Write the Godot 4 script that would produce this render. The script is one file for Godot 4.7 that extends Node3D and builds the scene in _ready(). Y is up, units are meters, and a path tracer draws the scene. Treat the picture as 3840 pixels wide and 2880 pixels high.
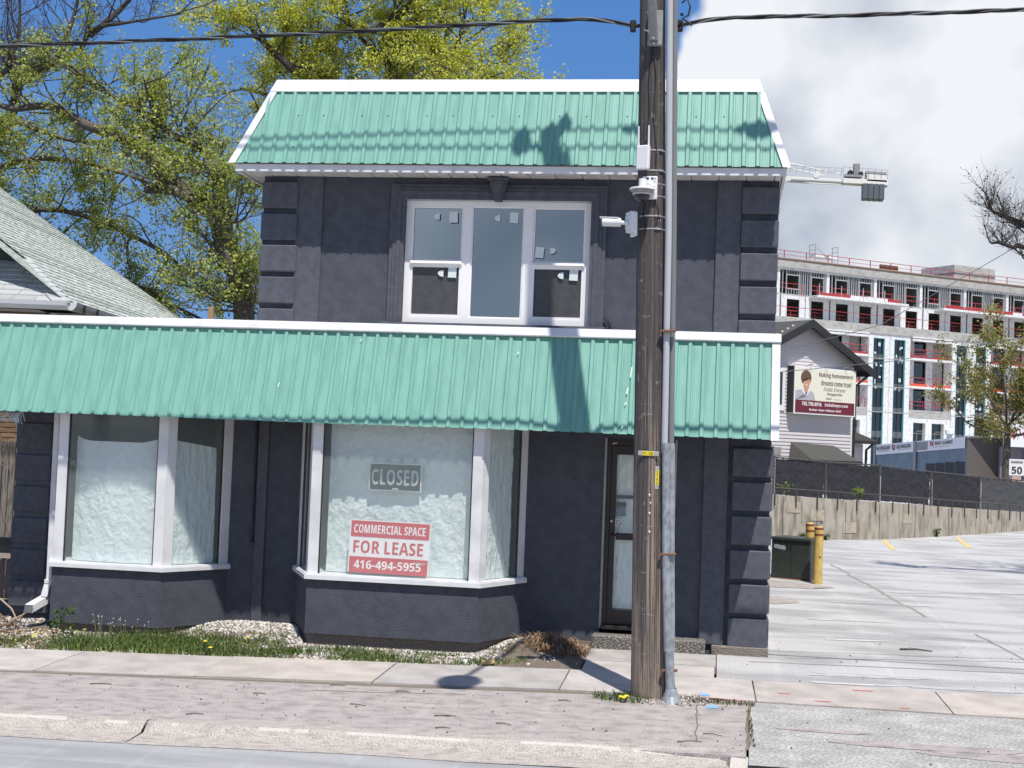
extends Node3D

# ---------------------------------------------------------------- mesh builder
class MB:
	var v := PackedVector3Array()
	var n := PackedVector3Array()
	var c := PackedColorArray()
	var uv := PackedVector2Array()
	var xf := Transform3D.IDENTITY
	var col := Color.WHITE

	func vert(p: Vector3, nn: Vector3, t := Vector2.ZERO) -> void:
		v.push_back(xf * p)
		n.push_back((xf.basis * nn).normalized())
		c.push_back(col)
		uv.push_back(t)

	func tri(a: Vector3, b: Vector3, d: Vector3, nn: Vector3) -> void:
		vert(a, nn)
		if (b - a).cross(d - a).dot(nn) > 0.0:
			vert(d, nn)
			vert(b, nn)
		else:
			vert(b, nn)
			vert(d, nn)

	func poly(pts: Array, nn: Vector3) -> void:
		for i in range(1, pts.size() - 1):
			tri(pts[0], pts[i], pts[i + 1], nn)

	func quad(a: Vector3, b: Vector3, d: Vector3, e: Vector3, toward := Vector3.ZERO) -> void:
		var nn := (b - a).cross(e - a)
		if nn.length() < 1e-12:
			nn = (d - b).cross(e - b)
		nn = nn.normalized()
		if toward != Vector3.ZERO and nn.dot(toward) < 0.0:
			nn = -nn
		tri(a, b, d, nn)
		tri(a, d, e, nn)

	func box(ctr: Vector3, size: Vector3, bs := Basis()) -> void:
		var h := size * 0.5
		for ax in 3:
			for s in [-1.0, 1.0]:
				var nn := Vector3.ZERO
				nn[ax] = s
				var pts := []
				for k in [[-1, -1], [1, -1], [1, 1], [-1, 1]]:
					var p := Vector3.ZERO
					p[ax] = s * h[ax]
					p[(ax + 1) % 3] = k[0] * h[(ax + 1) % 3]
					p[(ax + 2) % 3] = k[1] * h[(ax + 2) % 3]
					pts.append(ctr + bs * p)
				poly(pts, bs * nn)

	func bb(a: Vector3, b: Vector3) -> void:   # box between two corners
		box((a + b) * 0.5, (b - a).abs())

	func cbox(ctr: Vector3, size: Vector3, r: float, bs := Basis()) -> void:
		var h := size * 0.5
		r = minf(r, minf(h.x, minf(h.y, h.z)) * 0.9)
		var q := h - Vector3(r, r, r)
		for ax in 3:
			var a1 := (ax + 1) % 3
			var a2 := (ax + 2) % 3
			for s in [-1.0, 1.0]:
				var nn := Vector3.ZERO
				nn[ax] = s
				var pts := []
				for k in [[-1, -1], [1, -1], [1, 1], [-1, 1]]:
					var p := Vector3.ZERO
					p[ax] = s * h[ax]
					p[a1] = k[0] * q[a1]
					p[a2] = k[1] * q[a2]
					pts.append(ctr + bs * p)
				poly(pts, bs * nn)
				for s2 in [-1.0, 1.0]:   # edges between ax and a1
					var e := []
					for k in [-1.0, 1.0]:
						var p := Vector3.ZERO
						p[ax] = s * h[ax]
						p[a1] = s2 * q[a1]
						p[a2] = k * q[a2]
						e.append(ctr + bs * p)
					for k in [1.0, -1.0]:
						var p := Vector3.ZERO
						p[ax] = s * q[ax]
						p[a1] = s2 * h[a1]
						p[a2] = k * q[a2]
						e.append(ctr + bs * p)
					var en := Vector3.ZERO
					en[ax] = s
					en[a1] = s2
					poly(e, bs * en.normalized())
		for sx in [-1.0, 1.0]:
			for sy in [-1.0, 1.0]:
				for sz in [-1.0, 1.0]:
					tri(ctr + bs * Vector3(sx * h.x, sy * q.y, sz * q.z), ctr + bs * Vector3(sx * q.x, sy * h.y, sz * q.z), ctr + bs * Vector3(sx * q.x, sy * q.y, sz * h.z), bs * Vector3(sx, sy, sz).normalized())

	func tube(pts: Array, radii, sides := 8, caps := true) -> void:
		var m := pts.size()
		var rings := []
		var u := Vector3.ZERO
		for i in m:
			var d: Vector3 = (pts[mini(i + 1, m - 1)] - pts[maxi(i - 1, 0)]).normalized()
			if u == Vector3.ZERO:
				u = d.cross(Vector3(0.31, 0.17, 0.93) if absf(d.z) < 0.9 else Vector3(1, 0.1, 0)).normalized()
			else:
				u = (u - d * u.dot(d)).normalized()
			var w := d.cross(u)
			var r: float = radii[i] if radii is Array else radii
			var ring := []
			for k in sides:
				var a := TAU * k / sides
				var nn := u * cos(a) + w * sin(a)
				ring.append([pts[i] + nn * r, nn])
			rings.append(ring)
		for i in m - 1:
			for k in sides:
				var a = rings[i][k]
				var b = rings[i][(k + 1) % sides]
				var e = rings[i + 1][(k + 1) % sides]
				var f = rings[i + 1][k]
				for t in [[a, b, e], [a, e, f]]:
					var fl: bool = (t[1][0] - t[0][0]).cross(t[2][0] - t[0][0]).dot(t[0][1] + t[1][1] + t[2][1]) > 0.0
					vert(t[0][0], t[0][1])
					if fl:
						vert(t[2][0], t[2][1])
						vert(t[1][0], t[1][1])
					else:
						vert(t[1][0], t[1][1])
						vert(t[2][0], t[2][1])
		if caps:
			for e in [0, m - 1]:
				var d: Vector3 = (pts[0] - pts[1]) if e == 0 else (pts[m - 1] - pts[m - 2])
				var pl := []
				for k in sides:
					pl.append(rings[e][k][0])
				poly(pl, d.normalized())

	func prism(pl: Array, y0: float, y1: float) -> void:   # convex plan polygon of Vector2(x, z)
		var ctr := Vector2.ZERO
		for p in pl:
			ctr += p
		ctr /= pl.size()
		var top := []
		var bot := []
		for p in pl:
			top.append(Vector3(p.x, y1, p.y))
			bot.append(Vector3(p.x, y0, p.y))
		poly(top, Vector3.UP)
		poly(bot, Vector3.DOWN)
		for i in pl.size():
			var a: Vector2 = pl[i]
			var b: Vector2 = pl[(i + 1) % pl.size()]
			var e := b - a
			var o := Vector2(e.y, -e.x)
			if o.dot((a + b) * 0.5 - ctr) < 0.0:
				o = -o
			quad(Vector3(a.x, y0, a.y), Vector3(b.x, y0, b.y), Vector3(b.x, y1, b.y), Vector3(a.x, y1, a.y), Vector3(o.x, 0, o.y))

	func sweep(prof: Array, along: Vector3, closed := true) -> void:   # 3-D outline moved by a vector, with ends
		var m := prof.size()
		var ctr := Vector3.ZERO
		for p in prof:
			ctr += p
		ctr /= m
		for i in (m if closed else m - 1):
			var a: Vector3 = prof[i]
			var b: Vector3 = prof[(i + 1) % m]
			quad(a, b, b + along, a + along, (a + b) * 0.5 - ctr)
		if closed:
			var p0 := []
			var p1 := []
			for p in prof:
				p0.append(p)
				p1.append(p + along)
			poly(p0, -along.normalized())
			poly(p1, along.normalized())

	func lathe(ctr: Vector3, prof: Array, sides := 16, bs := Basis()) -> void:   # prof of Vector2(radius, height)
		for i in prof.size() - 1:
			var p: Vector2 = prof[i]
			var q: Vector2 = prof[i + 1]
			var sl := Vector2(q.y - p.y, -(q.x - p.x)).normalized()
			for k in sides:
				var a := TAU * k / sides
				var b := TAU * (k + 1) / sides
				var pts := [Vector3(cos(a) * p.x, p.y, sin(a) * p.x), Vector3(cos(b) * p.x, p.y, sin(b) * p.x), Vector3(cos(b) * q.x, q.y, sin(b) * q.x), Vector3(cos(a) * q.x, q.y, sin(a) * q.x)]
				var na := bs * Vector3(cos(a) * sl.x, sl.y, sin(a) * sl.x)
				var nb := bs * Vector3(cos(b) * sl.x, sl.y, sin(b) * sl.x)
				for t in [[0, 1, 2], [0, 2, 3]]:
					var w := []
					for j in t:
						w.append([ctr + bs * pts[j], na if j == 0 or j == 3 else nb])
					if (w[1][0] - w[0][0]).cross(w[2][0] - w[0][0]).length() < 1e-12:
						continue
					if (w[1][0] - w[0][0]).cross(w[2][0] - w[0][0]).dot(na + nb) > 0.0:
						w = [w[0], w[2], w[1]]
					for j in w:
						vert(j[0], j[1])

	func mesh() -> ArrayMesh:
		var a := []
		a.resize(Mesh.ARRAY_MAX)
		a[Mesh.ARRAY_VERTEX] = v
		a[Mesh.ARRAY_NORMAL] = n
		a[Mesh.ARRAY_COLOR] = c
		a[Mesh.ARRAY_TEX_UV] = uv
		var m := ArrayMesh.new()
		m.add_surface_from_arrays(Mesh.PRIMITIVE_TRIANGLES, a)
		return m

# ---------------------------------------------------------------- naming and tagging
var taken := {}
var M := {}
var rng := RandomNumberGenerator.new()

func numbered(called: String) -> String:
	if not taken.has(called):
		taken[called] = 0
		return called
	taken[called] += 1
	return "%s_%03d" % [called, taken[called]]

func thing(called: String, label: String, category: String, at := Vector3.ZERO, group := "") -> Node3D:
	var o := Node3D.new()
	o.name = numbered(called)
	add_child(o)
	o.position = at
	tag(o, label, category, group)
	return o

func tag(o: Node, label: String, category: String, group := "") -> void:
	o.set_meta("label", label)
	o.set_meta("category", category)
	if group != "":
		o.set_meta("group", group)

func origin(p: Node) -> Vector3:
	var s := Vector3.ZERO
	while p != self and p != null:
		s += p.position
		p = p.get_parent()
	return s

func put(called: String, mesh: Mesh, m: Material, parent: Node = null, at := Vector3.ZERO) -> MeshInstance3D:
	var o := MeshInstance3D.new()
	o.mesh = mesh
	o.material_override = m
	if parent == null:
		o.name = numbered(called)
		add_child(o)
	else:
		o.name = called
		parent.add_child(o, true)
		at -= origin(parent)
	o.position = at
	return o

func obj(called: String, b: MB, m: Material, parent: Node = null) -> MeshInstance3D:
	return put(called, b.mesh(), m, parent)

func one(called: String, label: String, category: String, b: MB, m: Material, group := "") -> MeshInstance3D:
	var o := obj(called, b, m)
	tag(o, label, category, group)
	return o

func struct(called: String, b: MB, m: Material) -> MeshInstance3D:
	var o := obj(called, b, m)
	o.set_meta("kind", "structure")
	return o

func stuff(o: Node) -> Node:
	o.set_meta("kind", "stuff")
	return o

func boxof(called: String, a: Vector3, b: Vector3, m: Material, parent: Node, r := 0.0) -> MeshInstance3D:
	var mb := MB.new()
	if r > 0.0:
		mb.cbox((a + b) * 0.5, (b - a).abs(), r)
	else:
		mb.bb(a, b)
	return obj(called, mb, m, parent)

# ---------------------------------------------------------------- materials
func lin(r: float, g: float, b: float) -> Color:
	return Color(r, g, b).linear_to_srgb()

func noise_tex(seed_: int, freq: float, oct: int, ramp: Array, size := 512, kind := FastNoiseLite.TYPE_SIMPLEX_SMOOTH, gain := 0.5) -> NoiseTexture2D:
	var f := FastNoiseLite.new()
	f.seed = seed_
	f.noise_type = kind
	f.frequency = freq
	f.fractal_octaves = oct
	f.fractal_gain = gain
	if oct < 2:
		f.fractal_type = FastNoiseLite.FRACTAL_NONE
	var t := NoiseTexture2D.new()
	t.width = size
	t.height = size
	t.seamless = true
	t.seamless_blend_skirt = 0.15
	t.noise = f
	if ramp.size():
		var gr := Gradient.new()
		var offs := PackedFloat32Array()
		var cols := PackedColorArray()
		for k in ramp:
			offs.append(k[0])
			cols.append(k[1])
		gr.offsets = offs
		gr.colors = cols
		t.color_ramp = gr
	return t

func gray(x: float) -> Color:
	return Color(x, x, x)

func mat(called: String, c: Color, rough := 0.8, o := {}) -> StandardMaterial3D:
	var m := StandardMaterial3D.new()
	m.resource_name = called
	m.albedo_color = c
	m.roughness = rough
	m.metallic = o.get("metal", 0.0)
	m.metallic_specular = o.get("spec", 0.5)
	var tri := false
	if o.has("tex"):
		m.albedo_texture = o.tex
		tri = true
	if o.has("bump"):
		m.heightmap_enabled = true
		m.heightmap_texture = o.bump
		m.heightmap_scale = o.get("bump_cm", 1.0)
		tri = true
	if o.has("rtex"):
		m.roughness_texture = o.rtex
		tri = true
	if tri:
		m.uv1_triplanar = true
		m.uv1_world_triplanar = o.get("world", true)
		m.uv1_scale = o.get("scale", Vector3.ONE)
		m.uv1_triplanar_sharpness = 4.0
	if o.has("detail"):
		m.detail_enabled = true
		m.detail_albedo = o.detail
		m.detail_blend_mode = BaseMaterial3D.BLEND_MODE_MUL
		m.detail_uv_layer = BaseMaterial3D.DETAIL_UV_2
		m.uv2_triplanar = true
		m.uv2_world_triplanar = true
		m.uv2_scale = o.get("dscale", Vector3.ONE)
	if o.has("vcol"):
		m.vertex_color_use_as_albedo = true
	if o.has("back"):
		m.backlight_enabled = true
		m.backlight = o.back
	M[called] = m
	return m

func materials() -> void:
	var grain := noise_tex(11, 0.09, 3, [[0.2, gray(0.80)], [0.5, gray(0.93)], [0.8, gray(1.0)]])
	var blotch := noise_tex(12, 0.012, 5, [[0.2, gray(0.90)], [0.5, gray(0.96)], [0.75, gray(1.0)]])
	var fine := noise_tex(13, 0.2, 2, [])
	var rough_n := noise_tex(14, 0.05, 4, [])
	var speck := noise_tex(15, 0.16, 2, [[0.0, gray(0.62)], [0.34, gray(0.82)], [0.5, gray(0.95)], [0.66, gray(1.0)], [1.0, gray(1.0)]])
	var speck2 := noise_tex(25, 0.11, 3, [[0.0, gray(0.5)], [0.3, gray(0.76)], [0.5, gray(0.94)], [0.66, gray(1.0)], [1.0, gray(1.0)]], 512, FastNoiseLite.TYPE_SIMPLEX, 0.7)
	var streak := noise_tex(16, 0.02, 5, [[0.2, gray(0.86)], [0.42, gray(0.95)], [0.6, gray(0.985)], [0.8, gray(1.0)]])
	var wrinkle := noise_tex(17, 0.012, 4, [])
	(wrinkle.noise as FastNoiseLite).fractal_type = FastNoiseLite.FRACTAL_RIDGED
	(wrinkle.noise as FastNoiseLite).domain_warp_enabled = true
	(wrinkle.noise as FastNoiseLite).domain_warp_amplitude = 20.0
	mat("stucco", lin(0.098, 0.110, 0.142), 0.9, {"tex": blotch, "scale": Vector3(0.45, 0.45, 0.45), "bump": fine, "bump_cm": 1.1, "detail": grain, "dscale": Vector3(2.3, 2.3, 2.3)})
	M.stucco.uv1_scale = Vector3(0.8, 0.8, 0.8)
	mat("stucco_trim", lin(0.092, 0.101, 0.128), 0.8, {"tex": blotch, "scale": Vector3(1.3, 1.3, 1.3), "bump": fine, "bump_cm": 0.5})
	mat("white_trim", lin(0.70, 0.715, 0.74), 0.42, {"tex": noise_tex(18, 0.006, 4, [[0.2, gray(0.93)], [0.6, gray(1.0)]]), "scale": Vector3(0.6, 0.6, 0.6)})
	mat("white_vinyl", lin(0.80, 0.80, 0.81), 0.45)
	mat("soffit", lin(0.62, 0.60, 0.58), 0.6, {"tex": blotch, "scale": Vector3(1.1, 0.3, 1.1)})
	mat("soffit_gap", lin(0.30, 0.29, 0.28), 0.9)
	var green_t := noise_tex(19, 0.01, 4, [[0.25, Color(0.90, 0.93, 0.92)], [0.55, Color(0.98, 0.99, 0.98)], [0.8, gray(1.0)]])
	mat("green_metal", lin(0.185, 0.405, 0.345), 0.5, {"tex": green_t, "scale": Vector3(1.2, 0.25, 0.6)})
	mat("screw", lin(0.05, 0.09, 0.08), 0.5)
	mat("paint_scratch", lin(0.72, 0.78, 0.75), 0.6)
	mat("dark_alu", lin(0.022, 0.020, 0.020), 0.4)
	mat("black_rubber", lin(0.012, 0.012, 0.013), 0.55)
	mat("dark_room", lin(0.22, 0.21, 0.20), 0.9)
	mat("sash_glass", lin(0.22, 0.275, 0.325), 0.05, {"metal": 1.0})
	mat("screen_mesh", lin(0.060, 0.063, 0.070), 0.55, {"tex": blotch, "scale": Vector3(1.2, 1.2, 1.2)})
	mat("paper", lin(0.66, 0.755, 0.755), 0.62, {"bump": wrinkle, "bump_cm": 0.8, "scale": Vector3(1.3, 1.3, 1.3), "back": Color(0.25, 0.27, 0.27)})
	mat("sticker", lin(0.62, 0.70, 0.72), 0.5)
	var gl := mat("shop_glass", Color(0.85, 0.93, 0.92, 0.08), 0.03)
	gl.transparency = BaseMaterial3D.TRANSPARENCY_ALPHA
	gl.metallic_specular = 0.35
	# ground
	mat("sidewalk", lin(0.60, 0.565, 0.54), 0.9, {"tex": speck, "scale": Vector3(1.1, 1.1, 1.1), "bump": fine, "bump_cm": 0.5, "detail": blotch, "dscale": Vector3(0.33, 0.33, 0.33)})
	mat("boulevard", lin(0.54, 0.492, 0.478), 0.92, {"tex": speck2, "scale": Vector3(1.0, 1.0, 1.0), "bump": fine, "bump_cm": 1.0, "detail": streak, "dscale": Vector3(0.35, 0.35, 0.6)})
	mat("kerb", lin(0.54, 0.495, 0.455), 0.9, {"tex": speck2, "scale": Vector3(0.8, 1.3, 1.3), "bump": rough_n, "bump_cm": 1.2, "detail": streak, "dscale": Vector3(0.5, 1.6, 1.6)})
	mat("kerb_worn", lin(0.60, 0.57, 0.535), 0.9, {"tex": speck, "scale": Vector3(1.2, 1.2, 1.2), "bump": rough_n, "bump_cm": 1.0})
	mat("road", lin(0.48, 0.49, 0.505), 0.9, {"tex": speck, "scale": Vector3(1.3, 1.3, 1.3), "bump": fine, "bump_cm": 0.7, "detail": blotch, "dscale": Vector3(0.10, 0.10, 0.5)})
	mat("lot", lin(0.60, 0.605, 0.615), 0.92, {"tex": speck2, "scale": Vector3(0.85, 0.85, 0.85), "bump": fine, "bump_cm": 0.9, "detail": noise_tex(44, 0.008, 5, [[0.2, gray(0.86)], [0.45, gray(0.95)], [0.6, gray(0.99)], [0.75, gray(1.0)]]), "dscale": Vector3(0.11, 0.11, 0.26)})
	mat("apron", lin(0.58, 0.575, 0.56), 0.93, {"tex": noise_tex(26, 0.07, 3, [[0.0, gray(0.70)], [0.36, gray(0.86)], [0.5, gray(0.96)], [0.64, gray(1.0)]], 512, FastNoiseLite.TYPE_CELLULAR), "scale": Vector3(0.9, 0.9, 0.9), "bump": fine, "bump_cm": 1.4, "detail": blotch, "dscale": Vector3(0.25, 0.25, 0.4)})
	mat("crack", lin(0.26, 0.255, 0.25), 0.95)
	mat("joint", lin(0.16, 0.14, 0.11), 0.95)
	mat("yellow_paint", lin(0.62, 0.45, 0.16), 0.8)
	mat("white_paint", lin(0.66, 0.67, 0.68), 0.85, {"tex": speck2, "scale": Vector3(1.5, 1.5, 1.5)})
	mat("red_paint", lin(0.50, 0.12, 0.11), 0.85)
	mat("blue_paint", lin(0.18, 0.38, 0.62), 0.85)
	mat("soil", lin(0.30, 0.25, 0.20), 0.95, {"tex": speck2, "scale": Vector3(1.6, 1.6, 1.6), "bump": rough_n, "bump_cm": 3.0})
	mat("earth", lin(0.19, 0.18, 0.13), 0.95, {"tex": blotch, "scale": Vector3(0.05, 0.05, 0.05)})
	mat("vstone", lin(1, 1, 1), 0.85, {"vcol": true})
	mat("vleaf", lin(1, 1, 1), 0.6, {"vcol": true, "back": Color(0.9, 0.95, 0.5)})
	mat("vgrass", lin(1, 1, 1), 0.65, {"vcol": true, "back": Color(0.3, 0.35, 0.2)})
	mat("foundation", lin(0.30, 0.26, 0.23), 0.95, {"tex": speck2, "scale": Vector3(1.2, 2.0, 1.2), "bump": rough_n, "bump_cm": 2.0})
	mat("aggregate", lin(0.34, 0.32, 0.29), 0.92, {"tex": noise_tex(27, 0.06, 2, [[0.0, gray(0.3)], [0.4, gray(0.7)], [0.55, gray(0.95)], [0.8, gray(1.0)]], 512, FastNoiseLite.TYPE_CELLULAR), "scale": Vector3(1.6, 1.6, 1.6), "bump": rough_n, "bump_cm": 2.5})
	# street things
	mat("galv", lin(0.40, 0.44, 0.48), 0.45, {"metal": 0.35, "tex": noise_tex(28, 0.03, 4, [[0.2, gray(0.78)], [0.5, gray(0.92)], [0.8, gray(1.0)]], 512, FastNoiseLite.TYPE_CELLULAR), "scale": Vector3(1.5, 0.7, 1.5)})
	mat("pvc_grey", lin(0.42, 0.44, 0.48), 0.5)
	mat("dark_pipe", lin(0.17, 0.18, 0.19), 0.5)
	mat("rust", lin(0.17, 0.095, 0.06), 0.85)
	mat("cam_white", lin(0.74, 0.74, 0.76), 0.35)
	mat("cam_dark", lin(0.03, 0.03, 0.035), 0.15)
	mat("steel_band", lin(0.55, 0.55, 0.55), 0.35, {"metal": 0.6})
	mat("tag_yellow", lin(0.75, 0.62, 0.03), 0.5)
	mat("tag_metal", lin(0.45, 0.46, 0.45), 0.4, {"metal": 0.4})
	mat("ink", lin(0.02, 0.02, 0.02), 0.7)
	mat("cable_black", lin(0.010, 0.010, 0.012), 0.6)
	mat("cable_grey", lin(0.16, 0.18, 0.20), 0.5)
	mat("lamp_grey", lin(0.30, 0.31, 0.31), 0.5, {"tex": blotch, "scale": Vector3(2, 2, 2)})
	mat("cabinet_green", lin(0.036, 0.045, 0.038), 0.45, {"tex": blotch, "scale": Vector3(1.3, 1.3, 1.3)})
	mat("bollard_yellow", lin(0.62, 0.44, 0.12), 0.5, {"tex": blotch, "scale": Vector3(2.0, 1.0, 2.0)})
	mat("bollard_band", lin(0.20, 0.05, 0.03), 0.5)
	mat("retaining", lin(0.44, 0.41, 0.36), 0.9, {"tex": noise_tex(29, 0.02, 5, [[0.2, Color(0.72, 0.71, 0.68)], [0.42, Color(0.88, 0.87, 0.84)], [0.55, Color(0.97, 0.96, 0.94)], [0.75, gray(1.0)]], 512, FastNoiseLite.TYPE_SIMPLEX_SMOOTH, 0.6), "scale": Vector3(0.55, 0.09, 0.55), "detail": blotch, "dscale": Vector3(0.3, 0.3, 0.3)})
	mat("retaining_pale", lin(0.44, 0.39, 0.31), 0.9, {"tex": blotch, "scale": Vector3(1, 1, 1)})
	mat("rail_dark", lin(0.06, 0.055, 0.055), 0.6)
	mat("windscreen", lin(0.026, 0.028, 0.036), 0.9, {"tex": noise_tex(30, 0.03, 5, [[0.2, gray(0.7)], [0.55, gray(0.95)], [0.72, Color(1.3, 1.3, 1.3)], [0.85, Color(1.9, 1.9, 1.9)]]), "scale": Vector3(0.5, 1.1, 0.5)})
	mat("windscreen_faded", lin(0.075, 0.08, 0.09), 0.9, {"tex": speck2, "scale": Vector3(0.5, 0.9, 0.5)})
	# far things
	mat("siding_grey", lin(0.56, 0.54, 0.56), 0.6)
	mat("shingle_dark", lin(0.10, 0.10, 0.095), 0.95, {"tex": noise_tex(31, 0.08, 4, [[0.2, gray(0.5)], [0.5, gray(0.85)], [0.8, gray(1.0)]]), "scale": Vector3(0.6, 0.6, 0.6)})
	mat("black_trim", lin(0.020, 0.020, 0.024), 0.5)
	mat("concrete", lin(0.46, 0.46, 0.445), 0.9, {"tex": noise_tex(32, 0.01, 3, [[0.2, gray(0.86)], [0.5, gray(0.95)], [0.8, gray(1.0)]]), "scale": Vector3(0.16, 0.3, 0.16)})
	mat("sheathing", lin(0.76, 0.78, 0.80), 0.7, {"tex": noise_tex(33, 0.05, 3, [[0.22, gray(0.80)], [0.34, gray(0.98)], [0.8, gray(1.0)]]), "scale": Vector3(0.12, 0.08, 0.12)})
	mat("void", lin(0.20, 0.19, 0.185), 0.9)
	mat("room_wall", lin(0.20, 0.19, 0.185), 0.9)
	mat("steel_stud", lin(0.46, 0.50, 0.53), 0.5, {"metal": 0.2})
	mat("safety_red", lin(0.40, 0.045, 0.055), 0.6)
	mat("safety_orange", lin(0.72, 0.10, 0.05), 0.7)
	mat("far_glass", lin(0.10, 0.13, 0.145), 0.06, {"metal": 1.0})
	mat("spandrel", lin(0.11, 0.125, 0.14), 0.4)
	mat("blue_tape", lin(0.20, 0.50, 0.55), 0.7)
	mat("plywood", lin(0.13, 0.09, 0.06), 0.9)
	mat("pinkish_deck", lin(0.50, 0.36, 0.31), 0.8)
	mat("crane_white", lin(0.78, 0.78, 0.75), 0.5)
	mat("crane_grey", lin(0.30, 0.32, 0.33), 0.5)
	mat("sign_white", lin(0.78, 0.79, 0.80), 0.55)
	mat("sign_red", lin(0.52, 0.030, 0.042), 0.55)
	mat("letter_white", lin(0.80, 0.80, 0.81), 0.6)
	mat("closed_grey", lin(0.42, 0.47, 0.51), 0.6)
	mat("closed_dark", lin(0.020, 0.026, 0.032), 0.6)
	mat("billboard_cream", lin(0.76, 0.76, 0.64), 0.5)
	mat("maroon", lin(0.145, 0.012, 0.032), 0.5)
	mat("text_brown", lin(0.12, 0.06, 0.05), 0.6)
	mat("text_grey", lin(0.09, 0.09, 0.09), 0.6)
	mat("text_pale", lin(0.40, 0.40, 0.40), 0.6)
	mat("skin", lin(0.55, 0.30, 0.21), 0.7)
	mat("hair", lin(0.13, 0.075, 0.05), 0.7)
	mat("sweater", lin(0.42, 0.42, 0.47), 0.7)
	mat("blue_panel", lin(0.17, 0.23, 0.29), 0.5, {"tex": blotch, "scale": Vector3(0.3, 0.1, 0.3)})
	mat("brick_brown", lin(0.16, 0.145, 0.135), 0.9, {"tex": noise_tex(35, 0.05, 4, [[0.25, gray(0.7)], [0.6, gray(1.0)]]), "scale": Vector3(0.4, 1.6, 0.4)})
	mat("far_red", lin(0.55, 0.03, 0.03), 0.6)
	mat("purple", lin(0.16, 0.15, 0.17), 0.6)
	# left house
	mat("shingle_pale", lin(0.47, 0.50, 0.505), 0.95, {"tex": noise_tex(36, 0.1, 3, [[0.2, gray(0.78)], [0.5, gray(0.94)], [0.8, gray(1.0)]]), "scale": Vector3(1.2, 1.2, 1.2)})
	mat("shingle_pale2", lin(0.39, 0.42, 0.42), 0.95, {"tex": noise_tex(37, 0.1, 3, [[0.2, gray(0.78)], [0.5, gray(0.94)], [0.8, gray(1.0)]]), "scale": Vector3(1.2, 1.2, 1.2)})
	mat("shingle_moss", lin(0.56, 0.585, 0.58), 0.95, {"tex": noise_tex(38, 0.03, 4, [[0.2, Color(0.58, 0.63, 0.57)], [0.42, Color(0.76, 0.81, 0.77)], [0.55, gray(0.95)], [0.7, gray(1.0)]]), "scale": Vector3(1.0, 1.0, 0.25)})
	mat("shingle_moss2", lin(0.40, 0.44, 0.425), 0.95, {"tex": noise_tex(39, 0.03, 4, [[0.2, Color(0.58, 0.63, 0.57)], [0.42, Color(0.76, 0.81, 0.77)], [0.55, gray(0.95)], [0.7, gray(1.0)]]), "scale": Vector3(1.0, 1.0, 0.25)})
	mat("dark_green_paint", lin(0.02, 0.045, 0.035), 0.6)
	mat("gutter", lin(0.62, 0.63, 0.65), 0.45)
	mat("brick_tan", lin(0.30, 0.20, 0.12), 0.9, {"tex": speck, "scale": Vector3(2, 2, 2)})
	mat("brick_tan2", lin(0.24, 0.15, 0.09), 0.9, {"tex": speck, "scale": Vector3(2, 2, 2)})
	mat("mortar", lin(0.22, 0.20, 0.17), 0.95)
	mat("board_grey", lin(0.24, 0.215, 0.19), 0.9, {"tex": noise_tex(40, 0.02, 4, [[0.2, gray(0.62)], [0.5, gray(0.9)], [0.8, gray(1.0)]]), "scale": Vector3(3.0, 0.4, 3.0)})
	mat("raw_wood", lin(0.46, 0.32, 0.19), 0.85, {"tex": blotch, "scale": Vector3(4, 0.6, 4)})
	mat("bark", lin(0.15, 0.13, 0.115), 0.95, {"tex": noise_tex(41, 0.05, 4, [[0.2, gray(0.55)], [0.5, gray(0.85)], [0.8, gray(1.0)]]), "scale": Vector3(1.5, 0.4, 1.5)})
	mat("bark_dark", lin(0.06, 0.052, 0.05), 0.95)
	mat("straw", lin(1, 1, 1), 0.85, {"vcol": true})
	mat("cardboard", lin(0.42, 0.28, 0.16), 0.85)
	mat("dandelion", lin(0.72, 0.58, 0.03), 0.7)

func g(x: float, z: float) -> float:
	var y := -0.02 * minf(z, 12.0) if z > 0.0 else -0.012 * maxf(z, -30.0)
	if x < -1.0:
		y += 0.009 * (maxf(x, -14.0) + 1.0)
	return y

func gp(x: float, z: float, off := 0.0) -> Vector3:
	return Vector3(x, g(x, z) + off, z)

func patch(b: MB, p00: Vector2, p10: Vector2, p11: Vector2, p01: Vector2, nx: int, nz: int, off: float, thick := 0.0) -> void:
	var fn := func(i: int, j: int) -> Vector3:
		var u := float(i) / nx
		var w := float(j) / nz
		var q: Vector2 = p00.lerp(p10, u).lerp(p01.lerp(p11, u), w)
		return gp(q.x, q.y, off)
	for i in nx:
		for j in nz:
			b.quad(fn.call(i, j), fn.call(i + 1, j), fn.call(i + 1, j + 1), fn.call(i, j + 1), Vector3.UP)
	if thick > 0.0:
		var dn := Vector3(0, -thick, 0)
		var ctr: Vector3 = fn.call(nx / 2, nz / 2)
		for i in nx:
			for j in [0, nz]:
				var a: Vector3 = fn.call(i, j)
				var e: Vector3 = fn.call(i + 1, j)
				b.quad(a, e, e + dn, a + dn, (a + e) * 0.5 - ctr)
		for j in nz:
			for i in [0, nx]:
				var a: Vector3 = fn.call(i, j)
				var e: Vector3 = fn.call(i, j + 1)
				b.quad(a, e, e + dn, a + dn, (a + e) * 0.5 - ctr)

func ribbon(b: MB, pts: Array, w: float, off: float) -> void:   # a wiggly flat strip on the ground, points Vector2(x, z)
	for i in pts.size() - 1:
		var a: Vector2 = pts[i]
		var e: Vector2 = pts[i + 1]
		var s := (e - a).normalized().orthogonal() * w * 0.5
		b.quad(gp(a.x - s.x, a.y - s.y, off), gp(a.x + s.x, a.y + s.y, off), gp(e.x + s.x, e.y + s.y, off), gp(e.x - s.x, e.y - s.y, off), Vector3.UP)

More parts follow.
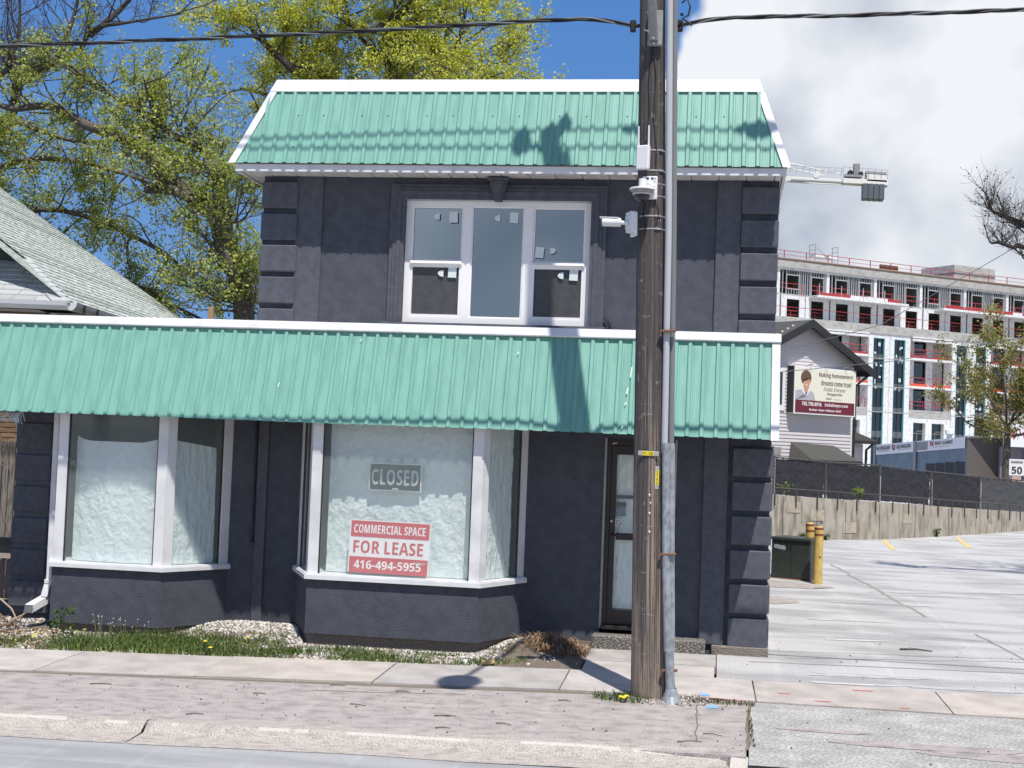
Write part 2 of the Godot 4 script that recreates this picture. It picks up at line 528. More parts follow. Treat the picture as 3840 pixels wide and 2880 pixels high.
func wiggle(a: Vector2, e: Vector2, k: int, amp: float) -> Array:
	var out := []
	for i in k + 1:
		var p := a.lerp(e, float(i) / k)
		if i > 0 and i < k:
			p += Vector2(rng.randf_range(-amp, amp), rng.randf_range(-amp, amp))
		out.append(p)
	return out

func words(called: String, s: String, cap: float, width: float, ctr: Vector3, m: Material, parent: Node, bs := Basis(), bold := true, fontname := "Droid Sans", slant := 0.0) -> MeshInstance3D:
	var f := SystemFont.new()
	f.font_names = PackedStringArray([fontname])
	f.font_weight = 700 if bold else 400
	var t := TextMesh.new()
	t.text = s
	t.font = f
	t.font_size = 48
	t.pixel_size = 0.01
	t.depth = 0.02
	t.curve_step = 2.0
	var box := t.get_aabb()
	var o := MeshInstance3D.new()
	o.mesh = t
	o.material_override = m
	o.name = called
	parent.add_child(o, true)
	var sc := Vector3(width / maxf(box.size.x, 0.01), cap / maxf(box.size.y, 0.01), 0.1)
	var sh := Basis(Vector3(1, 0, 0), Vector3(slant, 1, 0), Vector3(0, 0, 1))
	var bb := bs * sh * Basis.from_scale(sc)
	o.transform = Transform3D(bb, ctr - bb * box.get_center() - origin(parent))
	return o

# ---------------------------------------------------------------- sky
var n_big := FastNoiseLite.new()
var n_puff := FastNoiseLite.new()
var n_shade := FastNoiseLite.new()

func ang(a: float) -> float:
	return fposmod(a + 180.0, 360.0) - 180.0

func sky_color(az: float, el: float) -> Color:   # degrees; az 0 is -z, growing towards +x
	var a := deg_to_rad(az)
	var e := deg_to_rad(el)
	var d := Vector3(sin(a) * cos(e), sin(e), -cos(a) * cos(e))
	var t := clampf(el / 18.0, 0.0, 1.0)
	var blue := Color(0.26, 0.47, 0.80).lerp(Color(0.092, 0.245, 0.60), sqrt(t))
	blue = blue.lerp(Color(0.045, 0.135, 0.40), clampf((el - 18.0) / 60.0, 0.0, 1.0))
	# how overcast each part of the round sky is
	var bank := 1.0 - smoothstep(57.0, 62.0, absf(ang(az - 56.5)) + 0.5 * maxf(el - 15.5, 0.0))
	var opposite := (1.0 - smoothstep(30.0, 60.0, absf(ang(az - 185.0)))) * (1.0 - smoothstep(16.0, 26.0, el))
	var far_bank := smoothstep(-150.0, -110.0, ang(az)) * (1.0 - smoothstep(-75.0, -45.0, ang(az)))
	var low := exp(-maxf(el, 0.0) / 7.0)
	var big := n_big.get_noise_3dv(d * 1.0)
	var puff := absf(n_puff.get_noise_3dv(d * 1.0))
	var k := -0.36 + 1.02 * bank + 0.22 * far_bank + 0.75 * opposite + 0.36 * low + big * 0.66 - puff * 0.42
	k -= 0.30 * bank * smoothstep(16.0, 21.0, el) * (0.5 + n_shade.get_noise_3dv(d * 2.3 + Vector3(3, 1, 7)))
	k *= 1.0 - 0.85 * smoothstep(45.0, 85.0, el)
	var al := smoothstep(0.0, 0.13, k)
	if al <= 0.0:
		return blue
	var depth := clampf(k, 0.0, 1.0)
	var sh := n_shade.get_noise_3dv(d)
	var white := Color(0.88, 0.905, 0.95)
	var grey := Color(0.43, 0.49, 0.60)
	var m := clampf(0.20 + depth * 0.55 + sh * 1.35 + (puff - 0.25) * 0.8 - 0.22 * exp(-pow((el - 13.5) / 4.0, 2.0)) + 0.28 * low, 0.0, 1.0)
	return blue.lerp(white.lerp(grey, m), al)

func make_sky() -> PanoramaSkyMaterial:
	n_big.seed = 5
	n_big.frequency = 2.6
	n_big.fractal_octaves = 5
	n_puff.seed = 9
	n_puff.frequency = 7.0
	n_puff.fractal_octaves = 5
	n_puff.fractal_gain = 0.55
	n_shade.seed = 21
	n_shade.frequency = 4.2
	n_shade.fractal_octaves = 5
	var w := 4096
	var h := 2048
	var lo := Image.create(512, 256, false, Image.FORMAT_RGB8)
	for y in 256:
		var el := 90.0 - (y + 0.5) / 256.0 * 180.0
		for x in 512:
			lo.set_pixel(x, y, sky_color((x + 0.5) / 512.0 * 360.0, el).linear_to_srgb() if el > -3.0 else lin(0.26, 0.25, 0.23))
	lo.resize(w, h, Image.INTERPOLATE_CUBIC)
	# the same clouds again, finely, for the part that the lens resolves
	var x0 := int(fposmod(-36.0, 360.0) / 360.0 * w)
	for i in int(60.0 / 360.0 * w):
		var px := (x0 + i) % w
		var az := (px + 0.5) / w * 360.0
		for py in range(int((90.0 - 27.0) / 180.0 * h), h / 2):
			var el := 90.0 - (py + 0.5) / h * 180.0
			lo.set_pixel(px, py, sky_color(az, el).linear_to_srgb())
	var sm := PanoramaSkyMaterial.new()
	sm.panorama = ImageTexture.create_from_image(lo)
	return sm

# ---------------------------------------------------------------- the scene
func _ready() -> void:
	rng.seed = 77
	var cam := Camera3D.new()
	cam.name = "camera"
	cam.fov = 31.0
	cam.near = 0.1
	cam.far = 2500.0
	cam.transform = Transform3D(Basis(Vector3.UP, deg_to_rad(8.566)) * Basis(Vector3.RIGHT, deg_to_rad(2.379)) * Basis(Vector3.BACK, deg_to_rad(2.206)), Vector3(0, 2.25, 15.6))
	add_child(cam)
	cam.current = true
	var env := Environment.new()
	env.background_mode = Environment.BG_SKY
	env.sky = Sky.new()
	env.sky.sky_material = make_sky()
	env.background_energy_multiplier = 0.9
	env.tonemap_mode = Environment.TONE_MAPPER_LINEAR
	env.tonemap_exposure = 1.12
	env.sdfgi_enabled = true
	env.ssao_enabled = true
	env.ssil_enabled = true
	var we := WorldEnvironment.new()
	we.name = "environment"
	we.environment = env
	add_child(we)
	var sun := DirectionalLight3D.new()
	sun.name = "sun"
	sun.light_energy = 1.6
	sun.light_color = Color(1.0, 0.97, 0.93)
	sun.light_angular_distance = 0.53
	sun.shadow_enabled = true
	add_child(sun)
	sun.look_at_from_position(Vector3(1.83, 9.01, 3.93), Vector3.ZERO)
	materials()
	ground()
	shop()
	shop_windows()
	shop_details()
	pole()
	lot_things()
	retaining()
	grey_house()
	midrise()
	crane()
	commercial()
	left_house()
	trees()
	garden()
	litter()
	across_the_street()

# ---------------------------------------------------------------- ground
func ground() -> void:
	var b := MB.new()
	var xs := [-900, -300, -100, -40, -22, -14, -10, -6, -2, 2, 6, 12, 20, 40, 100, 300, 900]
	var zs := [900, 300, 100, 40, 24, 16, 12, 8, 4, 0, -6, -12, -18, -30, -60, -120, -300, -900]
	for i in xs.size() - 1:
		for j in zs.size() - 1:
			var q := []
			for k in [[i, j], [i + 1, j], [i + 1, j + 1], [i, j + 1]]:
				q.append(gp(xs[k[0]], zs[k[1]], -0.16 if absf(xs[k[0]]) < 60 and absf(zs[k[1]]) < 60 else -0.5))
			b.quad(q[0], q[1], q[2], q[3], Vector3.UP)
	struct("ground", b, M.earth)
	# road
	b = MB.new()
	patch(b, Vector2(-60, 5.4), Vector2(60, 3.6), Vector2(60, 40), Vector2(-60, 40), 60, 12, -0.075)
	var road := struct("road", b, M.road)
	b = MB.new()
	ribbon(b, wiggle(Vector2(-1.15, 6.1), Vector2(-0.2, 5.55), 9, 0.03), 0.02, -0.072)
	ribbon(b, wiggle(Vector2(-4.6, 6.3), Vector2(-1.2, 6.05), 12, 0.03), 0.015, -0.072)
	obj("crack", b, M.crack, road)
	b = MB.new()
	patch(b, Vector2(-1.35, 5.72), Vector2(-1.2, 5.70), Vector2(-1.2, 5.76), Vector2(-1.33, 5.77), 1, 1, -0.071)
	obj("paint_mark", b, M.yellow_paint, road)
	# kerb stones
	var kb := thing("kerb", "", "")
	kb.remove_meta("label")
	kb.remove_meta("category")
	kb.set_meta("kind", "structure")
	var ends := [-16.0, -10.4, -4.49, 0.15]
	for i in 3:
		var x0: float = ends[i] + 0.012
		var x1: float = ends[i + 1] - 0.012
		b = MB.new()
		var wb := MB.new()
		var m := 90
		var last := []
		var wn := rng.randf_range(0.0, 50.0)
		for k in m + 1:
			var x := lerpf(x0, x1, float(k) / m)
			var zb := kerb_z(x) + 0.006 * sin(x * 5.0 + wn)
			var ch := 0.035 if (k == 0 or k == m) else 0.0
			var dy := 0.003 * sin(x * 3.1 + wn)
			var fall := smoothstep(-0.9, 0.15, x) * 0.03
			var sec := [gp(x, zb, 0.012 + dy), gp(x, zb + 0.145 - ch - 0.02 * absf(n_puff.get_noise_2d(x * 0.5, wn)) - 0.05 * maxf(0.0, n_puff.get_noise_2d(x * 0.13, wn + 9.0)), 0.014 + dy - fall), gp(x, zb + 0.17 - ch, -0.004 + dy - fall), gp(x, zb + 0.24 - ch * 0.5, -0.062), gp(x, zb + 0.52 + 0.02 * sin(x * 2.3 + wn), -0.071)]
			if last.size():
				for s in 4:
					var tgt: MB = wb if (s == 1 and n_puff.get_noise_2d(x * 0.22, wn + 20.0) > -0.16) else b
					tgt.quad(last[s], sec[s], sec[s + 1], last[s + 1], Vector3(0, 1, 0.4))
			last = sec
		var st := obj("kerb_stone", b, M.kerb, kb)
		obj("worn_edge", wb, M.kerb_worn, st)
	# the dropped end of the kerb
	b = MB.new()
	var l2 := []
	for k in 9:
		var t := k / 8.0
		var x := 0.17 + 0.75 * t
		var zb := kerb_z(0.17) + 0.62 * t * t
		var hgt := (1.0 - t) * 0.02
		var sec := [gp(x, zb, -0.03 * (1.0 - t) - 0.068 * t + 0.004), gp(x, zb + 0.15, -0.028 * (1.0 - t) - 0.062 * t + hgt), gp(x - 0.02, zb + 0.50 - 0.18 * t, -0.071)]
		if l2.size():
			for s in 2:
				b.quad(l2[s], sec[s], sec[s + 1], l2[s + 1], Vector3(0, 1, 0.3))
		l2 = sec
	var ke := obj("kerb_stone", b, M.kerb_worn, kb)
	b = MB.new()
	b.quad(gp(0.10, kerb_z(0.1) + 0.02, -0.012), gp(0.16, kerb_z(0.1) + 0.02, -0.014), gp(0.17, kerb_z(0.1) + 0.16, -0.016), gp(0.11, kerb_z(0.1) + 0.16, -0.014), Vector3.UP)
	obj("paint_mark", b, M.blue_paint, ke)
	# boulevard strip between kerb and sidewalk
	b = MB.new()
	patch(b, Vector2(-16, swn(-16) + 0.012), Vector2(0.345, swn(0.35) + 0.012), Vector2(0.285, kerb_z(0.28) + 0.16), Vector2(-16, kerb_z(-16) + 0.004), 40, 6, 0.0, 0.09)
	var bl := struct("boulevard", b, M.boulevard)
	b = MB.new()
	ribbon(b, wiggle(Vector2(0.355, 2.7), Vector2(0.295, 4.5), 10, 0.012), 0.028, 0.003)
	ribbon(b, wiggle(Vector2(-0.12, 2.9), Vector2(-0.10, 4.3), 10, 0.02), 0.012, 0.003)
	ribbon(b, wiggle(Vector2(-3.6, 3.25), Vector2(-2.2, 3.05), 10, 0.015), 0.012, 0.003)
	obj("crack", b, M.joint, bl)
	b = MB.new()
	patch(b, Vector2(-0.02, 2.88), Vector2(0.06, 2.86), Vector2(0.08, 2.99), Vector2(-0.04, 3.0), 1, 1, 0.004)
	obj("paint_mark", b, M.blue_paint, bl)
	# apron of the driveway
	b = MB.new()
	patch(b, Vector2(0.36, swn(0.36) + 0.012), Vector2(30, swn(30) + 0.012), Vector2(30, 4.6), Vector2(0.30, 4.95), 40, 5, -0.004)
	var ap := struct("driveway_apron", b, M.apron)
	b = MB.new()
	for s in [[0.9, 3.95, 1.7, 0.22], [1.5, 4.15, 2.6, 0.3], [0.5, 3.6, 0.9, 0.12]]:
		var pts := []
		for k in 12:
			var a := TAU * k / 12.0
			var r := 1.0 + rng.randf_range(-0.25, 0.25)
			pts.append(gp(s[0] + s[2] * 0.5 + cos(a) * s[2] * 0.5 * r, s[1] + sin(a) * s[3] * 0.5 * r, 0.0))
		b.poly(pts, Vector3.UP)
	obj("worn_patch", b, M.boulevard, ap)
	# sidewalk slabs
	var sw := thing("sidewalk", "", "")
	sw.remove_meta("label")
	sw.remove_meta("category")
	sw.set_meta("kind", "structure")
	var jx := [-14.6, -13.0, -11.35, -9.7, -8.05, -6.40, -4.85, -3.165, -1.41, 0.405, 2.16, 3.9, 5.65, 7.4, 9.15, 10.9, 12.65, 14.4]
	var base := []
	for i in 4:
		var sm: StandardMaterial3D = M.sidewalk.duplicate()
		var tint := [Color(1, 1, 1), Color(0.965, 0.955, 0.95), Color(1.0, 0.985, 0.965), Color(0.94, 0.945, 0.95)]
		sm.albedo_color = M.sidewalk.albedo_color * tint[i]
		base.append(sm)
	for i in jx.size() - 1:
		b = MB.new()
		var x0: float = jx[i] + 0.007
		var x1: float = jx[i + 1] - 0.007
		var o := rng.randf_range(0.006, 0.014)
		patch(b, Vector2(x0, swf(x0)), Vector2(x1, swf(x1)), Vector2(x1 + 0.01, swn(x1)), Vector2(x0 + 0.01, swn(x0)), 4, 3, o, 0.08)
		var sl := obj("slab", b, base[i % 4], sw)
		if i in [8, 9, 10]:
			b = MB.new()
			for k in [[0.62, 2.12, 0.13], [0.95, 2.38, 0.15], [1.35, 1.72, 0.2], [2.0, 1.8, 0.22], [1.7, 2.46, 0.1]]:
				if k[0] > x0 and k[0] + k[2] < x1:
					b.quad(gp(k[0], k[1], o + 0.003), gp(k[0] + k[2], k[1] - 0.01, o + 0.003), gp(k[0] + k[2], k[1] + 0.025, o + 0.003), gp(k[0] + 0.02, k[1] + 0.03, o + 0.003), Vector3.UP)
			if i == 8:
				ribbon(b, wiggle(Vector2(-0.45, 2.56), Vector2(0.33, 2.60), 6, 0.008), 0.02, o + 0.003)
			if b.v.size():
				obj("paint_mark", b, M.red_paint, sl)
		if i == 8:
			b = MB.new()
			b.quad(gp(-0.10, 2.40, o + 0.003), gp(-0.02, 2.40, o + 0.003), gp(0.0, 2.5, o + 0.003), gp(-0.11, 2.49, o + 0.003), Vector3.UP)
			obj("paint_mark", b, M.blue_paint, sl)
	b = MB.new()
	patch(b, Vector2(-14.6, swf(-14.6) + 0.02), Vector2(14.4, swf(14.4) + 0.02), Vector2(14.4, swn(14.4) + 0.008), Vector2(-14.6, swn(-14.6) + 0.008), 40, 1, -0.006)
	obj("joint_bed", b, M.joint, sw)
	# entrance path between sidewalk and step
	var ep := thing("entrance_path", "", "")
	ep.remove_meta("label")
	ep.remove_meta("category")
	ep.set_meta("kind", "structure")
	for s in [[-1.32, -0.62, 0.2, 0.93], [-1.30, -0.60, 0.95, 1.545], [-0.60, 0.045, 0.2, 0.93], [-0.585, 0.03, 0.95, 1.545]]:
		b = MB.new()
		patch(b, Vector2(s[0], s[2]), Vector2(s[1], s[2]), Vector2(s[1], s[3]), Vector2(s[0], s[3]), 2, 2, 0.008 + rng.randf() * 0.006, 0.08)
		obj("slab", b, base[rng.randi() % 4], ep)
	# parking lot
	b = MB.new()
	patch(b, Vector2(0.055, swf(0.055) - 0.012), Vector2(45, swf(14) - 0.012), Vector2(45, -26), Vector2(0.055, -26), 45, 28, 0.0)
	var lot := struct("parking_lot", b, M.lot)
	b = MB.new()
	ribbon(b, wiggle(Vector2(2.2, -11.6), Vector2(2.9, -4.3), 22, 0.03), 0.05, 0.004)
	ribbon(b, wiggle(Vector2(3.3, -2.8), Vector2(3.6, 0.2), 12, 0.02), 0.035, 0.004)
	ribbon(b, wiggle(Vector2(0.4, 0.42), Vector2(6.0, -0.15), 30, 0.012), 0.022, 0.004)
	ribbon(b, wiggle(Vector2(0.8, 0.05), Vector2(5.0, -1.1), 30, 0.03), 0.018, 0.004)
	ribbon(b, wiggle(Vector2(0.6, -0.4), Vector2(7.0, -1.4), 30, 0.03), 0.016, 0.004)
	ribbon(b, wiggle(Vector2(2.4, -7.0), Vector2(8.0, -9.0), 30, 0.08), 0.03, 0.004)
	obj("crack", b, M.crack, lot)
	b = MB.new()
	for s in [[0.95, 0.95, 1.5, 0.05, -0.12], [1.9, 1.28, 2.6, 0.06, -0.10], [1.3, -1.6, 0.9, 0.06, -0.1], [1.0, 0.8, 0.35, 0.03, 0.25], [2.9, 1.12, 1.7, 0.05, -0.08], [0.9, 1.36, 0.9, 0.05, -0.03], [1.6, -5.5, 1.6, 0.09, -0.15], [1.2, -3.4, 1.2, 0.06, -0.1]]:
		for k in 3:
			var x := float(s[0]) + rng.randf() * 0.15
			var z := float(s[1]) + k * float(s[3]) * 0.7
			ribbon(b, wiggle(Vector2(x, z), Vector2(x + float(s[2]) * rng.randf_range(0.6, 1.0), z + float(s[4])), 8, 0.012), float(s[3]) * rng.randf_range(0.3, 0.7), 0.0042 + 0.0006 * k)
	obj("faded_marking", b, M.white_paint, lot)
	for s in [[3.99, -18.7, 3.88, -15.95], [6.07, -21.0, 5.77, -17.6]]:
		b = MB.new()
		ribbon(b, wiggle(Vector2(s[0], s[1]), Vector2(s[2], s[3]), 8, 0.008), 0.11, 0.005)
		obj("parking_stripe", b, M.yellow_paint, lot)
	b = MB.new()
	for s in [[1.05, -7.4, 1.5, 0.9], [0.75, -5.3, 0.9, 0.9]]:
		var pts := []
		for k in 16:
			var a := TAU * k / 16.0
			pts.append(gp(s[0] + cos(a) * s[2] * 0.5 * rng.randf_range(0.7, 1.2), s[1] + sin(a) * s[3] * 0.5 * rng.randf_range(0.7, 1.2), 0.006))
		b.poly(pts, Vector3.UP)
	obj("dirt_patch", b, M.boulevard, lot)

func kerb_z(x: float) -> float:
	return 4.62 - 0.038 * (x + 1.5)

func swf(x: float) -> float:
	return 1.56 - 0.085 * (x + 1.4) if x < -1.4 else 1.56 - 0.016 * (x + 1.4)

func swn(x: float) -> float:
	return 2.6 - 0.10 * (x + 1.4) if x < -1.4 else 2.6 - 0.014 * (x + 1.4)

# ---------------------------------------------------------------- the shop
var sb: Node3D
const XL := -8.31
const XR := 0.58
const UXL := -5.39

func rib_strip(b: MB, x0: float, x1: float, y0: float, z0: float, y1: float, z1: float, pitch: float, phase: float, lclip := Vector2.ZERO, rclip := Vector2.ZERO) -> void:
	# corrugated sheet between a bottom edge (y0, z0) and a top edge (y1, z1); lclip and rclip are x at bottom and x at top of slanting sides
	var nrm := Vector3(0, z0 - z1, y1 - y0).normalized()
	if nrm.z < 0:
		nrm = -nrm
	var prof := [[-0.5, 0.0], [-0.20, 0.0], [-0.115, 0.021], [0.09, 0.021], [0.175, 0.0], [0.27, 0.0], [0.30, 0.0022], [0.33, 0.0], [0.41, 0.0]]
	var pts := []
	var k0 := int(floor((x0 - phase) / pitch)) - 1
	for k in range(k0, k0 + 60):
		for p in prof:
			pts.append(Vector2(phase + (k + p[0]) * pitch, p[1]))
	for i in pts.size() - 1:
		var a: Vector2 = pts[i]
		var e: Vector2 = pts[i + 1]
		if e.x <= x0 or a.x >= x1 or e.x - a.x < 1e-5:
			continue
		if a.x < x0:
			a = Vector2(x0, lerpf(a.y, e.y, (x0 - a.x) / (e.x - a.x)))
		if e.x > x1:
			e = Vector2(x1, lerpf(a.y, e.y, (x1 - a.x) / (e.x - a.x)))
		var q := []
		for s in [a, e]:
			var t0 := 0.0
			var t1 := 1.0
			if lclip != Vector2.ZERO and s.x < lclip.y:
				t1 = clampf((s.x - lclip.x) / (lclip.y - lclip.x), 0.0, 1.0)
			if rclip != Vector2.ZERO and s.x > rclip.y:
				t1 = minf(t1, clampf((rclip.x - s.x) / (rclip.x - rclip.y), 0.0, 1.0))
			q.append(Vector3(s.x, y0, z0) + nrm * s.y)
			q.append(Vector3(s.x, lerpf(y0, y1, t1), lerpf(z0, z1, t1)) + nrm * s.y)
		if q[0].distance_to(q[1]) + q[2].distance_to(q[3]) > 0.002:
			b.quad(q[0], q[2], q[3], q[1], nrm)

func shop() -> void:
	sb = thing("shop_building", "two storey charcoal stucco shop with mint green metal roofs and two bay windows", "building", Vector3(-4, 0, 0))
	var st: Material = M.stucco
	var b := MB.new()
	# front wall pieces round the bay and door openings, then the shell
	for r in [[XL, -7.62, -0.1, 3.38], [-5.66, -4.76, -0.1, 3.38], [-2.16, -1.262, -0.1, 3.38], [-0.452, XR, -0.1, 3.38]]:
		b.bb(Vector3(r[0], r[2], -0.25), Vector3(r[1], r[3], 0.0))
	for r in [[-7.62, -5.66, 2.42], [-4.76, -2.16, 2.42], [-1.262, -0.452, 2.335]]:
		b.bb(Vector3(r[0], r[2], -0.25), Vector3(r[1], 3.38, 0.0))
	for r in [[-7.62, -5.66], [-4.76, -2.16]]:
		b.bb(Vector3(r[0], -0.1, -0.25), Vector3(r[1], 0.60, -0.02))
	obj("ground_floor_wall", b, st, sb)
	b = MB.new()
	for r in [[UXL, -3.67], [-1.51, XR]]:
		b.bb(Vector3(r[0], 3.38, -0.25), Vector3(r[1], 5.262, 0.0))
	b.bb(Vector3(-3.67, 3.38, -0.25), Vector3(-1.51, 3.575, 0.0))
	b.bb(Vector3(-3.67, 5.01, -0.25), Vector3(-1.51, 5.262, 0.0))
	obj("upper_wall", b, st, sb)
	b = MB.new()
	b.bb(Vector3(XR - 0.25, -0.1, -9.0), Vector3(XR, 5.262, -0.25))
	b.bb(Vector3(XL, -0.1, -9.0), Vector3(XL + 0.25, 3.38, -0.25))
	b.bb(Vector3(XL + 0.25, -0.1, -9.0), Vector3(XR - 0.25, 3.38, -8.75))
	b.bb(Vector3(UXL, 3.38, -9.0), Vector3(UXL + 0.25, 5.262, -0.25))
	b.bb(Vector3(UXL + 0.25, 3.38, -9.0), Vector3(XR - 0.25, 5.262, -8.75))
	obj("side_and_back_wall", b, st, sb)
	b = MB.new()
	b.bb(Vector3(XL + 0.25, 0.0, -8.75), Vector3(XR - 0.25, 0.02, -0.25))
	b.bb(Vector3(XL + 0.25, 2.95, -8.75), Vector3(XR - 0.25, 3.1, -0.25))
	b.bb(Vector3(XL + 0.26, 0.02, -4.2), Vector3(XR - 0.26, 2.95, -4.1))
	b.bb(Vector3(UXL + 0.26, 3.4, -4.2), Vector3(XR - 0.26, 5.2, -4.1))
	obj("interior", b, M.dark_room, sb)
	b = MB.new()
	b.bb(Vector3(XL, 3.38, -9.0), Vector3(UXL - 0.005, 3.5, 0.05))
	b.bb(Vector3(UXL + 0.25, 5.262, -9.0), Vector3(XR - 0.25, 5.4, -0.2))
	obj("flat_roof", b, M.shingle_dark, sb)
	# foundation showing under the stucco
	b = MB.new()
	b.prism([Vector2(-7.40, 0.72), Vector2(-6.13, 0.72), Vector2(-5.68, 0.0), Vector2(-7.7, 0.0)], -0.25, 0.02)
	obj("foundation", b, M.foundation, sb)
	b = MB.new()
	b.prism([Vector2(-4.39, 0.80), Vector2(-2.52, 0.80), Vector2(-2.17, 0.0), Vector2(-4.75, 0.0)], -0.25, 0.085)
	obj("foundation", b, M.foundation, sb)
	b = MB.new()
	b.bb(Vector3(-2.15, -0.2, -0.05), Vector3(-1.32, 0.05, 0.03))
	obj("foundation", b, M.foundation, sb)
	b = MB.new()
	b.cbox(Vector3(0.30, 0.0, 0.0), Vector3(0.62, 0.19, 0.14), 0.01)
	obj("foundation", b, M.foundation, sb)
	# pilasters
	for r in [[-5.31, -5.187, -0.02, 2.45], [-0.152, 0.115, 0.095, 2.45], [-8.31, -7.80, 0.0, 2.4]]:
		boxof("pilaster", Vector3(r[0], r[2], -0.01), Vector3(r[1], r[3], 0.032), M.stucco_trim, sb, 0.006)
	for r in [[-4.984, -4.665], [-0.101, 0.172]]:
		boxof("pilaster", Vector3(r[0], 3.45, -0.01), Vector3(r[1], 5.26, 0.03), M.stucco_trim, sb, 0.006)
	# quoins
	for k in 6:
		var yb := 0.085 + k * 0.3755
		var wob := rng.randf_range(-0.004, 0.004)
		boxof("quoin", Vector3(0.163 + wob, yb, -0.02), Vector3(XR + 0.012, yb + 0.315, 0.062), M.stucco_trim, sb, 0.012)
		boxof("quoin", Vector3(XL - 0.006, yb - 0.02, -0.02), Vector3(-7.865 + wob, yb + 0.29, 0.062), M.stucco_trim, sb, 0.012)
		boxof("quoin", Vector3(XR - 0.3, yb, -0.55), Vector3(XR + 0.03, yb + 0.315, -0.025), M.stucco_trim, sb, 0.012)
	for k in 5:
		var yt := 5.192 - k * 0.3735
		boxof("quoin", Vector3(UXL - 0.006, maxf(yt - 0.312, 3.47), -0.02), Vector3(-4.955 + rng.randf_range(-0.005, 0.005), yt, 0.06), M.stucco_trim, sb, 0.012)
		boxof("quoin", Vector3(0.174, maxf(yt - 0.305, 3.47), -0.02), Vector3(XR + 0.006, yt, 0.06), M.stucco_trim, sb, 0.012)
	# ---- lower mansard
	var lr := obj("lower_roof", lower_cap(), M.white_trim, sb)
	b = MB.new()
	b.quad(Vector3(-8.40, 2.38, 0.955), Vector3(0.60, 2.38, 0.955), Vector3(0.60, 3.41, 0.605), Vector3(-8.40, 3.41, 0.605), Vector3.BACK)
	obj("roof_deck", b, M.dark_room, lr)
	var px := [-8.36, -7.54, -6.64, -5.74, -4.84, -3.94, -3.04, -2.14, -1.24, -0.34, 0.545]
	for i in px.size() - 1:
		b = MB.new()
		rib_strip(b, px[i] + 0.0005, px[i + 1] - 0.0005, 2.372 + rng.randf_range(-0.003, 0.003), 0.97, 3.408, 0.62, 0.14997, -4.38)
		obj("roof_panel", b, M.green_metal, lr)
	b = MB.new()
	var trim := [[-8.425, -8.345], [0.532, 0.618]]
	for t in trim:
		b.quad(Vector3(t[0], 2.362, 1.0), Vector3(t[1], 2.362, 1.0), Vector3(t[1], 3.40, 0.648), Vector3(t[0], 3.40, 0.648), Vector3.BACK)
		b.quad(Vector3(t[0], 2.362, 1.0), Vector3(t[1], 2.362, 1.0), Vector3(t[1], 2.362, 0.96), Vector3(t[0], 2.362, 0.96), Vector3.DOWN)
	for x in [-8.425, 0.618]:
		var s := signf(x)
		b.quad(Vector3(x, 2.362, 1.0), Vector3(x, 3.40, 0.648), Vector3(x, 3.40, -0.4), Vector3(x, 2.362, -0.4), Vector3(s, 0, 0))
	for x in [-8.345, 0.532]:
		var s := -signf(x)
		b.quad(Vector3(x, 2.362, 1.0), Vector3(x, 3.40, 0.648), Vector3(x, 3.40, 0.62), Vector3(x, 2.362, 0.972), Vector3(s, 0, 0))
	obj("rake_trim", b, M.white_trim, lr)
	b = MB.new()
	b.bb(Vector3(-8.40, 2.395, -0.0), Vector3(0.60, 2.415, 0.955))
	obj("soffit_board", b, M.dark_room, lr)
	b = MB.new()
	for k in 60:
		if k % 5 in [1, 3]:
			var x := -8.34 + k * 0.14997 + 0.075
			for t in [0.25, 0.66]:
				if x > -8.3 and x < 0.5:
					b.lathe(Vector3(x, lerpf(2.372, 3.408, t), lerpf(0.97, 0.62, t) + 0.002), [Vector2(0.0, 0.009), Vector2(0.006, 0.007), Vector2(0.008, 0.0)], 6, Basis(Vector3.RIGHT, deg_to_rad(72)))
	stuff(obj("screws", b, M.screw, lr))
	b = MB.new()
	for s in [[-0.96, 2.98, 0.12], [-0.99, 2.80, 0.07], [-1.0, 2.68, 0.035], [-3.97, 3.30, 0.02], [-4.84, 2.75, 0.05], [-2.2, 3.2, 0.03], [-1.02, 2.43, 0.05]]:
		var t: float = (s[1] - 2.372) / 1.036
		var z := lerpf(0.97, 0.62, t) + 0.026
		b.quad(Vector3(s[0], s[1], z), Vector3(s[0] + 0.012, s[1] + 0.005, z), Vector3(s[0] + 0.022, s[1] + s[2], z - s[2] * 0.34), Vector3(s[0] + 0.010, s[1] + s[2], z - s[2] * 0.34), Vector3.BACK)
	obj("scratches", b, M.paint_scratch, lr)
	# ---- upper mansard
	var ur := obj("upper_roof", upper_cap(), M.white_trim, sb)
	b = MB.new()
	b.quad(Vector3(-5.60, 5.335, 0.395), Vector3(0.60, 5.335, 0.395), Vector3(0.34, 6.24, 0.09), Vector3(-5.28, 6.24, 0.09), Vector3.BACK)
	b.quad(Vector3(-5.60, 5.33, 0.395), Vector3(0.60, 5.33, 0.395), Vector3(0.60, 5.33, -9), Vector3(-5.60, 5.33, -9), Vector3.DOWN)
	obj("roof_deck", b, M.dark_room, ur)
	var lc := Vector2(-5.62, -5.29)
	var rc := Vector2(0.615, 0.335)
	var ux := [-5.62, -4.80, -3.88, -2.96, -2.04, -1.12, -0.20, 0.615]
	for i in ux.size() - 1:
		b = MB.new()
		rib_strip(b, ux[i] + 0.0005, ux[i + 1] - 0.0005, 5.34, 0.415, 6.25, 0.10, 0.1529, -5.1776, lc, rc)
		obj("roof_panel", b, M.green_metal, ur)
	b = MB.new()   # side slopes, same corrugation
	b.xf = Transform3D(Basis(Vector3.UP, PI / 2), Vector3.ZERO)
	rib_strip(b, -0.40, 9.0, 5.34, 0.63, 6.25, 0.33, 0.1529, 0.0, Vector2(-0.40, -0.08))
	b.xf = Transform3D(Basis(Vector3.UP, -PI / 2), Vector3.ZERO)
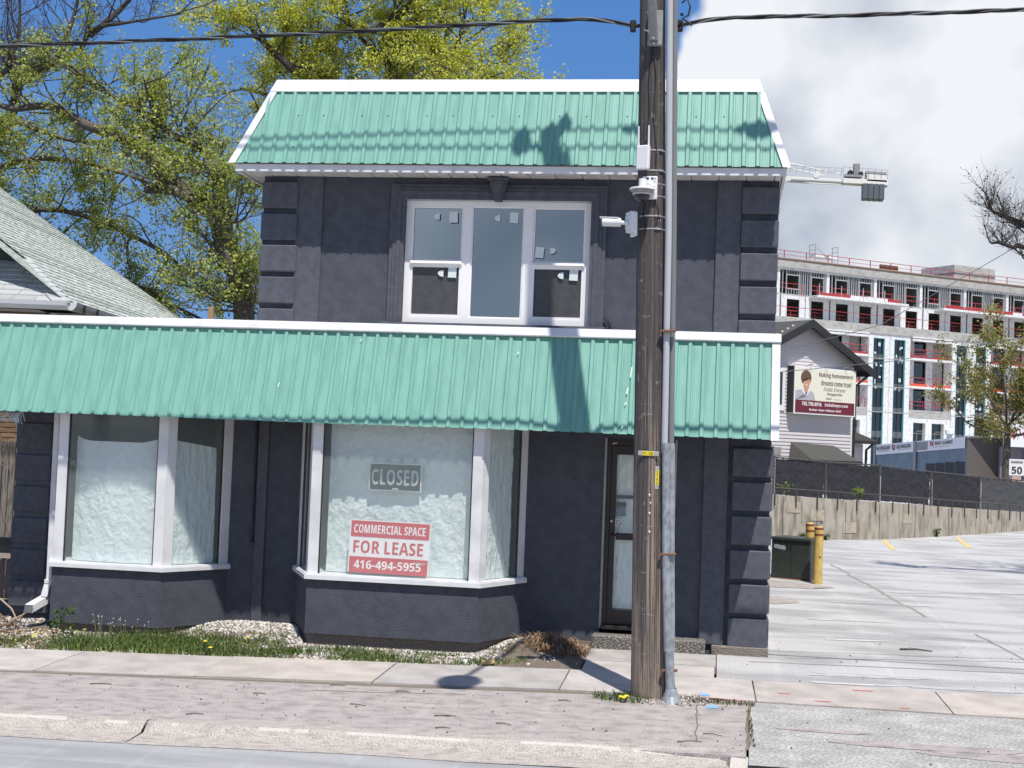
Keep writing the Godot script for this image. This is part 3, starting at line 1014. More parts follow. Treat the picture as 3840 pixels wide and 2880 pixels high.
	rib_strip(b, -9.0, 0.40, 5.34, 5.65, 6.25, 5.32, 0.1529, 0.0, Vector2.ZERO, Vector2(0.40, 0.08))
	obj("side_roof_panel", b, M.green_metal, ur)
	b = MB.new()
	hip_trim(b, Vector3(-5.69, 5.335, 0.44), Vector3(-5.335, 6.24, 0.125), Vector3(0.085, 0, 0), Vector3(0, 0, -0.08))
	obj("hip_trim", b, M.white_trim, ur)
	b = MB.new()
	hip_trim(b, Vector3(0.68, 5.335, 0.44), Vector3(0.385, 6.24, 0.125), Vector3(-0.085, 0, 0), Vector3(0, 0, -0.08))
	obj("hip_trim", b, M.white_trim, ur)
	b = MB.new()
	b.bb(Vector3(-5.62, 5.25, 0.355), Vector3(0.635, 5.345, 0.385))
	b.bb(Vector3(0.605, 5.25, -9.0), Vector3(0.635, 5.345, 0.354))
	b.bb(Vector3(-5.62, 5.25, -9.0), Vector3(-5.59, 5.345, 0.354))
	obj("eave_fascia", b, M.white_trim, ur)
	b = MB.new()
	b.bb(Vector3(-5.585, 5.275, 0.0), Vector3(0.60, 5.285, 0.35))
	obj("soffit_backing", b, M.soffit_gap, ur)
	var x := -5.58
	while x < 0.56:
		var w := minf(0.303, 0.595 - x)
		boxof("soffit_plank", Vector3(x + 0.004, 5.262 + rng.randf_range(0.0, 0.003), 0.003), Vector3(x + w - 0.004, 5.272, 0.352), M.soffit, ur, 0.003)
		x += 0.305
	var z := 0.0
	while z > -8.8:
		boxof("soffit_plank", Vector3(-5.585, 5.262, z - 0.30), Vector3(UXL - 0.002, 5.272, z - 0.004), M.soffit, ur, 0.003)
		boxof("soffit_plank", Vector3(XR + 0.002, 5.262, z - 0.30), Vector3(0.60, 5.272, z - 0.004), M.soffit, ur, 0.003)
		z -= 0.305
	b = MB.new()
	for k in 40:
		if k % 5 in [1, 3]:
			var sx := -5.1776 + k * 0.1529 + 0.076
			for t in [0.22, 0.66]:
				if sx > -5.5 + 0.3 * t and sx < 0.6 - 0.28 * t:
					b.lathe(Vector3(sx, lerpf(5.34, 6.25, t), lerpf(0.415, 0.10, t) + 0.002), [Vector2(0.0, 0.009), Vector2(0.006, 0.007), Vector2(0.008, 0.0)], 6, Basis(Vector3.RIGHT, deg_to_rad(72)))
	stuff(obj("screws", b, M.screw, ur))

func hip_trim(b: MB, p0: Vector3, p1: Vector3, front: Vector3, side: Vector3) -> void:
	b.quad(p0, p0 + front, p1 + front, p1, Vector3(0, 0.3, 1))
	b.quad(p0, p0 + side, p1 + side, p1, Vector3(-front.x, 0.02, 0))
	var dz := Vector3(0, 0, -0.025)
	b.quad(p0 + front, p0 + front + dz, p1 + front + dz, p1 + front, Vector3(front.x, 0, 0))

func lower_cap() -> MB:
	var b := MB.new()
	var p := [Vector3(-8.43, 3.405, 0.660), Vector3(-8.43, 3.418, 0.665), Vector3(-8.43, 3.505, 0.632), Vector3(-8.43, 3.515, 0.40), Vector3(-8.43, 3.47, 0.05), Vector3(-8.43, 3.39, 0.05), Vector3(-8.43, 3.405, 0.61)]
	b.sweep(p, Vector3(9.055, 0, 0))
	return b

func upper_cap() -> MB:
	var b := MB.new()
	# a bent cap along the front whose ends follow the hips, then plain caps along the sides
	var a0 := Vector3(-5.335, 6.243, 0.128)
	var a1 := Vector3(0.375, 6.243, 0.128)
	var t0 := Vector3(-5.275, 6.398, 0.065)
	var t1 := Vector3(0.322, 6.398, 0.065)
	b.quad(a0, a1, t1, t0, Vector3.BACK)
	b.quad(t0, t1, t1 + Vector3(0, 0.01, -0.25), t0 + Vector3(0, 0.01, -0.25), Vector3.UP)
	b.quad(a0, a1, a1 + Vector3(0, 0.0, -0.03), a0 + Vector3(0, 0.0, -0.03), Vector3.DOWN)
	b.quad(a1, a1 + Vector3(0, 0, -9), t1 + Vector3(0, 0, -9), t1, Vector3.RIGHT)
	b.quad(a0, a0 + Vector3(0, 0, -9), t0 + Vector3(0, 0, -9), t0, Vector3.LEFT)
	b.quad(t1, t1 + Vector3(-0.2, 0, 0), t1 + Vector3(-0.2, 0.0, -9), t1 + Vector3(0, 0, -9), Vector3.UP)
	b.quad(t0, t0 + Vector3(0.2, 0, 0), t0 + Vector3(0.2, 0.0, -9), t0 + Vector3(0, 0, -9), Vector3.UP)
	b.quad(t0 + Vector3(0, 0.01, -0.25), t1 + Vector3(0, 0.01, -0.25), t1 + Vector3(0, -0.6, -0.25), t0 + Vector3(0, -0.6, -0.25), Vector3.FORWARD)
	return b

# ---------------------------------------------------------------- windows and door
func pane_box(b: MB, a: Vector3, e: Vector3, w: float, y0: float, y1: float) -> void:   # upright thin slab from a to e in plan
	var d := Vector3(e.x - a.x, 0, e.z - a.z)
	b.box(Vector3((a.x + e.x) * 0.5, (y0 + y1) * 0.5, (a.z + e.z) * 0.5), Vector3(d.length(), y1 - y0, w), Basis(Vector3.UP, atan2(-d.z, d.x)))

func sheet(a: Vector2, e: Vector2, y0: float, top: Callable, seed_: int, amp: float, lean := 0.0, belly := 0.0) -> MB:   # hanging paper, plan points (x, z)
	var f := FastNoiseLite.new()
	f.seed = seed_
	f.frequency = 2.2
	f.fractal_octaves = 4
	f.noise_type = FastNoiseLite.TYPE_SIMPLEX
	var nx := 56
	var ny := 64
	var d := (e - a)
	var nrm := Vector2(-d.y, d.x).normalized()
	if nrm.y < 0:
		nrm = -nrm
	var ptf := func(i: int, j: int) -> Vector3:
		var u := float(i) / nx
		var w := float(j) / ny
		var y := lerpf(y0, top.call(u), w)
		var q: Vector2 = a + d * u
		var r := (1.0 - absf(f.get_noise_2d(u * d.length() * 1.6, y * 1.3)) * 2.0) * amp + f.get_noise_2d(u * 3.0 + 9.0, y * 0.7) * amp * 1.2 + f.get_noise_2d(u * 9.0 + 40.0, y * 5.0) * amp * 0.35
		q += nrm * (r - lean * w + belly * sin(PI * u))
		return Vector3(q.x, y, q.y)
	var grid := []
	for i in nx + 1:
		var colm := []
		for j in ny + 1:
			colm.append(ptf.call(i, j))
		grid.append(colm)
	var b := MB.new()
	var nn := []
	for i in nx + 1:
		var colm := []
		for j in ny + 1:
			var du: Vector3 = grid[mini(i + 1, nx)][j] - grid[maxi(i - 1, 0)][j]
			var dv: Vector3 = grid[i][mini(j + 1, ny)] - grid[i][maxi(j - 1, 0)]
			var c := du.cross(dv).normalized()
			colm.append(c if c.z > 0 else -c)
		nn.append(colm)
	for i in nx:
		for j in ny:
			for t in [[[0, 0], [1, 1], [1, 0]], [[0, 0], [0, 1], [1, 1]]]:
				var w := []
				for k in t:
					w.append([grid[i + k[0]][j + k[1]], nn[i + k[0]][j + k[1]]])
				if (w[1][0] - w[0][0]).cross(w[2][0] - w[0][0]).dot(w[0][1]) > 0.0:
					w = [w[0], w[2], w[1]]
				for q in w:
					b.vert(q[0], q[1])
	return b

func bay(called: String, fl: Vector2, fr: Vector2, br: Vector2, bl: Vector2, ybot: float, sill: float) -> Node3D:
	# plan corners: front left, front right, back right, back left
	var b := MB.new()
	b.prism([fl, fr, br, bl], ybot, sill - 0.06)
	var root := obj(called, b, M.stucco, sb)
	b = MB.new()
	var o := 0.045
	var sp := [fl + Vector2(-o * 0.4, o), fr + Vector2(o * 0.6, o), br + Vector2(o, 0.02), bl + Vector2(-o, 0.02)]
	b.prism(sp, sill - 0.058, sill - 0.012)
	b.prism([sp[0] + Vector2(0.01, -0.012), sp[1] + Vector2(-0.008, -0.012), sp[2] + Vector2(-0.012, 0), sp[3] + Vector2(0.012, 0)], sill - 0.012, sill + 0.003)
	obj("sill", b, M.white_trim, root)
	var yt := 2.60
	var rd := (br - fr).normalized()
	var ld := (bl - fl).normalized()
	# corner posts: one flange on the front face and one on the angled face
	b = MB.new()
	b.prism([fl + Vector2(0, -0.01), fl + Vector2(0.115, -0.01), fl + Vector2(0.115, -0.05), fl + Vector2(0.05, -0.08)], sill, yt)
	b.prism([fl + Vector2(-0.002, -0.012), fl + Vector2(0.05, -0.085), fl + ld * 0.14 + Vector2(0.04, -0.02), fl + ld * 0.14], sill, yt)
	obj("corner_post", b, M.white_trim, root)
	b = MB.new()
	b.prism([fr + Vector2(0, -0.01), fr + Vector2(-0.115, -0.01), fr + Vector2(-0.115, -0.05), fr + Vector2(-0.05, -0.08)], sill, yt)
	b.prism([fr + Vector2(0.001, -0.011), fr + Vector2(-0.05, -0.085), fr + rd * 0.125 + Vector2(-0.04, -0.02), fr + rd * 0.125], sill, yt)
	obj("corner_post", b, M.white_trim, root)
	for s in [[br, rd, -1.0], [bl, ld, 1.0]]:
		b = MB.new()
		var p: Vector2 = s[0]
		var d: Vector2 = s[1]
		b.prism([p, p - d * 0.115, p - d * 0.115 + Vector2(s[2] * 0.05, -0.02), p + Vector2(s[2] * 0.06, 0.0)], sill, yt)
		obj("jamb_post", b, M.white_trim, root)
	b = MB.new()
	b.prism([fl + Vector2(0.03, -0.02), fr + Vector2(-0.03, -0.02), br - rd * 0.05, bl - ld * 0.05], 2.52, yt)
	obj("head_panel", b, M.dark_room, root)
	# glazing: front light and two angled lights with dark stops
	var g0 := Vector3(fl.x + 0.115, 0, fl.y - 0.035)
	var g1 := Vector3(fr.x - 0.115, 0, fr.y - 0.035)
	var glz := [[g0, g1]]
	var inr := Vector2(-0.03, -0.01)
	var q0 := fr + rd * 0.125 + inr
	var q1 := br - rd * 0.115 + inr
	glz.append([Vector3(q0.x, 0, q0.y), Vector3(q1.x, 0, q1.y)])
	var inl := Vector2(0.03, -0.01)
	q0 = bl - ld * 0.115 + inl
	q1 = fl + ld * 0.14 + inl
	glz.append([Vector3(q0.x, 0, q0.y), Vector3(q1.x, 0, q1.y)])
	for gq in glz:
		b = MB.new()
		pane_box(b, gq[0], gq[1], 0.006, sill + 0.002, 2.51)
		obj("pane", b, M.shop_glass, root)
		b = MB.new()
		var dv: Vector3 = (gq[1] - gq[0]).normalized() * 0.014
		pane_box(b, gq[0], gq[0] + dv, 0.03, sill + 0.002, 2.51)
		pane_box(b, gq[1] - dv, gq[1], 0.03, sill + 0.002, 2.51)
		obj("glazing_stop", b, M.dark_alu, root)
	return root

func shop_windows() -> void:
	bay("bay_window", Vector2(-7.42, 0.77), Vector2(-6.115, 0.77), Vector2(-5.63, 0.0), Vector2(-7.78, 0.0), 0.015, 0.70)
	bay("bay_window", Vector2(-4.41, 0.85), Vector2(-2.50, 0.85), Vector2(-2.135, 0.0), Vector2(-4.79, 0.0), 0.075, 0.725)
	# paper behind the glass
	var b := sheet(Vector2(-7.27, 0.60), Vector2(-6.17, 0.60), 0.71, func(u): return 2.075 + 0.10 * pow(maxf(u - 0.72, 0.0) / 0.28, 1.5) + 0.05 * pow(maxf(0.2 - u, 0.0) / 0.2, 2.0), 3, 0.006, 0.0, 0.075)
	one("window_paper", "wrinkled pale paper hung low behind the front pane of the left bay window", "paper sheet", b, M.paper)
	b = sheet(Vector2(-6.10, 0.60), Vector2(-5.78, 0.09), 0.71, func(u): return 2.12 - 0.08 * u, 4, 0.007, 0.02)
	one("window_paper", "narrow pale paper behind the angled right pane of the left bay window", "paper sheet", b, M.paper)
	b = sheet(Vector2(-4.27, 0.60), Vector2(-2.63, 0.66), 0.735, func(u): return 2.50, 6, 0.009, 0.0, 0.0)
	one("window_paper", "crumpled pale paper behind the right bay window carrying the closed sign", "paper sheet", b, M.paper)
	b = sheet(Vector2(-2.49, 0.64), Vector2(-2.285, 0.165), 0.735, func(u): return 2.50, 7, 0.008, 0.0)
	one("window_paper", "narrow pale paper behind the angled right pane of the right bay window", "paper sheet", b, M.paper)
	# upper window
	var uw := obj("upper_window", trim_frame(), M.stucco_trim, sb)
	b = MB.new()
	b.sweep([Vector3(-3.885, 3.49, 0.0), Vector3(-3.885, 3.49, 0.10), Vector3(-3.885, 3.515, 0.12), Vector3(-3.885, 3.535, 0.155), Vector3(-3.885, 3.57, 0.155), Vector3(-3.885, 3.585, 0.0)], Vector3(2.575, 0, 0))
	obj("sill", b, M.stucco_trim, uw)
	b = MB.new()
	b.sweep([Vector3(-2.688, 5.235, 0.03), Vector3(-2.47, 5.235, 0.03), Vector3(-2.538, 4.985, 0.03), Vector3(-2.62, 4.985, 0.03)], Vector3(0, 0, 0.11))
	b.cbox(Vector3(-2.579, 5.235, 0.09), Vector3(0.25, 0.03, 0.16), 0.006)
	obj("keystone", b, M.stucco_trim, uw)
	b = MB.new()
	b.sweep([Vector3(-2.655, 5.215, 0.14), Vector3(-2.503, 5.215, 0.14), Vector3(-2.553, 5.0, 0.14), Vector3(-2.605, 5.0, 0.14)], Vector3(0, 0, 0.014))
	obj("keystone_face", b, M.stucco_trim, uw)
	b = MB.new()
	var f := -0.045
	for r in [[-3.67, -1.51, 4.945, 5.006], [-3.67, -1.51, 3.575, 3.655]]:
		b.bb(Vector3(r[0], r[2], -0.2), Vector3(r[1], r[3], f + 0.01))
	for r in [[-3.67, -3.605], [-2.995, -2.895], [-2.285, -2.18], [-1.575, -1.51]]:
		b.bb(Vector3(r[0], 3.656, -0.2), Vector3(r[1], 4.944, f + 0.008))
	obj("window_frame", b, M.white_vinyl, uw)
	b = MB.new()   # thin white caulk line against the trim
	b.bb(Vector3(-3.685, 3.58, -0.02), Vector3(-3.671, 5.02, 0.004))
	b.bb(Vector3(-1.509, 3.58, -0.02), Vector3(-1.495, 5.02, 0.002))
	b.bb(Vector3(-3.67, 5.007, -0.02), Vector3(-1.51, 5.02, 0.003))
	obj("caulk_bead", b, M.white_vinyl, uw)
	for s in [[-3.605, -2.995, 4.30, 4.945, 0], [-3.605, -2.995, 3.655, 4.262, 1], [-2.895, -2.285, 3.655, 4.945, 2], [-2.18, -1.575, 4.30, 4.945, 0], [-2.18, -1.575, 3.655, 4.262, 1]]:
		b = MB.new()
		var zf: float = [f - 0.015, f + 0.004, f - 0.004][s[4]]
		var w: float = [0.022, 0.030, 0.016][s[4]]
		b.bb(Vector3(s[0], s[2], -0.18), Vector3(s[0] + w, s[3], zf))
		b.bb(Vector3(s[1] - w, s[2], -0.18), Vector3(s[1], s[3], zf))
		b.bb(Vector3(s[0] + w, s[2], -0.18), Vector3(s[1] - w, s[2] + w, zf - 0.001))
		b.bb(Vector3(s[0] + w, s[3] - w, -0.18), Vector3(s[1] - w, s[3], zf - 0.001))
		obj("sash", b, M.white_vinyl, uw)
		b = MB.new()
		b.bb(Vector3(s[0] + w, s[2] + w, zf - 0.035), Vector3(s[1] - w, s[3] - w, zf - 0.025))
		obj("pane", b, M.sash_glass if s[4] != 1 else M.screen_mesh, uw)
	for r in [[-3.605, -2.995], [-2.18, -1.575]]:
		b = MB.new()
		b.cbox(Vector3((r[0] + r[1]) * 0.5, 4.282, -0.06), Vector3(0.612, 0.04, 0.09), 0.006)
		b.cbox(Vector3((r[0] + r[1]) * 0.5, 4.276, -0.02), Vector3(0.58, 0.012, 0.03), 0.004)
		obj("meeting_rail", b, M.white_vinyl, uw)
	for s in [[-3.313, 4.823, 0, 0.0], [-3.114, 4.817, 1, 0.03], [-2.603, 4.813, 0, 0.0], [-2.407, 4.821, 1, -0.04], [-1.941, 4.447, 2, 0.0], [-2.096, 4.423, 1, -0.08], [-3.241, 4.161, 0, 0.05], [-3.104, 4.177, 1, -0.03], [-1.845, 4.162, 0, 0.05], [-1.694, 4.171, 1, -0.05]]:
		b = MB.new()
		var zz := -0.060 if s[1] > 4.3 else -0.058
		if s[0] > -2.9 and s[0] < -2.28:
			zz = -0.07
		zz += 0.012
		if s[2] == 1:
			b.box(Vector3(s[0], s[1], zz), Vector3(0.098, 0.125, 0.0015), Basis(Vector3.BACK, s[3]))
		else:
			var pts := [Vector3(0.034, 0.037, 0), Vector3(0.034, -0.037, 0), Vector3(0.0, -0.034, 0), Vector3(-0.024, -0.018, 0), Vector3(-0.034, 0.0, 0), Vector3(-0.022, 0.024, 0), Vector3(0.005, 0.036, 0)]
			var pp := []
			for p in pts:
				var k := -1.0 if s[2] == 2 else 1.0
				pp.append(Vector3(s[0] + p.x * k, s[1] + p.y, zz))
			b.sweep(pp, Vector3(0, 0, 0.0015))
		obj("sticker", b, M.sticker, uw)
	# signs
	var cs := thing("closed_sign", "dark CLOSED sign with grey letters and white border, taped to the right bay window", "sign", Vector3(-3.495, 1.665, 0.80))
	boxof("border", Vector3(-3.792, 1.660, 0.702), Vector3(-3.205, 1.958, 0.707), M.sign_white, cs)
	boxof("board", Vector3(-3.783, 1.668, 0.707), Vector3(-3.217, 1.949, 0.7095), M.closed_dark, cs)
	words("lettering", "CLOSED", 0.17, 0.53, Vector3(-3.502, 1.806, 0.711), M.closed_grey, cs)
	boxof("hanging_tab", Vector3(-3.53, 1.672, 0.7096), Vector3(-3.46, 1.690, 0.7106), M.closed_grey, cs)
	var ls := thing("lease_sign", "red and white FOR LEASE board leaning low in the right bay window", "sign", Vector3(-3.51, 0.74, 0.79))
	var tilt := Basis(Vector3.RIGHT, deg_to_rad(-3.0)) * Basis(Vector3.BACK, deg_to_rad(-0.6))
	var lx := Transform3D(tilt, Vector3(-3.516, 1.04, 0.785))
	for r in [["border", -0.450, 0.450, -0.285, 0.290, 0.000, "sign_white"], ["red_band", -0.438, 0.438, 0.105, 0.278, 0.003, "sign_red"], ["red_band", -0.438, 0.438, -0.285, -0.112, 0.003, "sign_red"]]:
		b = MB.new()
		b.xf = lx
		b.bb(Vector3(r[1], r[3], -0.003), Vector3(r[2], r[4], 0.001 + r[5]))
		obj(r[0], b, M[r[6]], ls)
	words("lettering", "COMMERCIAL SPACE", 0.092, 0.80, lx * Vector3(-0.005, 0.192, 0.005), M.letter_white, ls, tilt)
	words("lettering", "FOR LEASE", 0.135, 0.78, lx * Vector3(-0.012, -0.004, 0.0025), M.sign_red, ls, tilt)
	words("lettering", "416-494-5955", 0.092, 0.75, lx * Vector3(-0.01, -0.196, 0.005), M.letter_white, ls, tilt)
	words("faint_lettering", "PEZZY", 0.028, 0.12, lx * Vector3(0.352, -0.155, 0.0052), M.sticker, ls, tilt, false)
	# door
	var dr := thing("entrance_door", "dark aluminium and glass shop door with push bar and papered pane, behind the wooden pole", "door", Vector3(-0.86, 0.3, -0.05))
	b = MB.new()
	b.bb(Vector3(-1.262, 0.205, -0.16), Vector3(-1.238, 2.335, 0.012))
	b.bb(Vector3(-0.476, 0.205, -0.16), Vector3(-0.452, 2.335, 0.012))
	obj("jamb_trim", b, M.lamp_grey, dr)
	b = MB.new()
	b.bb(Vector3(-1.238, 0.24, -0.12), Vector3(-1.19, 2.335, -0.03))
	b.bb(Vector3(-0.524, 0.24, -0.12), Vector3(-0.476, 2.335, -0.03))
	b.bb(Vector3(-1.19, 2.255, -0.12), Vector3(-0.524, 2.335, -0.03))
	obj("door_frame", b, M.dark_alu, dr)
	b = MB.new()
	b.cbox(Vector3(-0.857, 0.22, -0.04), Vector3(0.77, 0.05, 0.16), 0.008)
	obj("threshold", b, M.dark_alu, dr)
	b = MB.new()
	for r in [[-1.185, -1.125, 0.25, 2.25], [-0.589, -0.529, 0.25, 2.25]]:
		b.bb(Vector3(r[0], r[2], -0.10), Vector3(r[1], r[3], -0.045))
	b.bb(Vector3(-1.125, 2.15, -0.10), Vector3(-0.589, 2.25, -0.046))
	b.bb(Vector3(-1.125, 0.25, -0.10), Vector3(-0.589, 0.40, -0.046))
	var leaf := obj("door_leaf", b, M.dark_alu, dr)
	boxof("pane", Vector3(-1.125, 0.40, -0.075), Vector3(-0.589, 2.15, -0.070), M.shop_glass, leaf)
	boxof("lock_cylinder", Vector3(-1.178, 1.385, -0.046), Vector3(-1.150, 1.413, -0.036), M.steel_band, leaf, 0.009)
	b = MB.new()
	b.cbox(Vector3(-0.86, 1.235, 0.0), Vector3(0.50, 0.075, 0.035), 0.01)
	b.tube([Vector3(-1.16, 1.25, -0.045), Vector3(-1.16, 1.25, 0.0), Vector3(-1.09, 1.25, 0.0)], 0.012, 6)
	obj("push_bar", b, M.dark_alu, leaf)
	for s in [[-1.115, -0.90, 1.655, 1.695, "spandrel"], [-1.115, -1.005, 1.565, 1.615, "spandrel"], [-1.120, -1.01, 1.46, 1.558, "blue_panel"], [-1.125, -1.04, 1.34, 1.425, "sticker"]]:
		boxof("sticker", Vector3(s[0], s[2], -0.0695), Vector3(s[1], s[3], -0.0685), M[s[4]], leaf)
	b = MB.new()
	var ring := []
	for k in 17:
		ring.append(Vector3(-1.0825 + cos(TAU * k / 16.0) * 0.030, 1.3825 + sin(TAU * k / 16.0) * 0.030, -0.067))
	b.tube(ring, 0.0035, 4, false)
	b.tube([Vector3(-1.104, 1.404, -0.067), Vector3(-1.061, 1.361, -0.067)], 0.0035, 4)
	obj("no_smoking_mark", b, M.maroon, leaf)
	b = MB.new()
	b.box(Vector3(-1.155, 2.275, -0.027), Vector3(0.055, 0.022, 0.004), Basis(Vector3.BACK, 0.25))
	obj("torn_label", b, M.cardboard, dr)
	b = sheet(Vector2(-1.13, -0.12), Vector2(-0.58, -0.12), 0.42, func(u): return 2.16, 12, 0.010, 0.0)
	one("window_paper", "pale paper taped behind the glass of the entrance door", "paper sheet", b, M.paper)
	b = MB.new()
	b.cbox(Vector3(-0.70, 0.06, 0.11), Vector3(1.25, 0.19, 0.20), 0.02)
	one("door_step", "rough exposed aggregate concrete step below the shop door", "step", b, M.aggregate)

func trim_frame() -> MB:
	var b := MB.new()
	# stepped moulding round the window opening, three fillets
	for s in [[0.172, 0.172, 0.035], [0.128, 0.128, 0.052], [0.086, 0.086, 0.068], [0.046, 0.046, 0.058]]:
		var x0: float = -3.672 - s[0]
		var x1: float = -1.508 + s[0]
		var yt: float = 5.012 + s[1]
		var iz: float = s[2]
		b.bb(Vector3(x0, 3.58, 0.0), Vector3(x0 + 0.048, yt, iz))
		b.bb(Vector3(x1 - 0.048, 3.58, 0.0), Vector3(x1, yt, iz))
		b.bb(Vector3(x0 + 0.048, yt - 0.048, 0.0), Vector3(x1 - 0.048, yt, iz))
	return b

func shop_details() -> void:
	var b := MB.new()
	b.tube([Vector3(-5.335, 2.45, 0.03), Vector3(-5.33, 0.99, 0.03)], 0.013, 6)
	b.cbox(Vector3(-5.335, 0.98, 0.035), Vector3(0.05, 0.03, 0.05), 0.005)
	obj("wall_pipe", b, M.black_rubber, sb)
	# downspout
	var ds := thing("downspout", "white downspout with a bent outlet at the left end of the shop front", "downspout", Vector3(-7.62, 0, 0.45))
	b = MB.new()
	b.cbox(Vector3(-7.60, 1.45, 0.45), Vector3(0.075, 2.1, 0.06), 0.01)
	obj("pipe", b, M.white_trim, ds)
	b = MB.new()
	b.sweep([Vector3(-7.645, 0.42, 0.42), Vector3(-7.565, 0.42, 0.42), Vector3(-7.565, 0.42, 0.485), Vector3(-7.645, 0.42, 0.485)], Vector3(-0.02, -0.16, 0.04))
	b.sweep([Vector3(-7.675, 0.28, 0.44), Vector3(-7.575, 0.28, 0.44), Vector3(-7.575, 0.19, 0.46), Vector3(-7.675, 0.19, 0.46)], Vector3(-0.09, -0.10, 0.25))
	b.cbox(Vector3(-7.60, 0.43, 0.455), Vector3(0.095, 0.05, 0.08), 0.006)
	obj("outlet", b, M.white_trim, ds)
	# loose wires at the end of the upper sill
	b = MB.new()
	for k in 3:
		var o := k * 0.015
		b.tube([Vector3(-1.335 + o, 3.70 - o, 0.02), Vector3(-1.30 + o, 3.66, 0.05), Vector3(-1.27 + o, 3.58, 0.05), Vector3(-1.265 + o * 0.6, 3.50, 0.04), Vector3(-1.26 + o * 1.5, 3.46, 0.02)], 0.006, 5)
	one("loose_wires", "bundle of loose black wires hanging at the right end of the upper window sill", "wires", b, M.cable_black)
	# wood offcut behind the lower roof edge
	b = MB.new()
	b.cbox(Vector3(-6.355, 3.62, -1.0), Vector3(0.072, 0.34, 0.05), 0.004, Basis(Vector3.BACK, 0.03))
	one("wood_offcut", "short raw wood post standing behind the lower roof edge left of the upper storey", "post", b, M.raw_wood)
	# ragged nest of straw under the left end of the lower eave
	b = MB.new()
	for k in 26:
		var p := Vector3(-7.97 + rng.randf_range(-0.12, 0.12), 2.37, 0.80)
		b.tube([p, p + Vector3(rng.randf_range(-0.06, 0.03), -rng.randf_range(0.03, 0.09), 0.03), p + Vector3(rng.randf_range(-0.09, 0.05), -rng.randf_range(0.06, 0.14), 0.04)], 0.0035, 4)
	one("hanging_straw", "wisps of pale straw hanging under the left end of the lower eave", "nest", b, M.sticker)
	# meter box low on the right flank
	b = MB.new()
	b.cbox(Vector3(0.64, 2.26, -0.15), Vector3(0.10, 0.10, 0.22), 0.008)
	one("junction_box", "small grey box under the right end of the lower roof", "box", b, M.lamp_grey)

# ---------------------------------------------------------------- utility pole and what hangs on it
const PZ := 2.68
func px_at(y: float) -> float:
	return -0.566 - 0.028 * y

func pr_at(y: float) -> float:
	return lerpf(0.164, 0.122, clampf(y / 6.0, 0.0, 1.0)) - maxf(y - 6.0, 0.0) * 0.004

func pole_texture() -> ImageTexture:
	var f := FastNoiseLite.new()
	f.seed = 4
	f.frequency = 1.0
	f.fractal_octaves = 4
	f.noise_type = FastNoiseLite.TYPE_SIMPLEX
	var w := 256
	var h := 1024
	var im := Image.create(w, h, false, Image.FORMAT_RGB8)
	for y in h:
		var up := (1.0 - float(y) / h) * 11.4
		for x in w:
			var a := TAU * x / w
			var c := cos(a) * 1.0
			var s := sin(a) * 1.0
			var grain := f.get_noise_3d(c * 9.0, up * 0.55, s * 9.0)
			var coarse := f.get_noise_3d(c * 2.2 + 20.0, up * 0.22, s * 2.2)
			var fleck := f.get_noise_3d(c * 16.0 + 50.0, up * 5.0, s * 16.0)
			var base := Vector3(0.078, 0.070, 0.068) * (1.0 + 0.6 * grain + 0.35 * fleck)
			# bare brown wood where the weathered skin has been rubbed off, in long splits; most of it within reach
			var worn := smoothstep(0.02, 0.30, coarse * 0.8 + 0.46 - up * 0.22 + grain * 0.4)
			base = base.lerp(Vector3(0.255, 0.205, 0.165) * (1.0 + 0.45 * grain + 0.3 * fleck), worn * 0.85)
			if absf(f.get_noise_3d(c * 5.0 + 80.0, up * 0.12, s * 5.0)) < 0.018:
				base *= 0.35
			if f.get_noise_3d(c * 0.8 + 7.0, up * 9.0, s * 0.8) > 0.52 and fleck > 0.0:
				base += Vector3(0.16, 0.155, 0.15)
			im.set_pixel(x, y, lin(maxf(base.x, 0.0), maxf(base.y, 0.0), maxf(base.z, 0.0)))
	return ImageTexture.create_from_image(im)

func band(b: MB, y: float, a0: float, a1: float, hgt: float, extra := 0.004) -> void:   # metal band round the front of the pole, angles from +x towards +z
	var m := 12
	var x := px_at(y)
	var r := pr_at(y) + extra
	for k in m:
		var a := lerpf(a0, a1, float(k) / m)
		var e := lerpf(a0, a1, float(k + 1) / m)
		var p := Vector3(x + cos(a) * r, y - hgt * 0.5, PZ + sin(a) * r)
		var q := Vector3(x + cos(e) * r, y - hgt * 0.5, PZ + sin(e) * r)
		b.quad(p, q, q + Vector3(0, hgt, 0), p + Vector3(0, hgt, 0), Vector3(cos(a), 0, sin(a)))
		b.quad(p + Vector3(0, hgt, 0), q + Vector3(0, hgt, 0), Vector3(q.x, y + hgt * 0.5, q.z) - Vector3(cos(e), 0, sin(e)) * extra, Vector3(p.x, y + hgt * 0.5, p.z) - Vector3(cos(a), 0, sin(a)) * extra, Vector3.UP)

func on_pole(y: float, a: float, off := 0.0) -> Vector3:   # point on the pole surface, a in degrees from +x towards +z
	var r := pr_at(y) + off
	return Vector3(px_at(y) + cos(deg_to_rad(a)) * r, y, PZ + sin(deg_to_rad(a)) * r)

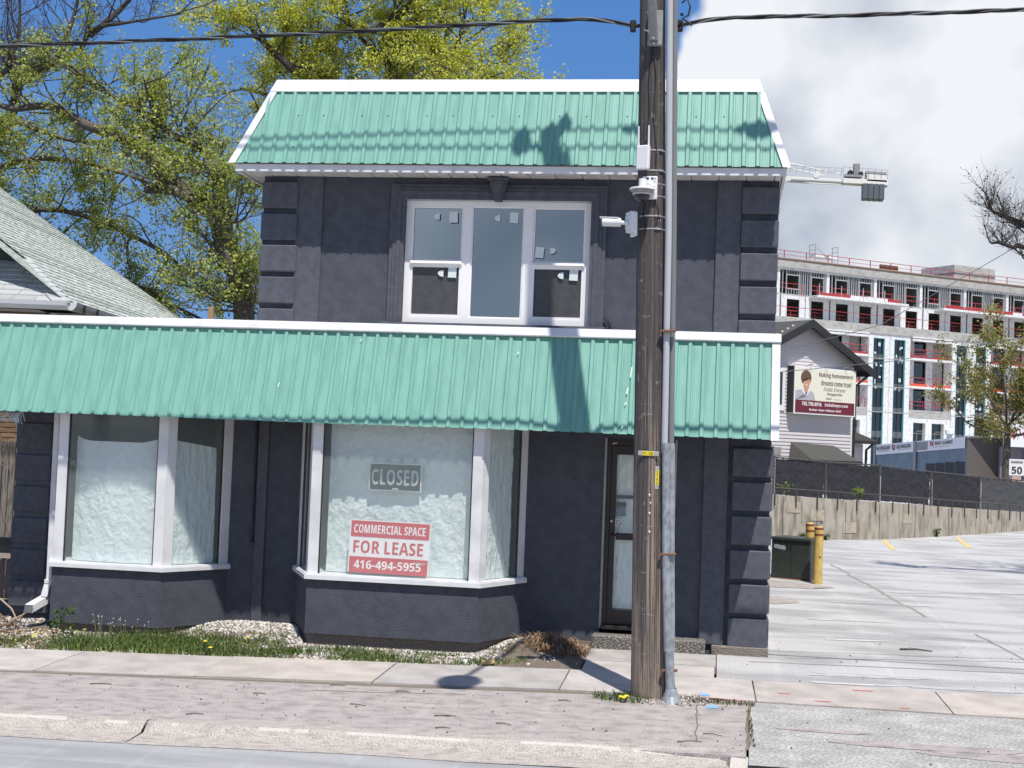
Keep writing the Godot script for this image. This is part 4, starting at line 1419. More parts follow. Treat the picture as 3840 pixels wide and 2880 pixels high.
func pole() -> void:
	var up := thing("utility_pole", "weathered wooden utility pole standing at the edge of the sidewalk before the shop door", "utility pole", Vector3(-0.566, -0.06, PZ))
	var b := MB.new()
	var rings := []
	var sides := 40
	var ny := 60
	var f := FastNoiseLite.new()
	f.seed = 31
	f.frequency = 2.0
	for j in ny + 1:
		var y := lerpf(-0.2, 11.2, float(j) / ny)
		var ring := []
		for k in sides + 1:
			var a := TAU * k / sides
			var r := pr_at(y) * (1.0 + 0.022 * f.get_noise_3d(cos(a) * 1.5, y * 0.25, sin(a) * 1.5) + 0.010 * f.get_noise_3d(cos(a) * 6.0, y * 0.4, sin(a) * 6.0))
			ring.append([Vector3(px_at(y) + cos(a) * r, y, PZ + sin(a) * r), Vector3(cos(a), 0.01, sin(a)), Vector2(float(k) / sides, 1.0 - (y + 0.2) / 11.4)])
		rings.append(ring)
	for j in ny:
		for k in sides:
			for t in [[[0, 0], [1, 0], [1, 1]], [[0, 0], [1, 1], [0, 1]]]:
				var w := []
				for q in t:
					w.append(rings[j + q[0]][k + q[1]])
				if (w[1][0] - w[0][0]).cross(w[2][0] - w[0][0]).dot(w[0][1]) > 0.0:
					w = [w[0], w[2], w[1]]
				for q in w:
					b.vert(q[0], q[1], q[2])
	var tp := []
	for k in sides:
		tp.append(rings[ny][k][0])
	b.poly(tp, Vector3.UP)
	var pm := StandardMaterial3D.new()
	pm.resource_name = "pole_wood"
	pm.albedo_texture = pole_texture()
	pm.roughness = 0.9
	obj("shaft", b, pm, up)
	# drying splits that run down the shaft
	b = MB.new()
	for s in [[62.0, 0.1, 2.3], [84.0, 0.0, 1.9], [100.0, 0.3, 3.0], [74.0, 2.6, 5.8], [116.0, 3.2, 6.4], [92.0, 4.0, 7.0], [52.0, 1.2, 3.4]]:
		var pts := []
		for k in 13:
			var y := lerpf(s[1], s[2], k / 12.0)
			pts.append(on_pole(y, s[0] + rng.randf_range(-0.8, 0.8), 0.0015))
		for k in 12:
			var w := 0.0045 * sin(PI * (k + 0.5) / 12.0) + 0.001
			b.quad(pts[k] - Vector3(w, 0, 0), pts[k] + Vector3(w, 0, 0), pts[k + 1] + Vector3(w, 0, 0), pts[k + 1] - Vector3(w, 0, 0), Vector3.BACK)
	obj("split", b, M.bark_dark, up)
	# riser pipes and their steel guard on the right-hand side
	b = MB.new()
	b.tube([Vector3(-0.705, 11.0, 2.80), Vector3(-0.52 - 0.028 * 2.2, 6.44, 2.795), Vector3(-0.52, 4.24, 2.79), Vector3(-0.490, 2.2, 2.79)], 0.031, 14)
	obj("riser_pipe", b, M.pvc_grey, up)
	b = MB.new()
	b.tube([Vector3(-0.660, 11.0, 2.76), Vector3(-0.475 - 0.028 * 2.2, 6.44, 2.755), Vector3(-0.475, 4.24, 2.75), Vector3(-0.432, 2.2, 2.75)], 0.028, 14)
	obj("riser_pipe", b, M.dark_pipe, up)
	b = MB.new()
	b.tube([Vector3(-0.478, 2.29, 2.80), Vector3(-0.440, 1.20, 2.82), Vector3(-0.395, 0.40, 2.835)], [0.037, 0.038, 0.040], 14)
	b.tube([Vector3(-0.428, 2.29, 2.775), Vector3(-0.395, 1.20, 2.795), Vector3(-0.365, 0.40, 2.81)], [0.032, 0.033, 0.034], 14)
	b.tube([Vector3(-0.385, 0.42, 2.83), Vector3(-0.372, 0.22, 2.84), Vector3(-0.362, 0.06, 2.845)], [0.044, 0.043, 0.046], 12)
	b.lathe(Vector3(-0.352, -0.065, 2.86), [Vector2(0.105, 0.0), Vector2(0.07, 0.07), Vector2(0.047, 0.14)], 10)
	obj("pipe_guard", b, M.galv, up)
	for y in [3.32, 1.278, 0.229]:
		b = MB.new()
		var cx: float = [-0.487, -0.42, -0.37][[3.32, 1.278, 0.229].find(y)]
		b.cbox(Vector3(cx, y, 2.83), Vector3(0.135, 0.022, 0.055), 0.004, Basis(Vector3.BACK, 0.03))
		b.tube([Vector3(cx - 0.07, y - 0.005, 2.83), Vector3(cx - 0.07, y - 0.005, 2.865)], 0.012, 6)
		obj("pipe_strap", b, M.rust, up)
	b = MB.new()
	b.tube([on_pole(3.4, 28, 0.006), on_pole(2.0, 27, 0.007), on_pole(1.25, 29, 0.007), on_pole(0.6, 26, 0.007), on_pole(0.0, 27, 0.007)], 0.005, 5)
	obj("ground_wire", b, M.cable_black, up)
	# number tags
	b = MB.new()
	var c1 := on_pole(2.19, 92, 0.006)
	b.cbox(c1, Vector3(0.190, 0.042, 0.006), 0.002, Basis(Vector3.BACK, -0.01))
	var t1 := obj("number_tag", b, M.tag_metal, up)
	boxof("yellow_plate", c1 + Vector3(-0.058, -0.0195, 0.003), c1 + Vector3(0.048, 0.0195, 0.005), M.tag_yellow, t1)
	words("tag_number", "P1-56", 0.027, 0.092, c1 + Vector3(-0.005, 0, 0.006), M.ink, t1, Basis(), true, "Droid Sans Mono")
	b = MB.new()
	var c2 := on_pole(1.97, 62, 0.004)
	var tb := Basis(Vector3.UP, deg_to_rad(28))
	b.cbox(c2, Vector3(0.040, 0.212, 0.005), 0.002, tb)
	var t2 := obj("number_tag", b, M.tag_metal, up)
	b = MB.new()
	b.box(c2 + tb * Vector3(0, 0, 0.0032), Vector3(0.036, 0.135, 0.002), tb)
	obj("yellow_plate", b, M.tag_yellow, t2)
	var chars := ["G", "U", "T", "9", "7", "6"]
	for i in 6:
		words("tag_number", chars[i], 0.015, 0.014, c2 + tb * Vector3(0, 0.055 - i * 0.0215, 0.0045), M.ink, t2, tb, true)
	for s in [[1.805, 88, 0.0], [1.735, 84, 0.5], [1.64, 88, -0.4], [1.47, 88, -0.4]]:
		b = MB.new()
		var p := on_pole(s[0], s[1], 0.004)
		b.lathe(p, [Vector2(0.0, 0.003), Vector2(0.009, 0.0026), Vector2(0.0135, 0.0)], 10, Basis(Vector3.BACK, s[2]) * Basis(Vector3.RIGHT, PI / 2) * Basis.from_scale(Vector3(0.8, 1, 1.15)))
		obj("nail_disc", b, M.tag_metal, up)
	for s in [1.52, 1.10, 0.72, 2.55]:
		b = MB.new()
		for k in 4:
			var a := rng.randf_range(65, 115)
			b.tube([on_pole(s + rng.randf_range(-0.01, 0.01), a, 0.001), on_pole(s + rng.randf_range(-0.01, 0.01), a + rng.randf_range(8, 22), 0.001)], 0.0016, 3, false)
		obj("scrape", b, M.tag_metal, up)
	# insulators, clamps and pole top hardware
	b = MB.new()
	b.tube([Vector3(-0.87, 10.8, PZ), Vector3(-1.18, 10.98, PZ)], 0.03, 6)
	b.lathe(Vector3(-1.2, 10.85, PZ), [Vector2(0.0, 0.36), Vector2(0.07, 0.34), Vector2(0.10, 0.25), Vector2(0.06, 0.2), Vector2(0.11, 0.1), Vector2(0.04, 0.0)], 10)
	b.tube([Vector3(-0.84, 10.9, PZ), Vector3(-0.70, 11.4, PZ)], 0.028, 6)
	b.lathe(Vector3(-0.70, 11.28, PZ), [Vector2(0.0, 0.26), Vector2(0.06, 0.22), Vector2(0.09, 0.12), Vector2(0.04, 0.0)], 10)
	obj("insulator", b, M.lamp_grey, up)
	for s in [[-0.925, -1.0], [-0.485, 1.0]]:
		b = MB.new()
		b.cbox(Vector3(s[0], 6.22, 2.64), Vector3(0.055, 0.11, 0.06), 0.01)
		b.tube([Vector3(s[0] - s[1] * 0.09, 6.22, 2.65), Vector3(s[0] + s[1] * 0.03, 6.22, 2.64)], 0.02, 6)
		obj("cable_clamp", b, M.cable_black, up)
	b = MB.new()
	b.tube([Vector3(-0.47, 6.40, 2.76), Vector3(-0.42, 6.44, 2.76), Vector3(-0.39, 6.36, 2.77), Vector3(-0.405, 6.28, 2.77), Vector3(-0.46, 6.25, 2.77), Vector3(-0.40, 6.21, 2.77), Vector3(-0.37, 6.18, 2.77)], 0.009, 6)
	b.cbox(Vector3(-0.465, 6.285, 2.78), Vector3(0.03, 0.025, 0.03), 0.004)
	obj("jumper_wire", b, M.cable_black, up)
	# loose thin wires running down the front
	b = MB.new()
	b.tube([on_pole(6.02, 86, 0.02), on_pole(5.7, 72, 0.008), on_pole(5.3, 82, 0.006), on_pole(5.0, 68, 0.006), on_pole(4.85, 70, 0.012)], 0.0045, 5)
	obj("thin_wire", b, M.cable_black, up)
	b = MB.new()
	b.tube([on_pole(5.95, 90, 0.02), on_pole(5.62, 102, 0.008), on_pole(5.35, 98, 0.006), on_pole(5.15, 108, 0.006)], 0.0045, 5)
	obj("thin_wire", b, M.cable_black, up)
	b = MB.new()
	b.tube([on_pole(4.78, 80, 0.01), on_pole(4.70, 86, 0.02), on_pole(4.74, 98, 0.02)], 0.004, 5)
	obj("thin_wire", b, M.cable_black, up)
	b = MB.new()
	b.tube([on_pole(4.50, 66, 0.01), on_pole(4.44, 60, 0.02), on_pole(4.36, 62, 0.02), on_pole(4.31, 72, 0.01)], 0.004, 5)
	obj("thin_wire", b, M.cable_black, up)
	b = MB.new()
	b.tube([on_pole(4.50, 118, 0.01), on_pole(4.42, 122, 0.01), on_pole(4.33, 112, 0.015), on_pole(4.25, 108, 0.01)], 0.004, 5)
	obj("thin_wire", b, M.cable_black, up)
	# ---- street lamp
	var lamp := thing("street_lamp", "grey street lamp whose long arm leaves the utility pole above the frame", "street lamp", Vector3(-0.71, 6.1, 2.82))
	b = MB.new()
	b.cbox(Vector3(-0.705, 6.14, 2.825), Vector3(0.135, 0.33, 0.05), 0.008)
	obj("mounting_plate", b, M.lamp_grey, lamp)
	b = MB.new()
	b.tube([Vector3(-0.715, 6.03, 2.86), Vector3(-0.73, 6.30, 3.02), Vector3(-0.745, 6.75, 3.6), Vector3(-0.765, 7.35, 4.6), Vector3(-0.79, 7.62, 5.5)], [0.045, 0.040, 0.035, 0.032, 0.03], 12)
	obj("arm", b, M.lamp_grey, lamp)
	b = MB.new()
	b.tube([on_pole(6.13, 118, 0.03), Vector3(-0.72, 6.075, 2.91), on_pole(6.13, 62, 0.03)], 0.006, 5)
	b.lathe(Vector3(-0.718, 6.03, 2.905), [Vector2(0.0, 0.012), Vector2(0.016, 0.008), Vector2(0.018, 0.0)], 8, Basis(Vector3.RIGHT, PI / 2))
	b.lathe(Vector3(-0.712, 5.99, 2.865), [Vector2(0.0, 0.012), Vector2(0.013, 0.008), Vector2(0.015, 0.0)], 8, Basis(Vector3.RIGHT, PI / 2))
	obj("tie_wire", b, M.steel_band, lamp)
	b = MB.new()
	b.lathe(Vector3.ZERO, [Vector2(0.0, 0.13), Vector2(0.13, 0.11), Vector2(0.21, 0.04), Vector2(0.22, 0.0), Vector2(0.18, -0.05), Vector2(0.0, -0.08)], 18)
	var lm := put("lamp_head", b.mesh(), M.lamp_grey, lamp, Vector3(-0.81, 7.64, 5.86))
	lm.scale = Vector3(1, 1, 1.55)
	# ---- radio box with two antennas
	var rb := thing("wireless_box", "flat white radio box with two stub antennas strapped to the pole below the lamp arm", "radio box", Vector3(-0.77, 4.82, 2.82))
	var rbs := Basis(Vector3.UP, deg_to_rad(-22))
	var rc := Vector3(-0.775, 4.925, 2.84)
	b = MB.new()
	b.cbox(rc, Vector3(0.128, 0.225, 0.05), 0.010, rbs)
	obj("case", b, M.cam_white, rb)
	for dx in [-0.052, 0.052]:
		b = MB.new()
		var p: Vector3 = rc + rbs * Vector3(dx, 0.11, 0)
		b.tube([p, p + Vector3(0, 0.025, 0)], 0.010, 8)
		b.tube([p + Vector3(0, 0.02, 0), p + Vector3(-0.004, 0.185, 0)], 0.0085, 8)
		obj("antenna", b, M.cam_white, rb)
	for y in [5.005, 4.815]:
		b = MB.new()
		band(b, y, deg_to_rad(15), deg_to_rad(110), 0.012)
		b.cbox(on_pole(y, 48, 0.01), Vector3(0.05, 0.018, 0.012), 0.003, Basis(Vector3.UP, deg_to_rad(42)))
		obj("band_clamp", b, M.steel_band, rb)
	# ---- dome camera
	var dc := thing("dome_camera", "white dome security camera on a square back plate strapped to the pole", "camera", Vector3(-0.75, 4.6, 2.86))
	var pb := Basis(Vector3.UP, deg_to_rad(-6))
	b = MB.new()
	b.cbox(Vector3(-0.705, 4.645, 2.825), Vector3(0.14, 0.215, 0.03), 0.006, pb)
	obj("back_plate", b, M.cam_white, dc)
	b = MB.new()
	for s in [[-0.022, 0.085, 0.022, 0.02], [0.022, 0.085, 0.02, 0.02], [-0.05, 0.085, 0.012, 0.006], [0.05, 0.085, 0.012, 0.006], [0.045, 0.055, 0.008, 0.01]]:
		b.box(Vector3(-0.705, 4.645, 2.842) + pb * Vector3(s[0], s[1], 0), Vector3(s[2], s[3], 0.004), pb)
	obj("plate_slot", b, M.cam_dark, dc)
	b = MB.new()
	b.sweep([Vector3(-0.745, 4.72, 2.84), Vector3(-0.655, 4.66, 2.84), Vector3(-0.655, 4.60, 2.84), Vector3(-0.745, 4.60, 2.84)], Vector3(-0.02, -0.01, 0.09))
	b.lathe(Vector3(-0.765, 4.60, 2.97), [Vector2(0.0, 0.10), Vector2(0.035, 0.10), Vector2(0.035, 0.03), Vector2(0.115, 0.012), Vector2(0.118, 0.0), Vector2(0.112, -0.005)], 22)
	obj("housing", b, M.cam_white, dc)
	b = MB.new()
	b.lathe(Vector3(-0.765, 4.60, 2.97), [Vector2(0.112, -0.006), Vector2(0.085, -0.04)], 22)
	obj("shade_ring", b, M.lamp_grey, dc)
	b = MB.new()
	b.lathe(Vector3(-0.765, 4.60, 2.97), [Vector2(0.086, -0.04), Vector2(0.086, -0.047), Vector2(0.072, -0.047)], 22)
	obj("trim_ring", b, M.cam_white, dc)
	b = MB.new()
	b.lathe(Vector3(-0.765, 4.60, 2.97), [Vector2(0.075, -0.047), Vector2(0.07, -0.075), Vector2(0.05, -0.098), Vector2(0.02, -0.108), Vector2(0.0, -0.109)], 22)
	obj("dome", b, M.cam_dark, dc)
	for y in [4.69, 4.575]:
		b = MB.new()
		band(b, y, deg_to_rad(10), deg_to_rad(80), 0.011)
		b.cbox(on_pole(y, 30, 0.008), Vector3(0.02, 0.022, 0.02), 0.004)
		obj("band_clamp", b, M.steel_band, dc)
	# ---- bullet camera
	var bc := thing("bullet_camera", "white bullet security camera on a junction box, pointing left from the pole", "camera", Vector3(-0.87, 4.31, 2.86))
	b = MB.new()
	var y0 := 4.31
	b.tube([Vector3(-1.128, y0, 2.90), Vector3(-1.12, y0, 2.90), Vector3(-0.965, y0, 2.885), Vector3(-0.955, y0, 2.885)], [0.036, 0.041, 0.041, 0.034], 18)
	obj("camera_body", b, M.cam_white, bc)
	b = MB.new()
	b.tube([Vector3(-1.131, y0, 2.9003), Vector3(-1.128, y0, 2.90)], 0.033, 16)
	obj("lens_face", b, M.cam_dark, bc)
	b = MB.new()
	b.sweep([Vector3(-1.150, y0 + 0.043, 2.862), Vector3(-1.150, y0 + 0.048, 2.90), Vector3(-1.150, y0 + 0.043, 2.938), Vector3(-1.150, y0 + 0.036, 2.938), Vector3(-1.150, y0 + 0.041, 2.90), Vector3(-1.150, y0 + 0.036, 2.862)], Vector3(0.17, 0.0, -0.014))
	obj("sun_shield", b, M.cam_white, bc)
	b = MB.new()
	b.tube([Vector3(-0.957, y0 - 0.002, 2.885), Vector3(-0.90, y0 - 0.004, 2.88)], 0.019, 12)
	b.tube([Vector3(-0.912, y0 - 0.004, 2.88), Vector3(-0.89, y0 - 0.004, 2.88)], [0.026, 0.032], 12)
	obj("swivel", b, M.cam_white, bc)
	b = MB.new()
	var jb := Basis(Vector3.UP, deg_to_rad(-62)) * Basis(Vector3.BACK, deg_to_rad(3))
	b.cbox(Vector3(-0.865, y0 + 0.01, 2.845), Vector3(0.12, 0.19, 0.062), 0.008, jb)
	b.cbox(Vector3(-0.885, y0 + 0.005, 2.86), Vector3(0.095, 0.13, 0.04), 0.008, jb)
	b.cbox(Vector3(-0.84, y0 - 0.012, 2.835), Vector3(0.10, 0.22, 0.03), 0.004, jb)
	obj("junction_box", b, M.cam_white, bc)
	for y in [4.388, 4.268]:
		b = MB.new()
		band(b, y, deg_to_rad(12), deg_to_rad(140), 0.012)
		b.cbox(on_pole(y, 62, 0.008), Vector3(0.06, 0.018, 0.012), 0.003, Basis(Vector3.UP, deg_to_rad(28)))
		obj("band_clamp", b, M.steel_band, bc)
	# ---- overhead cables
	cable("overhead_cable", "twisted black service cable sagging left from the pole across the upper roof", [Vector3(-0.945, 6.235, 2.62), Vector3(-1.37, 6.30, 2.62), Vector3(-2.44, 6.255, 2.62), Vector3(-3.96, 6.18, 2.62), Vector3(-7.43, 6.063, 2.62), Vector3(-13, 5.98, 2.62), Vector3(-20, 6.0, 2.62), Vector3(-30, 6.3, 2.62)])
	cable("overhead_cable", "twisted black service cable running right from the pole across the clouds", [Vector3(-0.47, 6.235, 2.62), Vector3(-0.05, 6.30, 2.62), Vector3(1.12, 6.315, 2.62), Vector3(2.75, 6.355, 2.62), Vector3(6, 6.43, 2.62), Vector3(14, 6.68, 2.62), Vector3(30, 7.3, 2.62)])
	for s in [[11.36, -0.86, 0.016, "upper line wire above the frame, passing over the pole top"], [10.93, -1.05, 0.015, "lower line wire above the frame, held left of the pole top"]]:
		b = MB.new()
		var pts := []
		for k in 25:
			var x := -32.0 + k * 64.0 / 24.0
			var d: float = absf(x - s[1])
			var sag := 0.10 * d - 0.0031 * d * d if x < s[1] else 0.03 * d - 0.001 * d * d
			pts.append(Vector3(x, s[0] - sag * (1.0 if s[2] > 0.0155 else 0.3), PZ))
		b.tube(pts, s[2], 6)
		var w := obj("line_wire", b, M.cable_black)
		tag(w, s[3], "wire")
		if s[2] > 0.0155:
			b = MB.new()
			for q in [[0.1, 0.05, 0.3], [1.45, 0.09, 0.5]]:
				b.tube([Vector3(q[0] - q[2] * 0.5, s[0] - 0.02, PZ), Vector3(q[0], s[0] - 0.06, PZ), Vector3(q[0] + q[2] * 0.5, s[0] - 0.02, PZ)], [0.03, q[1], 0.03], 6)
			obj("splice", b, M.cable_black, w)

func cable(called: String, label: String, knots: Array) -> void:
	var cv := Curve3D.new()
	for i in knots.size():
		var d: Vector3 = knots[mini(i + 1, knots.size() - 1)] - knots[maxi(i - 1, 0)]
		var near := INF
		if i > 0:
			near = minf(near, knots[i].distance_to(knots[i - 1]))
		if i < knots.size() - 1:
			near = minf(near, knots[i].distance_to(knots[i + 1]))
		d = d.normalized() * near * 0.33
		cv.add_point(knots[i], -d, d)
	var L := cv.get_baked_length()
	var o := thing(called, label, "cable", knots[0])
	for s in 3:
		var b := MB.new()
		var pts := []
		var m := int(L / 0.12)
		for k in m + 1:
			var t := k * L / m
			var a := t * 6.5 + TAU * s / 3.0
			var p := cv.sample_baked(t, true)
			pts.append(p + Vector3(0, sin(a), cos(a)) * 0.012)
		b.tube(pts, 0.0125 if s < 2 else 0.008, 5, false)
		obj("strand", b, M.cable_black if s < 2 else M.cable_grey, o)

# ---------------------------------------------------------------- things on the parking lot
func lot_things() -> void:
	var c := Vector3(1.29, 0.10, -8.42)
	var cab := thing("utility_cabinet", "low dark green electrical cabinet with a white graffiti scrawl beside the yellow bollard", "utility cabinet", c)
	var bs := Basis(Vector3.UP, deg_to_rad(-25))
	var b := MB.new()
	b.cbox(c + bs * Vector3(0, 0.34, -0.22), Vector3(0.70, 0.66, 0.55), 0.012, bs)
	obj("case", b, M.cabinet_green, cab)
	b = MB.new()
	b.cbox(c + bs * Vector3(0, 0.685, -0.21), Vector3(0.73, 0.05, 0.60), 0.012, bs)
	obj("lid", b, M.cabinet_green, cab)
	for s in [-1.0, 1.0]:
		b = MB.new()
		b.cbox(c + bs * Vector3(s * 0.171, 0.335, 0.058), Vector3(0.332, 0.60, 0.012), 0.004, bs)
		var d := obj("door", b, M.cabinet_green, cab)
		b = MB.new()
		b.cbox(c + bs * Vector3(s * 0.03 - 0.02, 0.58, 0.072), Vector3(0.014, 0.12, 0.02), 0.004, bs)
		obj("door_handle" if s < 0 else "hinge", b, M.black_rubber, d)
	b = MB.new()
	b.cbox(c + bs * Vector3(0, -0.015, -0.22), Vector3(0.74, 0.07, 0.60), 0.01, bs)
	obj("plinth", b, M.rust, cab)
	b = MB.new()
	for s in 9:
		var pts := []
		var x0 := -0.29 + s * 0.022
		for k in 7:
			pts.append(c + bs * Vector3(x0 + 0.018 * sin(k * 1.7 + s) + k * 0.002, 0.55 - (0.5 * s * 0.006) + 0.035 * sin(k * 1.1 + s * 2.3), 0.0665))
		b.tube(pts, 0.003, 4)
	obj("graffiti", b, M.sticker, cab)
	# bollards
	for s in [[1.69, -7.90, "yellow steel bollard with two dark bands right in front of the green cabinet"], [1.60, -8.75, "yellow bollard almost hidden behind the green cabinet"]]:
		var p := gp(s[0], s[1])
		var o := thing("bollard", s[2], "bollard", p, "bollards guarding the electrical cabinet")
		b = MB.new()
		b.lathe(p, [Vector2(0.074, -0.05), Vector2(0.074, 0.90), Vector2(0.066, 0.93), Vector2(0.035, 0.95), Vector2(0.0, 0.955)], 20)
		obj("post", b, M.bollard_yellow, o)
		b = MB.new()
		b.lathe(p, [Vector2(0.0755, 0.895), Vector2(0.0755, 0.92), Vector2(0.07, 0.934)], 20)
		b.lathe(p, [Vector2(0.0755, 0.795), Vector2(0.0755, 0.83)], 20)
		obj("band", b, M.bollard_band, o)
		b = MB.new()
		b.lathe(p + Vector3(0.02, 0.45, 0.074), [Vector2(0.0, 0.004), Vector2(0.014, 0.003), Vector2(0.02, 0.0)], 7, Basis(Vector3.RIGHT, PI / 2))
		obj("rust_chip", b, M.rust, o)
	# dark rubbish by the corner of the shop
	b = MB.new()
	b.cbox(Vector3(0.70, 0.14, -7.2), Vector3(0.14, 0.28, 0.10), 0.02, Basis(Vector3.BACK, -0.3))
	b.cbox(Vector3(0.76, 0.10, -6.9), Vector3(0.16, 0.08, 0.12), 0.02, Basis(Vector3.UP, 0.4))
	one("black_bin", "small dark bin lying half hidden behind the right corner of the shop", "bin", b, M.cabinet_green)

# ---------------------------------------------------------------- retaining wall, rail, fence
var wall_line := [Vector2(-6, -16.2), Vector2(1.2, -17.55), Vector2(2.4, -17.9), Vector2(3.9, -18.9), Vector2(5.93, -21.4), Vector2(8.54, -25.04), Vector2(14, -32.4)]

func wall_top(x: float) -> float:
	return 1.29 - 0.040 * x if x < 3.9 else 1.134 - 0.065 * (x - 3.9)

func plot_y(x: float) -> float:
	return clampf(1.20 - 0.062 * x, 0.1, 1.5)

func plant(b: MB, p: Vector3, hgt: float, spread: float, count: int, leaf: float, cols: Array) -> void:
	for k in count:
		var a := rng.randf() * TAU
		var t := pow(rng.randf(), 0.6)
		var q := p + Vector3(cos(a) * spread * t * rng.randf(), hgt * t, sin(a) * spread * t * rng.randf())
		b.col = cols[rng.randi() % cols.size()] * rng.randf_range(0.75, 1.2)
		leaf_at(b, q, leaf * rng.randf_range(0.6, 1.2))
	b.col = Color(0.10, 0.12, 0.05)
	for k in 5:
		var a := rng.randf() * TAU
		b.tube([p, p + Vector3(cos(a) * spread * 0.25, hgt * 0.5, sin(a) * spread * 0.25), p + Vector3(cos(a) * spread * 0.5, hgt * 0.9, sin(a) * spread * 0.5)], [0.006, 0.005, 0.003], 4, false)

func leaf_at(b: MB, q: Vector3, s: float) -> void:
	var bs := Basis.from_euler(Vector3(rng.randf_range(-1.3, 1.3), rng.randf() * TAU, rng.randf_range(-1.0, 1.0)))
	var p0 := q
	var p1 := q + bs * Vector3(s * 0.42, s * 0.08, s * 0.5)
	var p2 := q + bs * Vector3(0, 0, s)
	var p3 := q + bs * Vector3(-s * 0.42, s * 0.08, s * 0.5)
	var nn := bs * Vector3.UP
	b.tri(p0, p1, p2, (nn + bs * Vector3(0.35, 0, 0)).normalized())
	b.tri(p0, p2, p3, (nn - bs * Vector3(0.35, 0, 0)).normalized())

